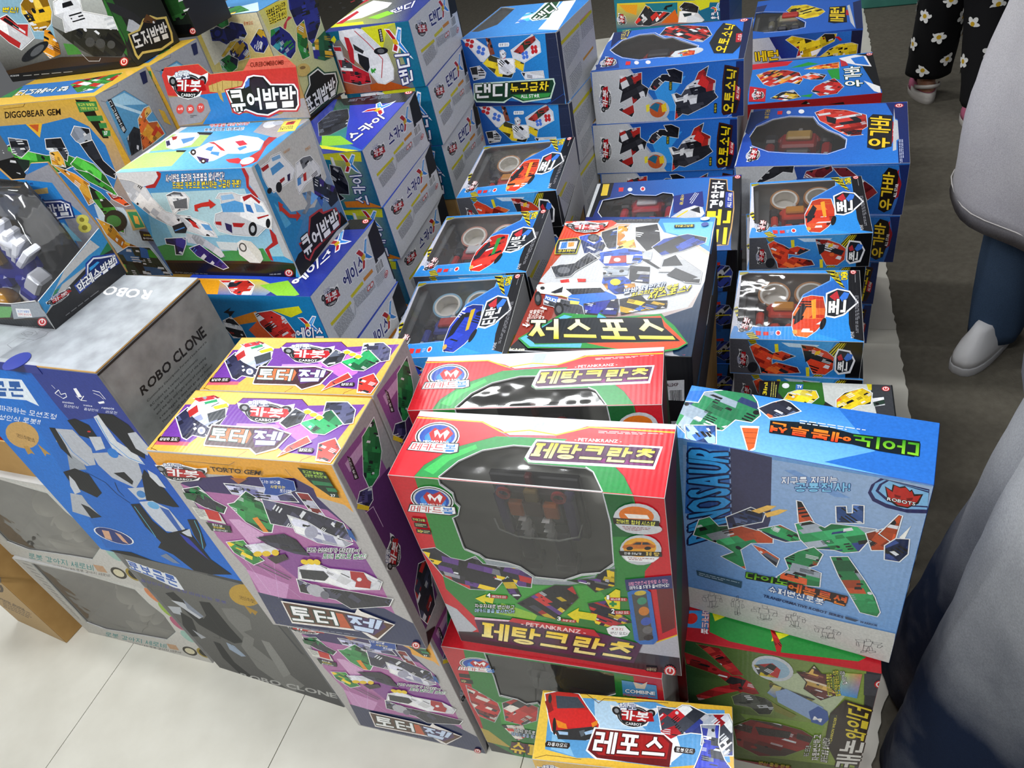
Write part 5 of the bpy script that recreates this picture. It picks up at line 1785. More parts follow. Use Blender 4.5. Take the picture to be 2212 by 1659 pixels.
g 24408a 2a78cc 2468bc 1f50a8 357,978 944,955 938,23 436,24
p c2c4c8 6,1016 357,982 381,746 327,702 20,671
m 24242a,8a2824,b03a30,c8a080/e8e8ec 293 13 143,688 212,919 240,987 357,989 352,863 296,890 242,777 165,675
m 6a1c24,8a2a2c,4a141c/c8ccd8 294 14 422,766 434,881 572,973 581,893 531,760
m 6a1c24,8a2a2c,3a1018/c8ccd8 295 16 586,938 658,932 722,771 813,562 843,446 796,308 748,565 623,800
p c8282c 921,759 947,889 954,555 928,258 910,70
p 9a1c28 943,824 975,599 968,373 928,258 926,557
p 1a1414 862,118 863,785 889,926 935,879 949,757 949,373 934,117 897,47
t f8d030 14100c 우가바 865,118 863,851 927,825 935,94
t ffffff - ALL_STAR 936,351 939,612 955,612 953,350
p 1c2c66 943,966 1002,972 1000,-1 945,-1 960,257 971,600
#ugax.top
bg 2a7cd0
g 2a7ad0 2a80d8 2a6ac8 2a78d0 -11,1045 1001,965 997,-19 6,9
p c82430 -11,1045 363,982 314,872 -6,851
p 2a9a3c 333,803 487,908 570,833 437,800
p 2a9a3c 628,646 721,676 716,386 656,433
p 2a9a3c 399,92 505,117 485,42
m e87a2c,f0c040,c03020/e8ecf4 301 12 455,733 550,793 727,826 721,676 556,700
m b83028,24242a,e8a040,d8d8dc/e8ecf4 302 12 63,705 179,792 313,748 407,657 432,473 403,367 312,451 182,374 125,448
m d84a28,c8c8d0,24242a,f0c040/e8ecf4 303 12 414,536 499,628 615,532 585,426 495,454
m b82824,24242a,d8d8dc/e8ecf4 304 14 497,173 526,275 600,365 674,428 735,214 676,69 555,50
m 24242a,d8d8dc,c0302c,e8c040/e8ecf4 305 12 184,96 265,210 356,240 407,63 292,14
p c82430 12,61 12,424 145,328 140,28
logo 29,111 37,359 132,290 130,57
p 101214 863,967 1003,964 1005,83 965,94 911,555
p f4f4f8 731,918 863,967 942,907 968,625 866,688 780,778
p c03038 739,884 782,808 795,712 740,700
p 2a78d8 822,887 924,913 953,659 850,739
t ffffff 124018 우가바 743,212 756,665 883,683 878,173
p f4f4f4 886,307 993,139 989,-17 945,47
emb 972,944 999,940 969,904
#ugax.front
bg a81c24
m 1c1414,5a1018 306 12 408,792 450,940 487,747
m 1c1414,5a1018 307 12 609,678 728,724 738,605
#gold.top
w -78,417 -30,654 85,668 305,590 492,284 490,168 339,123 124,139 -35,196
bg 2a62c0
p 24386c -126,684 1,842 104,875 83,684 -66,414
l f0f4f8 2 -80,418 -31,668 83,684 304,606 500,287 496,155 340,109 125,124
m d8c028,b89818,f0dc60,24241c/f4f4f4 311 14 308,646 353,761 488,750 646,572 669,502 606,399 489,374 376,499
p 20201c 346,666 401,681 406,552 363,534
p 14161c 701,223 711,614 861,597 867,175 755,179
t f4d028 101010 쎄턴 713,249 716,597 850,569 847,196
p b82430 860,489 901,476 899,341 858,353
p c8ccd0 871,594 893,618 919,276 934,16 897,167
p 1c2c5c 925,671 1001,710 1006,-45 943,-36 929,302
#gold.front
bg 2450b0
g c4c6ca 2a6ccc 2a60c0 c4c6ca -6,1028 1004,927 1005,-13 29,-3
g 1c2460 2a74d0 2a68c8 1a2c80 176,1043 906,926 914,25 300,84
p 1c2440 906,940 1009,920 1008,-23 910,-11
m d8c028,24241c,b89818,e8e8ec,8a1c24/e8e8ec 312 12 336,832 387,950 503,806 598,672 676,915 777,870 762,601 663,411 606,56 438,76 456,404
m d8c028,f0dc60,b89818,24241c/e8e8ec 313 14 638,-5 726,290 805,444 915,466 967,375 965,4 772,-12
p c82430 759,764 799,769 832,617 813,579 791,681
t f4d028 141008 쎄턴 50,477 265,460 279,44 62,33
#three.top
bg 2a2a2c
p 2f6a24 157,993 475,1020 553,708 491,277 203,391 139,681
p c8ccc8 485,1021 841,1033 846,800 875,-8 624,100 501,404
p 3a3c40 832,1032 995,1015 995,17 867,30
p 101214 0,991 163,1003 142,380 18,421
t f0d828 - 3in1 32,532 43,930 69,934 64,516
tb c8c060 3 90,477 95,961 147,969 141,465
m e8c828,d8a818,f0dc60,8a2a20/f4f4e8 321 11 198,390 232,610 313,732 434,709 453,520 403,344 353,251
m e8c828,d8a818,c85a30,24241c/f4f4f0 322 11 590,461 651,682 780,852 844,715 828,382 742,325 663,148 587,173
p 3a70b8 287,902 343,911 338,736 284,727
t ffffff - TV 297,873 331,878 329,778 296,772
e f0f4f8 208,845 236,850 209,758
emb 948,867 979,864 945,783
m e8e8ec,24342c,3a3c40 323 11 841,548 927,605 930,361 854,306
p 16181a 989,993 1006,995 1003,0 989,-3
p d8c828 812,1007 851,1013 846,800 822,817
#backx.front
bg 17788a
g e0c828 d8d828 d0601c 17708a 27,717 1006,556 1000,0 -2,-3
p 17788a 275,645 563,593 558,278 412,220
p e8a020 42,680 211,631 193,345 100,468
p d8641c 409,58 539,410 575,48
p 17688a 710,331 841,512 919,490 995,1 717,10
p d8d828 713,612 841,574 830,391 750,320
p 12141a 437,439 459,528 521,558 515,496 469,478 473,413
m 24242a,e8e8ec,c83028,3a3a42,e8a020/f0f0f0 331 11 177,151 225,336 284,578 314,538 343,401 436,375 497,326 410,123 302,20 196,64
m e8e8ec,d8dce2,c8ccd2/f4f4f4 332 26 564,50 579,336 630,353 690,273 730,262 783,57 757,0
p 24343a 604,281 680,276 679,213 618,181
m 24262c,1c1c20/f4f4f4 333 11 581,462 623,576 692,524 741,416 730,262 600,362
logo 4,163 19,458 98,403 104,37
x 840,357 919,490 947,265 868,224
t f4f4f8 1c2470 호크 843,57 849,245 908,244 912,39
p 12204c 919,551 1006,556 1000,0 921,-11
#blackgreen.front
bg 1c2420
m 2a5a2c,3a7a34,1a3a20 341 20 639,334 935,375 1090,248 846,161 634,152
p 0c0e10 620,117 964,108 952,-20 573,-17
emb 937,48 1011,47 912,18
#ares.front
poly 252,179 778,193 1031,237 1001,-1 68,-41
bg 4a4a4e
p 3a2a1c 585,61 937,87 950,39 922,26 551,16
p 17181a 127,4 979,82 1000,4 97,-32
p 6aa860 454,151 782,171 690,72 357,28
p 9aa0a6 782,191 1027,232 1014,173 1025,116 709,59
p f0f0f0 795,158 911,164 884,92 762,85
t 3a70c8 - 정교한_맞물림! 801,145 900,151 890,132 790,126
t d03030 - 간편한_변신단계 785,117 892,123 883,104 773,97
emb 937,58 979,62 908,16
tb 8a8a8c 1 737,3 890,12 884,3 730,-6
#ares.card
poly 1003,378 915,874 779,870 651,756 535,750 493,841 68,850 -344,184 1001,-2
p 2a7cc8 915,874 783,870 654,756 535,750 493,841 68,850 -344,184 1001,-2 1003,378
p 9a9aa0 915,861 952,847 1003,378 1001,-2 732,185 794,638 276,552 -48,550
p 2a84cc 445,777 854,727 864,602 937,483 792,462 262,532
t 24468a - ARES_BOMB_BOMB 524,721 705,731 695,713 511,701
p c8a860 341,639 556,657 793,692 772,647 382,610
p 243a78 346,562 499,591 543,638 602,666 673,657 706,592 845,602 902,574 863,453 760,442 602,410 487,388 439,407 357,435 300,414
p f0f0f4 360,560 503,582 554,634 599,655 661,646 691,581 832,589 884,563 852,462 769,455 602,425 503,403 454,421 367,449 316,429
p 1c2c6a 371,557 504,572 560,627 595,646 647,636 678,571 821,579 870,556 843,470 776,466 606,437 517,416 467,432 377,463 332,444
p 3aa0e0 538,610 596,573 612,554 704,624 696,606 589,535 536,573
t ffffff 1c2c6a 아레스밤밤 375,548 879,570 840,474 339,440
logo 244,715 534,749 453,638 188,629
e d8d060 911,440 949,426 868,401
e d8d060 891,378 926,359 842,338
e 8a8030 906,440 921,433 889,423
e 8a8030 888,376 904,368 866,356
p 8ac8dc 363,415 741,413 797,258 493,278
t 1c1c20 ffffff 변신!_카봇붐을_넣으면 528,389 732,398 719,378 518,367
#ares.right
poly 29,220 499,295 1001,375 1021,197 1002,-3 1,-1
p 3a90c8 29,220 499,295 1001,375 1022,285 1021,197 732,217 321,215 -4,116
p c8c8c6 423,282 837,344 884,266 717,263 267,222 64,159
p 2f7a4c 835,220 1019,266 1021,197 832,202
p 3a8a60 -4,116 90,155 280,206 227,213
p 2c2c2e 1021,197 1002,-3 1,-1 -4,116 265,165 732,217
p 24409a 415,160 590,175 653,234 761,243 846,215 1010,162 980,85 772,100 533,93 417,90
p f0f0f4 429,151 597,164 659,221 758,233 835,205 987,157 962,98 777,112 538,105 436,100
p 1c2c66 442,145 603,154 667,210 754,222 824,195 965,152 949,109 780,126 544,118 456,111
t ffffff 14204c 아레스밤밤 441,167 987,157 943,91 428,99
p 3aa0e0 657,193 722,192 773,194 792,180 719,174 650,171
logo 84,197 374,180 373,122 53,135
tb 8a8a8c 1 170,35 895,22 893,12 166,25
#carton.front
bg b69868
t 4a3c2c - SS 162,202 764,361 1273,439 728,272
t 4a3c2c - cosmetic_device 244,198 813,189 746,169 164,176
tb 6a5840 4 315,172 886,171 611,90 58,96
"""

FACES = {}
for _l in ART.splitlines():
    if _l.startswith('#'):
        _k = _l[1:]; FACES[_k] = []
    elif _l:
        FACES[_k].append(_l.split())

# lettering: Korean syllables are set from drawn strokes, Latin letters from the built-in font
CONS = {
    'ㄱ': [[(0, 1), (1, 1), (1, 0)]], 'ㄴ': [[(0, 1), (0, 0), (1, 0)]], 'ㄷ': [[(1, 1), (0, 1), (0, 0), (1, 0)]],
    'ㄹ': [[(0, 1), (1, 1), (1, .5), (0, .5), (0, 0), (1, 0)]], 'ㅁ': [[(0, 1), (1, 1), (1, 0), (0, 0), (0, 1)]],
    'ㅂ': [[(0, 1), (0, 0), (1, 0), (1, 1)], [(0, .55), (1, .55)]], 'ㅅ': [[(.5, 1), (.5, .72), (0, 0)], [(.5, .72), (1, 0)]],
    'ㅇ': ['ring'], 'ㅈ': [[(0, 1), (1, 1)], [(.5, .96), (.46, .6), (0, 0)], [(.48, .58), (1, 0)]],
    'ㅊ': [[(.3, 1.05), (.7, 1.05)], [(0, .76), (1, .76)], [(.5, .74), (.45, .45), (0, 0)], [(.47, .45), (1, 0)]],
    'ㅋ': [[(0, 1), (1, 1), (1, 0)], [(0, .5), (1, .5)]], 'ㅌ': [[(1, 1), (0, 1), (0, 0), (1, 0)], [(0, .5), (.92, .5)]],
    'ㅍ': [[(0, 1), (1, 1)], [(0, 0), (1, 0)], [(.28, 1), (.28, 0)], [(.72, 1), (.72, 0)]],
    'ㅎ': [[(.3, 1.06), (.7, 1.06)], [(0, .78), (1, .78)], 'lowring']}
LEAD = ['ㄱ', 'ㄱㄱ', 'ㄴ', 'ㄷ', 'ㄷㄷ', 'ㄹ', 'ㅁ', 'ㅂ', 'ㅂㅂ', 'ㅅ', 'ㅅㅅ', 'ㅇ', 'ㅈ', 'ㅈㅈ', 'ㅊ', 'ㅋ', 'ㅌ', 'ㅍ', 'ㅎ']
TAIL = ['', 'ㄱ', 'ㄱㄱ', 'ㄱㅅ', 'ㄴ', 'ㄴㅈ', 'ㄴㅎ', 'ㄷ', 'ㄹ', 'ㄹㄱ', 'ㄹㅁ', 'ㄹㅂ', 'ㄹㅅ', 'ㄹㅌ', 'ㄹㅍ', 'ㄹㅎ', 'ㅁ', 'ㅂ', 'ㅂㅅ', 'ㅅ', 'ㅅㅅ', 'ㅇ', 'ㅈ', 'ㅊ', 'ㅋ', 'ㅌ', 'ㅍ', 'ㅎ']
# vowel index -> (upright part, level part)
VOWEL = [('a', ''), ('ae', ''), ('ya', ''), ('yae', ''), ('eo', ''), ('e', ''), ('yeo', ''), ('ye', ''), ('', 'o'), ('a', 'o'), ('ae', 'o'),
         ('i', 'o'), ('', 'yo'), ('', 'u'), ('eo', 'u'), ('e', 'u'), ('i', 'u'), ('', 'yu'), ('', 'eu'), ('i', 'eu'), ('i', '')]
UPRIGHT = {'a': ([.76], [(.76, 1.0, .5)]), 'ya': ([.76], [(.76, 1.0, .66), (.76, 1.0, .38)]), 'eo': ([.9], [(.64, .9, .5)]), 'yeo': ([.9], [(.64, .9, .66), (.64, .9, .38)]),
           'i': ([.88], []), 'ae': ([.68, .95], [(.68, .95, .5)]), 'yae': ([.68, .95], [(.68, .95, .64), (.68, .95, .36)]),
           'e': ([.76, .97], [(.56, .76, .5)]), 'ye': ([.76, .97], [(.56, .76, .64), (.56, .76, .36)])}
LEFT_END = {'a': .56, 'ya': .56, 'eo': .54, 'yeo': .54, 'i': .64, 'ae': .48, 'yae': .48, 'e': .46, 'ye': .46}
def syllable(ch, t):
    """polygons of one Korean syllable in a unit box, stroke width t"""
    k = ord(ch) - 44032
    lead, vow, tail = LEAD[k // 588], VOWEL[k % 588 // 28], TAIL[k % 28]
    polys = []
    h = t / 2
    def stroke(pts):
        pts = [Vector(p) for p in pts]
        for i, (p, q) in enumerate(zip(pts, pts[1:])):
            d = q - p
            if d.length < 1e-6: continue
            d.normalize()
            n = Vector((-d.y, d.x)) * h
            e0 = d * (h if i else (h if abs(d.x) < .05 or abs(d.y) < .05 else 0))
            e1 = d * (h if abs(d.x) < .05 or abs(d.y) < .05 else h * .4)
            polys.append([tuple(p - n - e0), tuple(q - n + e1), tuple(q + n + e1), tuple(p + n - e0)])
    def ring(x0, x1, y0, y1):
        cx, cy, rx, ry = (x0 + x1) / 2, (y0 + y1) / 2, (x1 - x0) / 2, (y1 - y0) / 2
        m = 16
        for i in range(m):
            a, b = 2 * PI * i / m, 2 * PI * (i + 1.05) / m
            polys.append([(cx + (rx + h) * math.cos(a), cy + (ry + h) * math.sin(a)), (cx + (rx + h) * math.cos(b), cy + (ry + h) * math.sin(b)),
                          (cx + max(.02, rx - h) * math.cos(b), cy + max(.02, ry - h) * math.sin(b)), (cx + max(.02, rx - h) * math.cos(a), cy + max(.02, ry - h) * math.sin(a))])
    def cons(js, x0, x1, y0, y1):
        n = len(js)
        for i, j in enumerate(js):
            a = x0 + (x1 - x0) * (i / n) + (0.06 if i else 0)
            b = x0 + (x1 - x0) * ((i + 1) / n) - (0.06 if i < n - 1 else 0)
            a2, b2, c2, d2 = a + h, b - h, y0 + h, y1 - h
            for st in CONS[j]:
                if st == 'ring':
                    r = min(b2 - a2, d2 - c2)
                    cx, cy = (a2 + b2) / 2, (c2 + d2) / 2
                    ring(cx - (b2 - a2) / 2, cx + (b2 - a2) / 2, cy - min(d2 - c2, (b2 - a2) * 1.15) / 2, cy + min(d2 - c2, (b2 - a2) * 1.15) / 2)
                elif st == 'lowring':
                    ring(a2 + .12 * (b2 - a2), b2 - .12 * (b2 - a2), c2, c2 + .5 * (d2 - c2))
                else:
                    stroke([(a2 + (b2 - a2) * u, c2 + (d2 - c2) * v) for u, v in st])
    up_, lv = vow
    yb = .36 if tail else 0.0            # bottom of the lead and vowel zone
    if tail:
        x0, x1 = (.12, .9)
        cons(tail, x0, x1, -.02, .29)
    if up_ and not lv:
        cons(lead, .02, LEFT_END[up_], yb + (.06 if not tail else .02), .96)
    elif lv and not up_:
        cons(lead, .12, .88, yb + (.42 if not tail else .26), 1.0)
    else:
        cons(lead, .02, .6, yb + (.44 if not tail else .28), .98)
    if lv:
        w0, w1 = (.0, 1.0) if not up_ else (.0, .66)
        c = (w0 + w1) / 2
        s = .32 if not tail else .2
        if lv in ('o', 'yo'):
            y = yb + h + .02
            stroke([(w0 + h, y), (w1 - h, y)])
            for q in ((c,) if lv == 'o' else (c - .16, c + .16)): stroke([(q, y), (q, y + s * .8)])
        elif lv in ('u', 'yu'):
            y = yb + s - h + .03
            stroke([(w0 + h, y), (w1 - h, y)])
            for q in ((c,) if lv == 'u' else (c - .16, c + .16)): stroke([(q, y), (q, yb + h - .02)])
        else:
            y = yb + s * .45
            stroke([(w0 + h, y), (w1 - h, y)])
    if up_:
        stems, arms = UPRIGHT[up_]
        for x in stems: stroke([(x, yb + h - (.03 if not tail else 0)), (x, 1.02 - h)])
        for a, b, f in arms: stroke([(a, yb + (1 - yb) * f), (b, yb + (1 - yb) * f)])
    return polys
def fill_union(polys):
    verts, faces = [], []
    for p in polys:
        if area2(p) < 0: p = p[::-1]
        b = len(verts)
        verts += [Vector((q[0], q[1])) for q in p]
        faces.append(list(range(b, b + len(p))))
    vs, _, fs, _, _, of = delaunay_2d_cdt(verts, [], faces, 0, 1e-5)
    out = []
    for f, o in zip(fs, of):
        if not o: continue
        q = [(vs[i].x, vs[i].y) for i in f]
        out.append(tuple(f) if area2(q) > 0 else tuple(f)[::-1])
    return [(v.x, v.y) for v in vs], out
def area2(p):
    return sum(p[i][0] * p[(i + 1) % len(p)][1] - p[(i + 1) % len(p)][0] * p[i][1] for i in range(len(p)))
LATIN = 'ABCDEFGHIJKLMNOPQRSTUVWXYZabcdefghijklmnopqrstuvwxyz0123456789!?+-:.,()'
GLYPH = {}
def latin_glyphs():
    c = bpy.data.curves.new('lettering', 'FONT')
    c.body = '\n'.join(LATIN)
    c.space_line = 3.0
    c.resolution_u = 2
    c.offset = 0.016
    o = bpy.data.objects.new('lettering', c)
    COL.objects.link(o)
    me = bpy.data.meshes.new_from_object(o.evaluated_get(bpy.context.evaluated_depsgraph_get()))
    co = [(v.co.x, v.co.y) for v in me.vertices]
    rows = {}
    for p in me.polygons:
        f = tuple(p.vertices)
        rows.setdefault(int(round((.35 - sum(co[i][1] for i in f) / len(f)) / 3)), []).append(f)
    for k, ch in enumerate(LATIN):
        fl = rows.get(k, [])
        used = sorted({i for f in fl for i in f})
        mp = {i: j for j, i in enumerate(used)}
        vs = [(co[i][0], co[i][1] + 3 * k) for i in used]
        fs = []
        for f in fl:
            f = tuple(mp[i] for i in f)
            fs.append(f if area2([vs[i] for i in f]) > 0 else f[::-1])
        GLYPH[ch] = (vs, fs)
    bpy.data.meshes.remove(me)
    bpy.data.objects.remove(o)
    bpy.data.curves.remove(c)
latin_glyphs()
GLYPH['★'] = fill_union([[(.4 + .42 * (1 if i % 2 == 0 else .4) * math.sin(i * PI / 5), .36 + .42 * (1 if i % 2 == 0 else .4) * math.cos(i * PI / 5)) for i in range(10)]])
TEXT = {}
def set_text(s, t=.11):
    if (s, t) in TEXT: return TEXT[s, t]
    vs, fs, pen = [], [], 0.0
    for ch in s:
        wide = 44032 <= ord(ch) <= 55203
        key = (ch, t) if wide else ch
        if wide and key not in GLYPH:
            gv, gf = fill_union(syllable(ch, t))
            GLYPH[key] = ([(x * .86, y * .84 - .08) for x, y in gv], gf)
        if key not in GLYPH:
            pen += .28; continue
        gv, gf = GLYPH[key]
        b = len(vs)
        x0 = 0.0 if wide else min(x for x, y in gv)
        vs += [(x - x0 + pen, y) for x, y in gv]
        fs += [tuple(i + b for i in f) for f in gf]
        pen += .985 if wide else max(x for x, y in gv) - x0 + .07
    if not vs: return None
    x0 = min(v[0] for v in vs); x1 = max(v[0] for v in vs)
    y0 = min(v[1] for v in vs); y1 = max(v[1] for v in vs)
    TEXT[s, t] = ([((x - x0) / (x1 - x0), (y - y0) / (y1 - y0)) for x, y in vs], fs)
    return TEXT[s, t]

STEP = 0.000006
def inflate(p, r):
    n = len(p)
    s = 1 if area2(p) > 0 else -1
    out = []
    for i in range(n):
        a = Vector(p[i - 1]); b = Vector(p[i]); c = Vector(p[(i + 1) % n])
        d1 = (b - a); d2 = (c - b)
        if d1.length < 1e-9 or d2.length < 1e-9:
            out.append(tuple(b)); continue
        n1 = Vector((d1.y, -d1.x)).normalized() * s
        n2 = Vector((d2.y, -d2.x)).normalized() * s
        m = n1 + n2
        if m.length < 0.3:
            out.append(tuple(b + n1 * r)); continue
        m.normalize()
        out.append(tuple(b + m * r / max(0.5, m.dot(n1))))
    return out
class Print:
    """flat artwork on one face: layers of coloured shapes, each a hair above the last"""
    def __init__(self, Lu, Lv, keep=None, drop=None):
        self.Lu, self.Lv = Lu, Lv
        self.keep = keep
        self.drop = drop
        self.rect = [(0.0006, 0.0006), (Lu - 0.0006, 0.0006), (Lu - 0.0006, Lv - 0.0006), (0.0006, Lv - 0.0006)]
        self.v, self.f, self.c = [], [], []
        self.z = 0.00012
    def raw(self, pts, faces, cols):
        b = len(self.v)
        self.v += [(x, y, self.z) for x, y in pts]
        self.f += [tuple(i + b for i in f) for f in faces]
        self.c += cols if isinstance(cols, list) else [cols] * len(pts)
    def up(self, k=1):
        self.z += STEP * k
    def cdt(self, polys, edges_pts=None):
        verts, edges, faces = [], [], []
        for p in polys:
            b = len(verts)
            if area2(p) < 0: p = p[::-1]
            verts += [Vector((q[0], q[1])) for q in p]
            faces.append(list(range(b, b + len(p))))
        for a, c in edges_pts or []:
            b = len(verts)
            verts += [Vector(a), Vector(c)]
            edges.append((b, b + 1))
        return delaunay_2d_cdt(verts, edges, faces, 0, 1e-7)
    def masks(self, p):
        ps = [p]
        keep = self.keep
        if keep is None and not all(0.0005 <= x <= self.Lu - 0.0005 and 0.0005 <= y <= self.Lv - 0.0005 for x, y in p):
            keep = self.rect
        ki = di = None
        if keep is not None:
            ki = len(ps); ps.append(keep)
        if self.drop is not None:
            di = len(ps); ps.append(self.drop)
        return ps, ki, di
    def poly(self, p, col, grid=None, fcol=None):
        if abs(area2(p)) < 1e-10:
            return
        ps, ki, di = self.masks(p)
        try:
            vs, _, fs, _, _, of = self.cdt(ps, grid)
        except Exception:
            return
        pts = [(v.x, v.y) for v in vs]
        for f, o in zip(fs, of):
            if 0 not in o or (ki is not None and ki not in o) or (di is not None and di in o):
                continue
            q = [pts[i] for i in f]
            if area2(q) < 0: q = q[::-1]
            c = col
            if fcol:
                cx = sum(a for a, _ in q) / len(q); cy = sum(a for _, a in q) / len(q)
                c = fcol(cx, cy)
            self.raw(q, [tuple(range(len(q)))], c)
        self.up()
    def grad(self, quad, cols, n=8):
        """smooth four-corner tint, cut to the masks"""
        tl, tr, br, bl = quad
        ps, ki, di = self.masks(quad)
        grid = []
        for i in range(1, n):
            t = i / n
            L = lambda a, b: (a[0] + (b[0] - a[0]) * t, a[1] + (b[1] - a[1]) * t)
            grid.append((L(tl, tr), L(bl, br)))
            grid.append((L(tl, bl), L(tr, br)))
        try:
            vs, _, fs, _, _, of = self.cdt(ps, grid)
        except Exception:
            return
        def col(x, y):
            s = t = 0.5
            for _ in range(8):
                px = [(1 - s) * ((1 - t) * tl[k] + t * bl[k]) + s * ((1 - t) * tr[k] + t * br[k]) for k in (0, 1)]
                du = [(1 - t) * (tr[k] - tl[k]) + t * (br[k] - bl[k]) for k in (0, 1)]
                dv = [(1 - s) * (bl[k] - tl[k]) + s * (br[k] - tr[k]) for k in (0, 1)]
                det = du[0] * dv[1] - du[1] * dv[0]
                if abs(det) < 1e-14: break
                ex, ey = x - px[0], y - px[1]
                s += (ex * dv[1] - ey * dv[0]) / det
                t += (du[0] * ey - du[1] * ex) / det
            s = min(1, max(0, s)); t = min(1, max(0, t))
            return tuple((1 - s) * ((1 - t) * cols[0][k] + t * cols[3][k]) + s * ((1 - t) * cols[1][k] + t * cols[2][k]) for k in range(4))
        for f, o in zip(fs, of):
            if 0 not in o or (ki is not None and ki not in o) or (di is not None and di in o):
                continue
            q = [(vs[i].x, vs[i].y) for i in f]
            if area2(q) < 0: q = q[::-1]
            self.raw(q, [tuple(range(len(q)))], [col(x, y) for x, y in q])
        self.up()
    def line(self, pts, w, col):
        h = w / 2
        for a, b in zip(pts, pts[1:]):
            a = Vector(a); b = Vector(b)
            d = b - a
            if d.length < 1e-7: continue
            d.normalize()
            n = Vector((-d.y, d.x)) * h
            e = d * h * 0.5
            self.poly_fast([tuple(a - n - e), tuple(b - n + e), tuple(b + n + e), tuple(a + n - e)], col)
        self.up()
    def poly_fast(self, p, col):
        if self.keep is None and self.drop is None and all(0 <= x <= self.Lu and 0 <= y <= self.Lv for x, y in p):
            self.raw(p if area2(p) > 0 else p[::-1], [tuple(range(len(p)))], col)
            self.z += STEP * 0.15
        else:
            self.poly(p, col)
            self.z -= STEP * 0.85
    def ell(self, c, a, b, col, n=20):
        c, a, b = Vector(c), Vector(a), Vector(b)
        p = [tuple(c + (a - c) * math.cos(2 * PI * i / n) + (b - c) * math.sin(2 * PI * i / n)) for i in range(n)]
        self.poly(p, col)
    def text(self, s, quad, fill, outline=None, weight=None):
        tl, tr, br, bl = [Vector(q) for q in quad]
        W_ = ((tr - tl).length + (br - bl).length) / 2
        H_ = ((bl - tl).length + (br - tr).length) / 2
        if W_ < 1e-6 or H_ < 1e-6: return
        got = set_text(s, .155 if outline is not None and H_ > .012 else .112)
        if got is None: return
        vs, fs = got
        flip = area2([tuple(tl), tuple(tr), tuple(br), tuple(bl)]) > 0
        fsx = [f[::-1] for f in fs] if flip else fs
        def put(dx, dy, col):
            out = []
            for x, y in vs:
                x += dx / W_; y += dy / H_
                out.append(tuple((1 - y) * ((1 - x) * bl + x * br) + y * ((1 - x) * tl + x * tr)))
            if isinstance(col, list):
                self.raw(out, fsx, [tuple(col[0][q] + (col[1][q] - col[0][q]) * min(1, max(0, y)) for q in range(4)) for x, y in vs])
            else:
                self.raw(out, fsx, col)
            self.z += STEP * 0.35
        hangul = any(ord(ch) >= 44032 for ch in s)
        st = 0.0 if hangul else H_ * .012
        if outline is not None:
            r = st + max(0.0007, H_ * 0.055)
            for k in range(8):
                put(r * math.cos(k * PI / 4), r * math.sin(k * PI / 4), outline)
            self.up()
        if H_ > 0.006 and not hangul:
            for k in range(4):
                put(st * (1 if k % 2 else -1), st * (1 if k // 2 else -1), fill)
        else:
            put(0, 0, fill)
        self.up()
    # -- motifs drawn inside a four-corner patch (top-left, top-right, bottom-right, bottom-left)
    def patch(self, quad):
        tl, tr, br, bl = [Vector(q) for q in quad]
        return lambda x, y: tuple((1 - y) * ((1 - x) * tl + x * tr) + y * ((1 - x) * bl + x * br))
    def logo(self, quad):
        P = self.patch(quad)
        E = lambda cx, cy, rx, ry, col: self.poly([P(cx + rx * math.cos(i * PI / 10), cy + ry * math.sin(i * PI / 10)) for i in range(20)], col)
        G = lambda pts, col: self.poly([P(*q) for q in pts], col)
        wh, bk, rd, gy = lin('f2f2f2'), lin('17171a'), lin('b4141c'), lin('8a8c90')
        G([(0, .16), (.12, .2), (.25, .1), (.3, .02), (.5, 0), (.62, .1), (.84, .2), (1, .1), (1, .36), (.88, .66), (.82, .9), (.5, 1.02), (.24, .92), (.12, .62), (.02, .4)], wh)
        E(.5, .56, .37, .42, bk)
        E(.5, .56, .34, .38, gy)
        E(.5, .58, .32, .37, bk)
        E(.13, .38, .1, .17, bk); E(.13, .38, .05, .09, gy)
        E(.87, .38, .1, .17, bk); E(.87, .38, .05, .09, gy)
        G([(.22, .72), (.3, .3), (.9, .36), (.98, .7), (.6, .76)], rd)
        self.text('헬로', [P(.2, .06), P(.56, .02), P(.56, .28), P(.2, .34)], lin('f4f6fa'), lin('2c3c7a'))
        self.text('카봇', [P(.25, .32), P(.85, .34), P(.83, .74), P(.22, .72)], wh, rd)
        self.text('CARBOT', [P(.32, .8), P(.7, .82), P(.7, .93), P(.32, .91)], wh)
    def mlogo(self, quad):
        P = self.patch(quad)
        E = lambda cx, cy, rx, ry, col: self.poly([P(cx + rx * math.cos(i * PI / 12), cy + ry * math.sin(i * PI / 12)) for i in range(24)], col)
        G = lambda pts, col: self.poly([P(*q) for q in pts], col)
        wh = lin('f4f4f4')
        E(.54, .44, .45, .46, wh); E(.54, .44, .43, .43, lin('16181c')); E(.54, .44, .40, .40, lin('c0c4c8'))
        E(.54, .44, .36, .36, lin('1c4aa8')); E(.56, .5, .27, .25, lin('2f84d8'))
        G([(.36, .36), (.46, .18), (.58, .26), (.74, .14), (.86, .36), (.72, .62), (.6, .68), (.44, .6)], lin('b81c20'))
        G([(.46, .3), (.52, .24), (.6, .4), (.72, .24), (.78, .32), (.7, .56), (.66, .36), (.6, .52), (.54, .36), (.5, .5)], wh)
        G([(.0, .96), (.06, .66), (1, .64), (1.0, .92), (.86, .99)], lin('16181c'))
        G([(.02, .94), (.08, .69), (.98, .67), (.97, .9), (.84, .96)], wh)
        self.text('메카드', [P(.1, .71), P(.72, .70), P(.7, .93), P(.06, .93)], lin('c02028'))
        self.text('볼', [P(.72, .70), P(.95, .69), P(.93, .92), P(.72, .93)], lin('2f78c8'))
        self.text('MECARD BALL', [P(.28, .60), P(.8, .59), P(.8, .66), P(.28, .67)], wh)
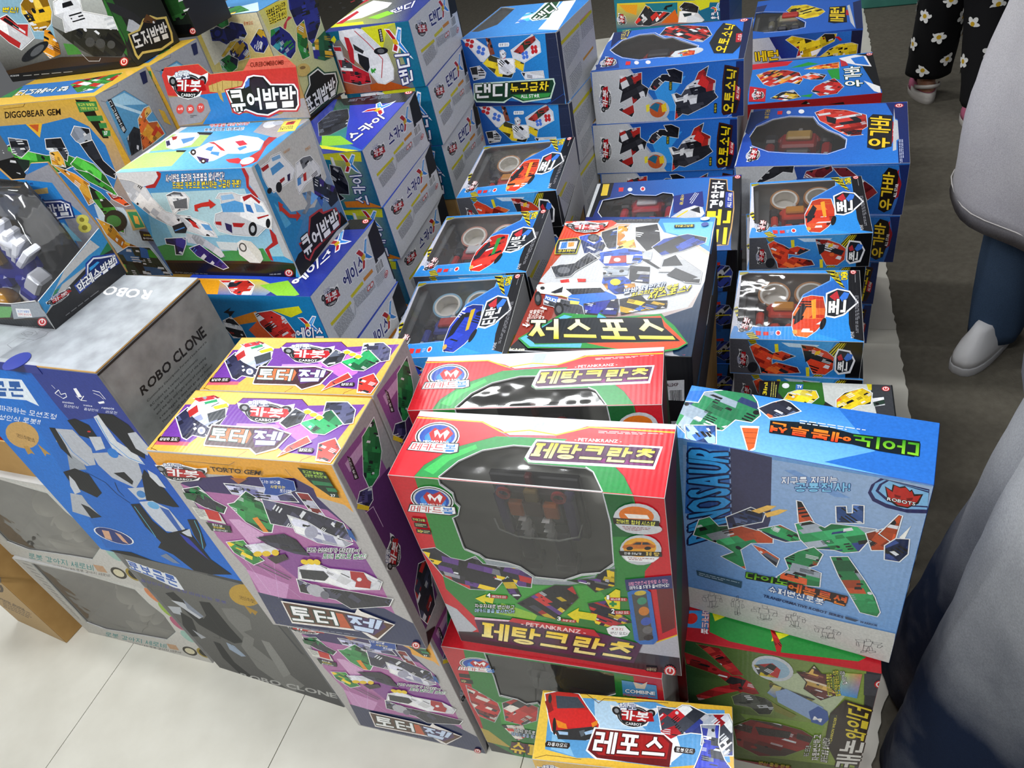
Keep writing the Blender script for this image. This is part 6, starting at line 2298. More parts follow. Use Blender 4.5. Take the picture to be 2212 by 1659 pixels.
    def xlogo(self, quad):
        P = self.patch(quad)
        G = lambda pts, col: self.poly([P(*q) for q in pts], col)
        G([(0, 0), (.3, .02), (.5, .28), (.8, -.05), (1, 0), (.68, .5), (1, 1.05), (.7, .9), (.5, .7), (.3, .95), (.05, .9), (.3, .5)], lin('f4f4f8'))
        G([(.05, .04), (.28, .06), (.46, .36), (.34, .55), (.42, .68), (.28, .88), (.12, .85), (.35, .5)], lin('b82028'))
        G([(.5, .38), (.8, .03), (.93, .06), (.62, .5), (.92, .96), (.7, .82), (.5, .6), (.58, .5)], lin('2f86dc'))
        G([(.58, .36), (.8, .1), (.88, .1), (.62, .44)], lin('7cc4f4'))
        G([(.26, .4), (.5, .4), (.5, .6), (.26, .6)], lin('d8b020'))
    def emblem(self, c, a, b):
        c, a, b = Vector(c), Vector(a), Vector(b)
        p = []
        for i in range(32):
            r = 1.0 if i % 2 else 0.86
            an = 2 * PI * i / 32
            p.append(tuple(c + (a - c) * math.cos(an) * r + (b - c) * math.sin(an) * r))
        self.poly(p, lin('c8282c'))
        self.ell(c, c + (a - c) * .72, c + (b - c) * .72, lin('f4e8e4'))
        self.ell(c, c + (a - c) * .5, c + (b - c) * .5, lin('c8282c'))
        q = lambda x, y: tuple(c + (a - c) * x + (b - c) * y)
        self.poly([q(-.12, -.75), q(.12, -.75), q(.12, .1), q(-.12, .1)], lin('f4e8e4'))
    def textblock(self, col, n, quad, rnd):
        P = self.patch(quad)
        for i in range(n):
            y0 = (i + .2) / n; y1 = (i + .62) / n
            x = 0.0
            end = 1.0 if i < n - 1 else rnd.uniform(.5, .9)
            while x < end - .02:
                w = rnd.uniform(.05, .16)
                self.poly_fast([P(x, y0), P(min(end, x + w), y0), P(min(end, x + w), y1), P(x, y1)], col)
                x += w + .025
        self.up()
    def barcode(self, quad, rnd):
        P = self.patch(quad)
        self.poly([P(0, 0), P(1, 0), P(1, 1), P(0, 1)], lin('f0f0f0'))
        x = .06
        while x < .92:
            w = rnd.choice((.02, .035, .05))
            self.poly_fast([P(x, .06), P(x + w, .06), P(x + w, .9), P(x, .9)], lin('18181a'))
            x += w + rnd.choice((.02, .035))
        self.up()
    def mech(self, pal, seed, cell, pts):
        """plain panelled machine shape: patches of the given colours, no figure"""
        rnd = random.Random(seed)
        pal, _, out = pal.partition('/')
        cols = [lin(c) for c in pal.split(',')]
        if out:
            self.poly(inflate(pts, 0.0019), lin(out))
            self.poly(inflate(pts, 0.0005), lin('1c1c20'))
        cs = cell * 0.0016
        ang = rnd.uniform(-.9, .9)
        ca, sa = math.cos(ang), math.sin(ang)
        xs = [p[0] for p in pts]; ys = [p[1] for p in pts]
        cx, cy = sum(xs) / len(xs), sum(ys) / len(ys)
        R = max(math.hypot(x - cx, y - cy) for x, y in pts) + cs
        n = int(R / cs) + 1
        loc = lambda x, y: ((x - cx) * ca + (y - cy) * sa, -(x - cx) * sa + (y - cy) * ca)
        wld = lambda u, v: (cx + u * ca - v * sa, cy + u * sa + v * ca)
        rows = []
        v = -R
        while v < R:
            rows.append(v)
            v += cs * rnd.uniform(.35, 1.2)
        rows.append(R)
        grid = [(wld(-R * 1.1, v), wld(R * 1.1, v)) for v in rows]
        cuts = []
        for a, b in zip(rows, rows[1:]):
            u = -R + rnd.uniform(0, cs)
            cc = []
            while u < R:
                cc.append(u)
                sk = rnd.uniform(-.35, .35) * (b - a)
                grid.append((wld(u, a), wld(u + sk, b)))
                u += cs * rnd.uniform(.5, 2.2)
            cuts.append(cc)
        tab = {}
        def fc(x, y):
            u, v = loc(x, y)
            i = 0
            while i < len(rows) - 2 and v > rows[i + 1]: i += 1
            j = sum(1 for q in cuts[i] if q < u)
            if (i, j) not in tab:
                c = cols[0] if rnd.random() < .4 else rnd.choice(cols)
                k = rnd.choice((.7, .85, 1, 1, 1.1, 1.22))
                k *= 1.12 - .3 * (u + .6 * v) / R
                tab[i, j] = tuple(min(1, q * k) for q in c[:3]) + (1,)
            return tab[i, j]
        self.poly(pts, cols[0], grid, fc)
        # panel lines, vents and small fittings on the machine, kept inside its outline
        old = self.keep
        if all(0.0005 <= x <= self.Lu - 0.0005 and 0.0005 <= y <= self.Lv - 0.0005 for x, y in pts) or old is None:
            self.keep = pts if cell < 26 else old
            nd = 0 if cell >= 26 else max(3, min(16, int(abs(area2(pts)) / 2 / (cs * cs) * 2.4)))
            z0 = self.z
            for _ in range(nd):
                x0, y0 = rnd.uniform(min(xs), max(xs)), rnd.uniform(min(ys), max(ys))
                u, v = loc(x0, y0)
                a, b = cs * rnd.uniform(.16, .5), cs * rnd.uniform(.05, .16)
                sk = rnd.uniform(-.5, .5) * b
                c = rnd.choice((lin('18191c'), lin('18191c'), lin('e4e6ea'), rnd.choice(cols)))
                kind = rnd.random()
                if kind < .35:
                    for q in range(3):
                        o_ = (q - 1) * b * 1.7
                        self.poly([wld(u - a, v + o_ - b * .4), wld(u + a, v + o_ - b * .4), wld(u + a + sk, v + o_ + b * .4), wld(u - a + sk, v + o_ + b * .4)], c)
                elif kind < .5:
                    self.poly([wld(u + b * 1.6 * math.cos(q * PI / 5), v + b * 1.6 * math.sin(q * PI / 5)) for q in range(10)], c)
                else:
                    self.poly([wld(u - a, v - b), wld(u + a, v - b), wld(u + a + sk, v + b), wld(u - a * .6 + sk, v + b)], c)
            self.keep = old
    def car(self, body, quad):
        P = self.patch(quad)
        G = lambda pts, col: self.poly([P(*q) for q in pts], col)
        b = lin(body)
        G([(0, .7), (.04, .48), (.25, .38), (.4, .08), (.75, .05), (.92, .35), (1, .5), (.98, .75), (.7, .86), (.1, .84)], b)
        G([(.3, .4), (.42, .15), (.56, .13), (.56, .4)], lin('2a3038'))
        G([(.6, .4), (.6, .13), (.74, .12), (.86, .36)], lin('2a3038'))
        for cx in (.24, .78):
            self.poly([P(cx + .1 * math.cos(i * PI / 8), .8 + .2 * math.sin(i * PI / 8)) for i in range(16)], lin('18181a'))
    def sketch(self, quad, seed):
        """line drawing of a plain jointed machine"""
        P = self.patch(quad)
        rnd = random.Random(seed)
        c = lin('4a4a50')
        for x0, x1, y0, y1 in ((.36, .64, .3, .6), (.44, .56, .14, .3), (.12, .34, .28, .42), (.66, .9, .3, .44), (.08, .22, .42, .62), (.8, .94, .44, .66), (.36, .48, .62, .96), (.54, .66, .62, .94), (.3, .48, .9, 1), (.54, .74, .9, 1)):
            j = lambda: rnd.uniform(-.05, .05)
            q = [P(x0 + j(), y0 + j()), P(x1 + j(), y0 + j()), P(x1 + j(), y1 + j()), P(x0 + j(), y1 + j())]
            self.line(q + q[:1], .0005, c)
    def stripes(self, quad):
        P = self.patch(quad)
        self.poly([P(0, 0), P(1, 0), P(1, 1), P(0, 1)], lin('d8c81c'))
        n = 4
        for i in range(n):
            y = i / n
            self.poly_fast([P(0, y + .02), P(1, y + .1), P(1, y + .22), P(0, y + .14)], lin('1a1a16'))
        self.up()
    def mesh(self, name, fr):
        """fr: function (x, y, height) -> local point"""
        me = bpy.data.meshes.new(name)
        me.from_pydata([fr(*p) for p in self.v], [], self.f)
        at = me.color_attributes.new('Col', 'FLOAT_COLOR', 'POINT')
        at.data.foreach_set('color', [x for c in self.c for x in c])
        return me

def face_frame(face, w, d, h):
    if face == 'front': return w, h, lambda x, y, z: (x - w / 2, -d / 2 - z, y)
    if face == 'top': return w, d, lambda x, y, z: (x - w / 2, y - d / 2, h + z)
    if face == 'right': return d, h, lambda x, y, z: (w / 2 + z, x - d / 2, y)
    if face in ('header', 'card'): return w, h, lambda x, y, z: (x - w / 2, d / 2 - z - .0012, y)
def pt(tok, Lu, Lv):
    a, b = tok.split(',')
    return (float(a) * .001 * Lu, float(b) * .001 * Lv)
def face_shape(key, op, Lu, Lv):
    for t in FACES.get(key, ()):
        if t[0] == op:
            p = [pt(q, Lu, Lv) for q in t[1:]]
            if op == 'w' and not key.startswith('petan'):
                p = [(min(max(x, .005), Lu - .005), min(max(y, .005), Lv - .005)) for x, y in p]
            return p
    return None
def draw_face(key, Lu, Lv):
    ls = FACES[key]
    keep = face_shape(key, 'poly', Lu, Lv)
    drop = face_shape(key, 'w', Lu, Lv)
    P = Print(Lu, Lv, keep, drop)
    rnd = random.Random(key)
    for t in ls:
        op = t[0]
        if op in ('w', 'poly'): continue
        Q = lambda i: [pt(q, Lu, Lv) for q in t[i:]]
        if op == 'bg': P.poly(P.rect, lin(t[1]))
        elif op == 'p': P.poly(Q(2), lin(t[1]))
        elif op == 'm': P.mech(t[1], int(t[2]), float(t[3]), Q(4))
        elif op == 'e': P.ell(*Q(2), lin(t[1]))
        elif op == 'l': P.line(Q(3), float(t[2]) * .001, lin(t[1]))
        elif op == 'g': P.grad(Q(5), [lin(c) for c in t[1:5]])
        elif op == 't': P.text(t[3].replace('_', ' '), Q(4), [lin(c) for c in t[1].split('>')] if '>' in t[1] else lin(t[1]), None if t[2] == '-' else lin(t[2]))
        elif op == 'pill':
            q = Q(4)
            pp = P.patch(q)
            P.poly([pp(-.06, .5), pp(0, -.08), pp(1, -.08), pp(1.06, .5), pp(1, 1.08), pp(0, 1.08)], lin(t[1]))
            P.text(t[3].replace('_', ' '), [pp(.06, .14), pp(.94, .14), pp(.94, .86), pp(.06, .86)], lin(t[2]))
        elif op == 'logo': P.logo(Q(1))
        elif op == 'mlogo': P.mlogo(Q(1))
        elif op == 'x': P.xlogo(Q(1))
        elif op == 'emb': P.emblem(*Q(1))
        elif op == 'tb': P.textblock(lin(t[1]), int(t[2]), Q(3), rnd)
        elif op == 'bar': P.barcode(Q(1), rnd)
        elif op == 'car': P.car(t[1], Q(2))
        elif op == 'stripe': P.stripes(Q(1))
        elif op == 'sk': P.sketch(Q(2), int(t[1]))
    return P

# ------------------------------------------------------------------ toy cartons
MESHES = {}
BOARD = {'white': mat('board_white', 'c8c8c6', .6, color2='b4b4b2', noise_amt=.25),
         'dark': mat('board_dark', '1c1d22', .5),
         'blue': mat('board_blue', '2456a8', .45),
         'red': mat('board_red', 'b41c26', .45),
         'grey': mat('board_grey', '8a8c8e', .55, color2='9a9c9e', noise_amt=.2),
         'brown': mat('cardboard', 'a8834f', .85, spec=.2, color2='b8935c', noise_amt=.2, noise_scale=18),
         'navy': mat('board_navy', '1f2c5c', .45)}
INNER = {'grey': mat('tray_grey', 'c4c4bc', .6), 'dark': mat('tray_dark', '6c6e70', .6), 'white': mat('tray_white', 'c8c4b8', .7)}

def body_mesh(key, faces, w, d, h):
    """shell of the carton; faces with a window get a real opening and the carton is hollow"""
    k = ('body', key, round(w, 3), round(d, 3), round(h, 3))
    if k in MESHES: return MESHES[k]
    holes = {}
    for f in ('front', 'top', 'right'):
        Lu, Lv, fr = face_frame(f, w, d, h)
        s = face_shape(key + '.' + f, 'w', Lu, Lv) if (key + '.' + f) in FACES else None
        if s: holes[f] = (s, Lu, Lv, fr)
    mb = MB()
    if not holes:
        mb.box(-w / 2, w / 2, -d / 2, d / 2, 0, h, .0012)
        me = mb.mesh('carton_body')
        MESHES[k] = me
        return me
    T = .002
    for f in ('front', 'top', 'right', 'left', 'back', 'bottom'):
        if f in ('front', 'top', 'right'):
            Lu, Lv, fr = face_frame(f, w, d, h)
        elif f == 'left': Lu, Lv, fr = d, h, (lambda x, y, z: (-w / 2 - z, x - d / 2, y))
        elif f == 'back': Lu, Lv, fr = w, h, (lambda x, y, z: (x - w / 2, d / 2 + z, y))
        else: Lu, Lv, fr = w, d, (lambda x, y, z: (x - w / 2, y - d / 2, -z))
        hole = holes.get(f)
        for z, ins in ((0, 0), (-T, T)):
            rect = [(ins, ins), (Lu - ins, ins), (Lu - ins, Lv - ins), (ins, Lv - ins)]
            if hole:
                P = Print(Lu, Lv, None, hole[0])
                P.rect = rect
                vs, _, fs, _, _, of = P.cdt([rect, hole[0]])
                keepf = [fa for fa, o in zip(fs, of) if 0 in o and 1 not in o]
                mb.add([fr(v.x, v.y, z) for v in vs], keepf)
            else:
                mb.add([fr(x, y, z) for x, y in rect], [(0, 1, 2, 3)])
        if hole:
            n = len(hole[0])
            mb.add([fr(x, y, 0) for x, y in hole[0]] + [fr(x, y, -T) for x, y in hole[0]],
                   [(i, (i + 1) % n, n + (i + 1) % n, n + i) for i in range(n)])
    me = bpy.data.meshes.new('carton_body')
    me.from_pydata(mb.v, [], mb.f)
    MESHES[k] = me
    return me
def print_mesh(key, face, w, d, h):
    k = (key, face, round(w, 3), round(d, 3), round(h, 3))
    if k not in MESHES:
        Lu, Lv, fr = face_frame(face, w, d, h)
        MESHES[k] = draw_face(key + '.' + face, Lu, Lv).mesh(face + '_print', fr)
    return MESHES[k]
def film_mesh(key, face, w, d, h):
    k = ('film', key, face, round(w, 3), round(d, 3), round(h, 3))
    if k not in MESHES:
        Lu, Lv, fr = face_frame(face, w, d, h)
        s = face_shape(key + '.' + face, 'w', Lu, Lv)
        s = inflate(s, .003)
        s = [(min(max(x, .003), Lu - .003), min(max(y, .003), Lv - .003)) for x, y in s]
        P = Print(Lu, Lv)
        P.rect = s
        vs, _, fs, _, _, of = P.cdt([s])
        mb = MB()
        mb.add([fr(v.x, v.y, -.0026) for v in vs], [f for f, o in zip(fs, of) if 0 in o])
        MESHES[k] = mb.mesh('window_film')
    return MESHES[k]
PART_NAME = {'front': 'front_print', 'top': 'top_print', 'right': 'side_print'}
def toy_box(kind, pose, label, group=None, name='toy_box', board='white', dx=0, dy=0, dyaw=0, inner='dark', matt=False):
    x, y, yaw, w, d, h, z0 = pose
    root = empty(name, (x + dx, y + dy, z0), yaw + dyaw)
    tag(root, label, 'toy box', group)
    bm_ = body_mesh(kind, None, w, d, h)
    link('carton_body', bm_, root, BOARD[board])
    win = False
    for f in ('front', 'top', 'right'):
        if kind + '.' + f in FACES:
            link(PART_NAME[f], print_mesh(kind, f, w, d, h), root, PRINT_STONE if kind == 'robo' and f != 'front' else PRINT_MATT if matt or f == 'right' else PRINT)
            if face_shape(kind + '.' + f, 'w', 1, 1):
                link('window_film', film_mesh(kind, f, w, d, h), root, FILM_HAZY if kind == 'ceroni' else FILM)
                win = True
    if win:
        k = ('tray', kind, round(w, 3), round(d, 3), round(h, 3))
        if k not in MESHES:
            mb = MB()
            if face_shape(kind + '.front', 'w', 1, 1):
                mb.box(-w / 2 + .004, w / 2 - .004, d / 2 - .03, d / 2 - .004, .004, h - .004, .003)
                mb.box(-w / 2 + .004, w / 2 - .004, -d / 2 + .02, d / 2 - .03, .004, .03, .003)
                if kind == 'ceroni': mb.box(-.03, .13, -d / 2 + .012, -d / 2 + .10, .03, .09, .004)
            else:
                mb.box(-w / 2 + .004, w / 2 - .004, -d / 2 + .004, d / 2 - .004, .003, h * .3, .002)
                mb.box(-w / 2 + .004, -w / 2 + .02, -d / 2 + .004, d / 2 - .004, h * .3, h * .8, .002)
            MESHES[k] = mb.mesh('inner_tray')
        link('inner_tray', MESHES[k], root, INNER[inner])
    return root
def plain_carton(x, y, yaw, w, d, h, z0, label):
    root = empty('shipping_carton', (x, y, z0), yaw)
    tag(root, label, 'carton')
    mb = MB(); mb.box(-w / 2, w / 2, -d / 2, d / 2, 0, h, .002)
    mb.build('carton_body', BOARD['brown'], root)
    mb = MB(); mb.box(-.024, .024, -d / 2 - .0004, d / 2 + .0004, h, h + .0004)
    mb.box(-.024, .024, -d / 2 - .0006, -d / 2 - .0002, h * .75, h + .0004)
    mb.build('packing_tape', mat('packing_tape', 'a58a58', .25), root)
    return root

# ------------------------------------------------------------------ ground
AX = Vector((0.896, -0.443)); AY = Vector((0.443, 0.896))   # across / along the tile rows
def g2w(a, b): return AX * a + AY * b
floor = empty('floor', (0, 0, 0))
tag(floor, 'pale stone-look tile floor of the shop', None, None, 'structure')
TILE_A, TILE_B = 0.527, 1.054
A0 = AX.dot(Vector((-0.625, 0.937)))
B0 = 0.899
EDGE = [(0.30, 0.30), (0.586, 0.675), (0.785, 0.914), (0.983, 1.281), (1.095, 1.524), (1.293, 1.96), (1.50, 2.36), (1.75, 2.83), (2.2, 3.7), (2.5, 4.35)]
rndE = random.Random(5)
def edge_line():
    out = []
    for (ax, ay), (bx, by) in zip(EDGE, EDGE[1:]):
        n = max(2, int(math.hypot(bx - ax, by - ay) / .02))
        for i in range(n):
            t = i / n
            out.append((ax + (bx - ax) * t + rndE.uniform(-.004, .004), ay + (by - ay) * t + rndE.uniform(-.004, .004)))
    out.append(EDGE[-1])
    return out
RAGGED = edge_line()
REGION = RAGGED + [(-0.5, 5.6), (-3.6, 5.6), (-3.6, -1.2), (-0.55, -1.2)]
tile_m = mat('tile_stone', 'e2e0d4', .38, color2='cfccbf', noise_amt=.3, noise_scale=9, bump=.12, bump_scale=22)
for ia in range(-7, 7):
    for ib in range(-3, 5):
        a0 = A0 + ia * TILE_A + .001; a1 = A0 + (ia + 1) * TILE_A - .001
        b0 = B0 + ib * TILE_B + .001; b1 = B0 + (ib + 1) * TILE_B - .001
        q = [g2w(a0, b0), g2w(a1, b0), g2w(a1, b1), g2w(a0, b1)]
        P = Print(1, 1)
        vs, _, fs, _, _, of = P.cdt([[tuple(p) for p in q], REGION])
        kf = [f for f, o in zip(fs, of) if 0 in o and 1 in o]
        if not kf: continue
        used = sorted({i for f in kf for i in f})
        mp = {i: k for k, i in enumerate(used)}
        n = len(used)
        mb = MB()
        mb.add([(vs[i].x, vs[i].y, 0) for i in used], [tuple(mp[i] for i in f) for f in kf])
        cnt = {}
        for f in kf:
            for i in range(3):
                e = (mp[f[i]], mp[f[(i + 1) % 3]])
                cnt[tuple(sorted(e))] = cnt.get(tuple(sorted(e)), 0) + 1
        mb.v += [(v[0], v[1], -.012) for v in mb.v]
        mb.f += [(a, b, b + n, a + n) for (a, b), c in cnt.items() if c == 1]
        mb.build('floor_tile', tile_m, floor)
mb = MB(); mb.box(-3.7, 2.6, -1.3, 5.7, -.03, -.0125)
mb.build('joint_bed', mat('joint_grout', '2c2b28', .9), floor)
pave = MB(); pave.box(-1.5, 6.0, -2.0, 8.5, -.0124, -.006)
pv = pave.build('floor_pavement', mat('pavement', '57534a', .95, spec=.15, color2='6a655a', noise_amt=.3, noise_scale=55, bump=.6, bump_scale=220))
tag(pv, 'dark rough concrete pavement beside the tiles', None, None, 'structure')

# teal kerb far behind
kb = MB(); kb.box(-1.2, 1.2, 0, .25, -.01, .12, .01)
k_o = kb.build('trim_1', mat('kerb_teal', '2c6a5e', .7, color2='3a7c6e', noise_amt=.25, noise_scale=12))
k_o.location = (3.1, 3.93, 0); k_o.rotation_euler = (0, 0, math.radians(-29.6))
tag(k_o, 'teal painted kerb', None, None, 'structure')

# ------------------------------------------------------------------ the stacks of toy boxes
def P_(k, **kw):
    p = list(POSE[k])
    for a, v in kw.items():
        p['x y yaw w d h z0'.split().index(a)] = v
    return p
# front row
toy_box('torto', P_('torto_A'), 'tall orange-topped purple toy box, upper box of the front stack of two', 'orange and purple boxes')
toy_box('torto', P_('torto_B'), 'orange-topped purple toy box standing directly behind the front one', 'orange and purple boxes')
toy_box('torto', P_('torto_C', x=-.341, y=.826), 'orange and purple toy box on the floor, lower box of the front stack', 'orange and purple boxes')
toy_box('torto', P_('torto_B', z0=0, x=-.287, y=.931), 'orange and purple toy box on the floor hidden behind the front stack', 'orange and purple boxes')
toy_box('petan', P_('petan_A'), 'red and green window toy box with big yellow title, front one', 'red and green window boxes', board='white', inner='grey')
toy_box('petan', P_('petan_B'), 'red and green window toy box behind the other one, only its top showing', 'red and green window boxes', board='white', inner='grey')
toy_box('lowred', P_('lowred'), 'red and green window toy box on the floor under the yellow-titled one', board='white', inner='grey')
toy_box('lowred', P_('petan_B', z0=0, h=.403), 'red toy box on the floor at the back, under the rear red and green box', board='red', inner='grey')
toy_box('repos', P_('repos'), 'yellow-edged toy box with red car on top at the bottom edge', board='white')
toy_box('dino', P_('dino'), 'blue dinosaur robot toy box with glossy top beside the jeans', board='blue')
toy_box('cannon', P_('cannon'), 'dark green and red toy box lying under the blue box', board='red')
toy_box('robo', P_('robo_A'), 'large grey and blue robot carton with lettered side, upper one', board='grey', matt=True)
toy_box('robolow', P_('robo_B'), 'large dark grey robot carton on the floor, lower one', board='grey', matt=True)
rb = [o for o in COL.objects if o.get('label', '').endswith('lettered side, upper one')][0]
_, _, _, rw, rd, rh, _ = POSE['robo_A']
mb = MB(); mb.box(-rw / 2, rw / 2, -rd / 2 - .0005, rd / 2, rh, rh + .0028, .001); 
rb_lid = mb.build('lid', BOARD['brown'], rb)
for o in rb.children:
    if o.name.startswith('top_print'): o.location.z = .0028; o.parent = rb
mb = MB(); mb.box(-.045, .045, -rd / 2 - .0012, -rd / 2 - .0004, rh - .012, rh + .004, .0004)
mb.lathe([(.020, 0), (.020, .0012)], 20, Matrix.Translation((0, -rd / 2 + .004, rh + .0032)))
tb_ = mb.build('lid_tab', mat('tab_blue', '26348a', .4), rb); tb_.location.x = .02
mb = MB(); mb.box(rw / 2, rw / 2 + .0008, -rd / 2, rd / 2, rh - .004, rh - .001); mb.build('lid_gap', mat('gap_dark', '2a2420', .9), rb)
for k, lab, par in (('ceroni_A', 'white puppy toy box with film window, upper of two at left', 0), ('ceroni_B', 'white puppy toy box with film window, on the floor at left', 0)):
    toy_box('ceroni', P_(k), lab, 'white puppy toy boxes', board='white', inner='white', matt=True)
toy_box('diggo', P_('diggo_A'), 'yellow, grey and blue toy box with green digger picture at left', 'yellow and grey boxes', board='grey')
toy_box('diggo', P_('diggo_B'), 'yellow and grey toy box behind the green digger box, side panel showing', 'yellow and grey boxes', board='grey')
toy_box('dozer', P_('dozer'), 'black toy box with white bulldozer and yellow parts at top left corner', board='dark')
toy_box('blackgreen', P_('blackgreen'), 'small black and green box at the top behind the bulldozer box', board='dark')
toy_box('fore', P_('fore'), 'yellow toy box with dark blue and green pictures behind the red header', board='navy')
cure = toy_box('cure', P_('cure'), 'blue and white ambulance toy box with a red header card', board='white')
# header card of the ambulance box
def card_part(kind, face, pose, parent, name, thick, edge_m):
    w, d, h = pose[3], pose[4], pose[5]
    Lu, Lv, fr = face_frame(face, w, d, h)
    s = face_shape(kind + '.' + face, 'poly', Lu, Lv)
    if area2(s) < 0: s = s[::-1]
    n = len(s)
    P = Print(1, 1)
    vs, _, fs, _, _, of = P.cdt([s])
    kf = [f for f, o in zip(fs, of) if 0 in o]
    mb = MB()
    for z in (-.0001, -thick):
        mb.add([fr(v.x, v.y, z) for v in vs], kf)
    mb.add([fr(x, y, -.0001) for x, y in s] + [fr(x, y, -thick) for x, y in s],
           [(i, (i + 1) % n, n + (i + 1) % n, n + i) for i in range(n)])
    o = mb.build(name, edge_m, parent)
    link(name + '_print', draw_face(kind + '.' + face, Lu, Lv).mesh(name + '_print', fr), parent, PRINT)
    return o
card_part('cure', 'header', P_('cure'), cure, 'header_card', .0015, BOARD['brown'])

# stacks: kind, pose key, [(design, label, dx, dy)], base label
def stack(key, layers, base_label, board='white', group=None, inner='dark'):
    x, y, yaw, w, d, h, z0 = POSE[key]
    z = z0
    out = []
    for i, (kind, lab, dx, dy, dyaw) in enumerate(layers):
        out.append(toy_box(kind, (x, y, yaw, w, d, h, z), lab, group, board=board, dx=dx, dy=dy, dyaw=dyaw, inner=inner))
        z -= h
    top = z + h
    if top > .03 and base_label:
        plain_carton(x + layers[-1][2], y + layers[-1][3], yaw, w * .96, d * .96, top - .0005, 0, base_label)
    return out
stack('ace', [('ace', 'blue and white X-logo box under the ambulance box', 0, 0, 0),
              ('ace', 'second X-logo box down below the ambulance box', .004, 0, .01),
              ('ace', 'third X-logo box down below the ambulance box', .002, 0, 0)], 'plain carton under the X-logo stack beside the orange box', 'blue', 'X-logo boxes in the near stack')
stack('sky', [('sky', 'dark blue X-logo box, topmost of the middle white-sided stack', 0, 0, 0),
              ('sky', 'second X-logo box from the top of the middle white-sided stack', .002, 0, .012),
              ('sky', 'third X-logo box from the top of the middle white-sided stack', -.003, 0, -.01),
              ('sky', 'fourth X-logo box from the top of the middle white-sided stack', 0, 0, 0)], 'plain carton under the middle white-sided stack', 'blue', 'X-logo boxes in the middle stack')
stack('dandy', [('dandy', 'X-logo box with white medical car picture, topmost of the far stack', 0, 0, 0),
                ('dandy', 'second X-logo box down in the far white-sided stack', .003, 0, .01),
                ('dandy', 'third X-logo box down in the far white-sided stack', 0, 0, 0)], 'plain carton under the far white-sided stack', 'blue', 'X-logo boxes in the far stack')
stack('newgu', [('newgu', 'blue window box with green title plate, top of its stack', 0, 0, 0),
                ('newgu', 'blue window box just below the one with the green title plate', .004, 0, .008),
                ('newgu', 'blue window box low in the ambulance stack behind the tape boxes', .0, 0, 0)], 'plain carton under the blue window box stack', 'white', 'blue ambulance window boxes')
S_PC = stack('phone_C', [('phone', 'red car toy box with two tape rolls, nearest the blue window stack', 0, 0, 0),
                  ('phone', 'box under the red car tape box by the blue stack', .002, 0, .01)], 'plain carton under the rear tape box stack', 'white', 'small window boxes with tape')
S_NI = stack('night', [('night', 'red sports car toy box with two pink tape rolls in the middle', 0, 0, 0),
                ('night', 'box under the red sports car tape box', .002, 0, -.01)], 'plain carton under the middle tape box stack', 'white', 'small window boxes with tape')
S_TA = stack('taran', [('taran', 'blue car toy box with two blue tape rolls in front', 0, 0, 0),
                ('taran', 'box under the blue car tape box', .002, 0, .01)], 'plain carton under the front tape box stack', 'white', 'small window boxes with tape')
S_R1 = stack('phone_R1', [('phone', 'orange car toy box with tape rolls, rear one of the right-hand pair', 0, 0, 0),
                   ('phone', 'box under the rear right-hand tape box', -.006, .004, .02)], 'plain carton under the rear right tape box stack', 'white', 'small window boxes with tape')
S_R2 = stack('phone_R2', [('phone', 'orange car toy box with tape rolls, front one of the right-hand pair', 0, 0, 0),
                   ('phone', 'box under the front right-hand tape box', .008, -.006, -.02),
                   ('phone', 'third box down under the front right-hand tape box', .0, .0, 0)], 'plain carton under the front right tape box stack', 'white', 'small window boxes with tape')
S_JU = stack('jus', [('jus', 'big flat police car toy box with yellow and black title, lying face up', 0, 0, 0),
              ('jus', 'flat box beneath the police car toy box', .003, .002, .01)], 'plain carton under the big flat police car box', 'dark')
S_PR = stack('pron', [('pron', 'navy window box with yellow title behind the flat police box', 0, 0, 0),
               ('pron', 'second navy box down behind the flat police box', .0, .002, 0),
               ('pron', 'third navy box down behind the flat police box', .004, 0, .01),
               ('pron', 'fourth navy box down behind the flat police box', 0, 0, 0)], 'plain carton under the navy window box stack', 'dark')
S_AU = stack('auto', [('auto', 'blue and grey racing car window box, topmost of its stack', 0, 0, 0),
               ('auto', 'blue and grey racing car box second from the top', -.014, .004, -.012),
               ('auto', 'blue and grey racing car box third from the top', -.008, .004, 0)], 'plain carton under the racing car box stack', 'white', 'racing car boxes')
ux, uy, uyaw, uw, ud, uh, uz = POSE['uga']
S_UG = [toy_box('uga', POSE['uga'], 'blue window box with red car, top of the stack at the pavement edge', 'blue boxes at the pavement edge')]
toy_box('uga', (ux - .004, uy, uyaw, uw, ud, uh, uz - uh), 'second blue box down in the stack at the pavement edge', 'blue boxes at the pavement edge')
toy_box('auto', (ux - .03, uy + .01, uyaw, uw * .97, ud * .96, uh, uz - 2 * uh), 'third blue box down in the stack at the pavement edge', 'blue boxes at the pavement edge')
toy_box('auto', (ux - .032, uy + .012, uyaw, uw * .97, ud * .96, uh, uz - 3 * uh), 'bottom blue box of the stack at the pavement edge', 'blue boxes at the pavement edge')
stack('three', [('three', 'small black and yellow truck box lying in front of the tape boxes', 0, 0, 0),
                ('three', 'box under the small black and yellow truck box', 0, 0, 0)], 'plain carton under the yellow truck box', 'dark')
stack('ugax', [('ugax', 'flat red and blue box with green title near the clogs', 0, 0, 0),
               ('ugax', 'box under the flat red and blue box', 0, 0, 0)], 'plain carton under the flat red and blue box', 'red')
S_GO = stack('gold', [('gold', 'blue box with gold car and yellow title at the top edge', 0, 0, 0),
               ('gold', 'box under the gold car box', 0, 0, 0)], 'plain carton under the gold car box', 'blue')
stack('backx', [('backx', 'teal and yellow X-logo box at the top edge', 0, 0, 0),
                ('backx', 'box under the teal and yellow X-logo box', 0, 0, 0)], 'plain carton under the teal X-logo box', 'blue')
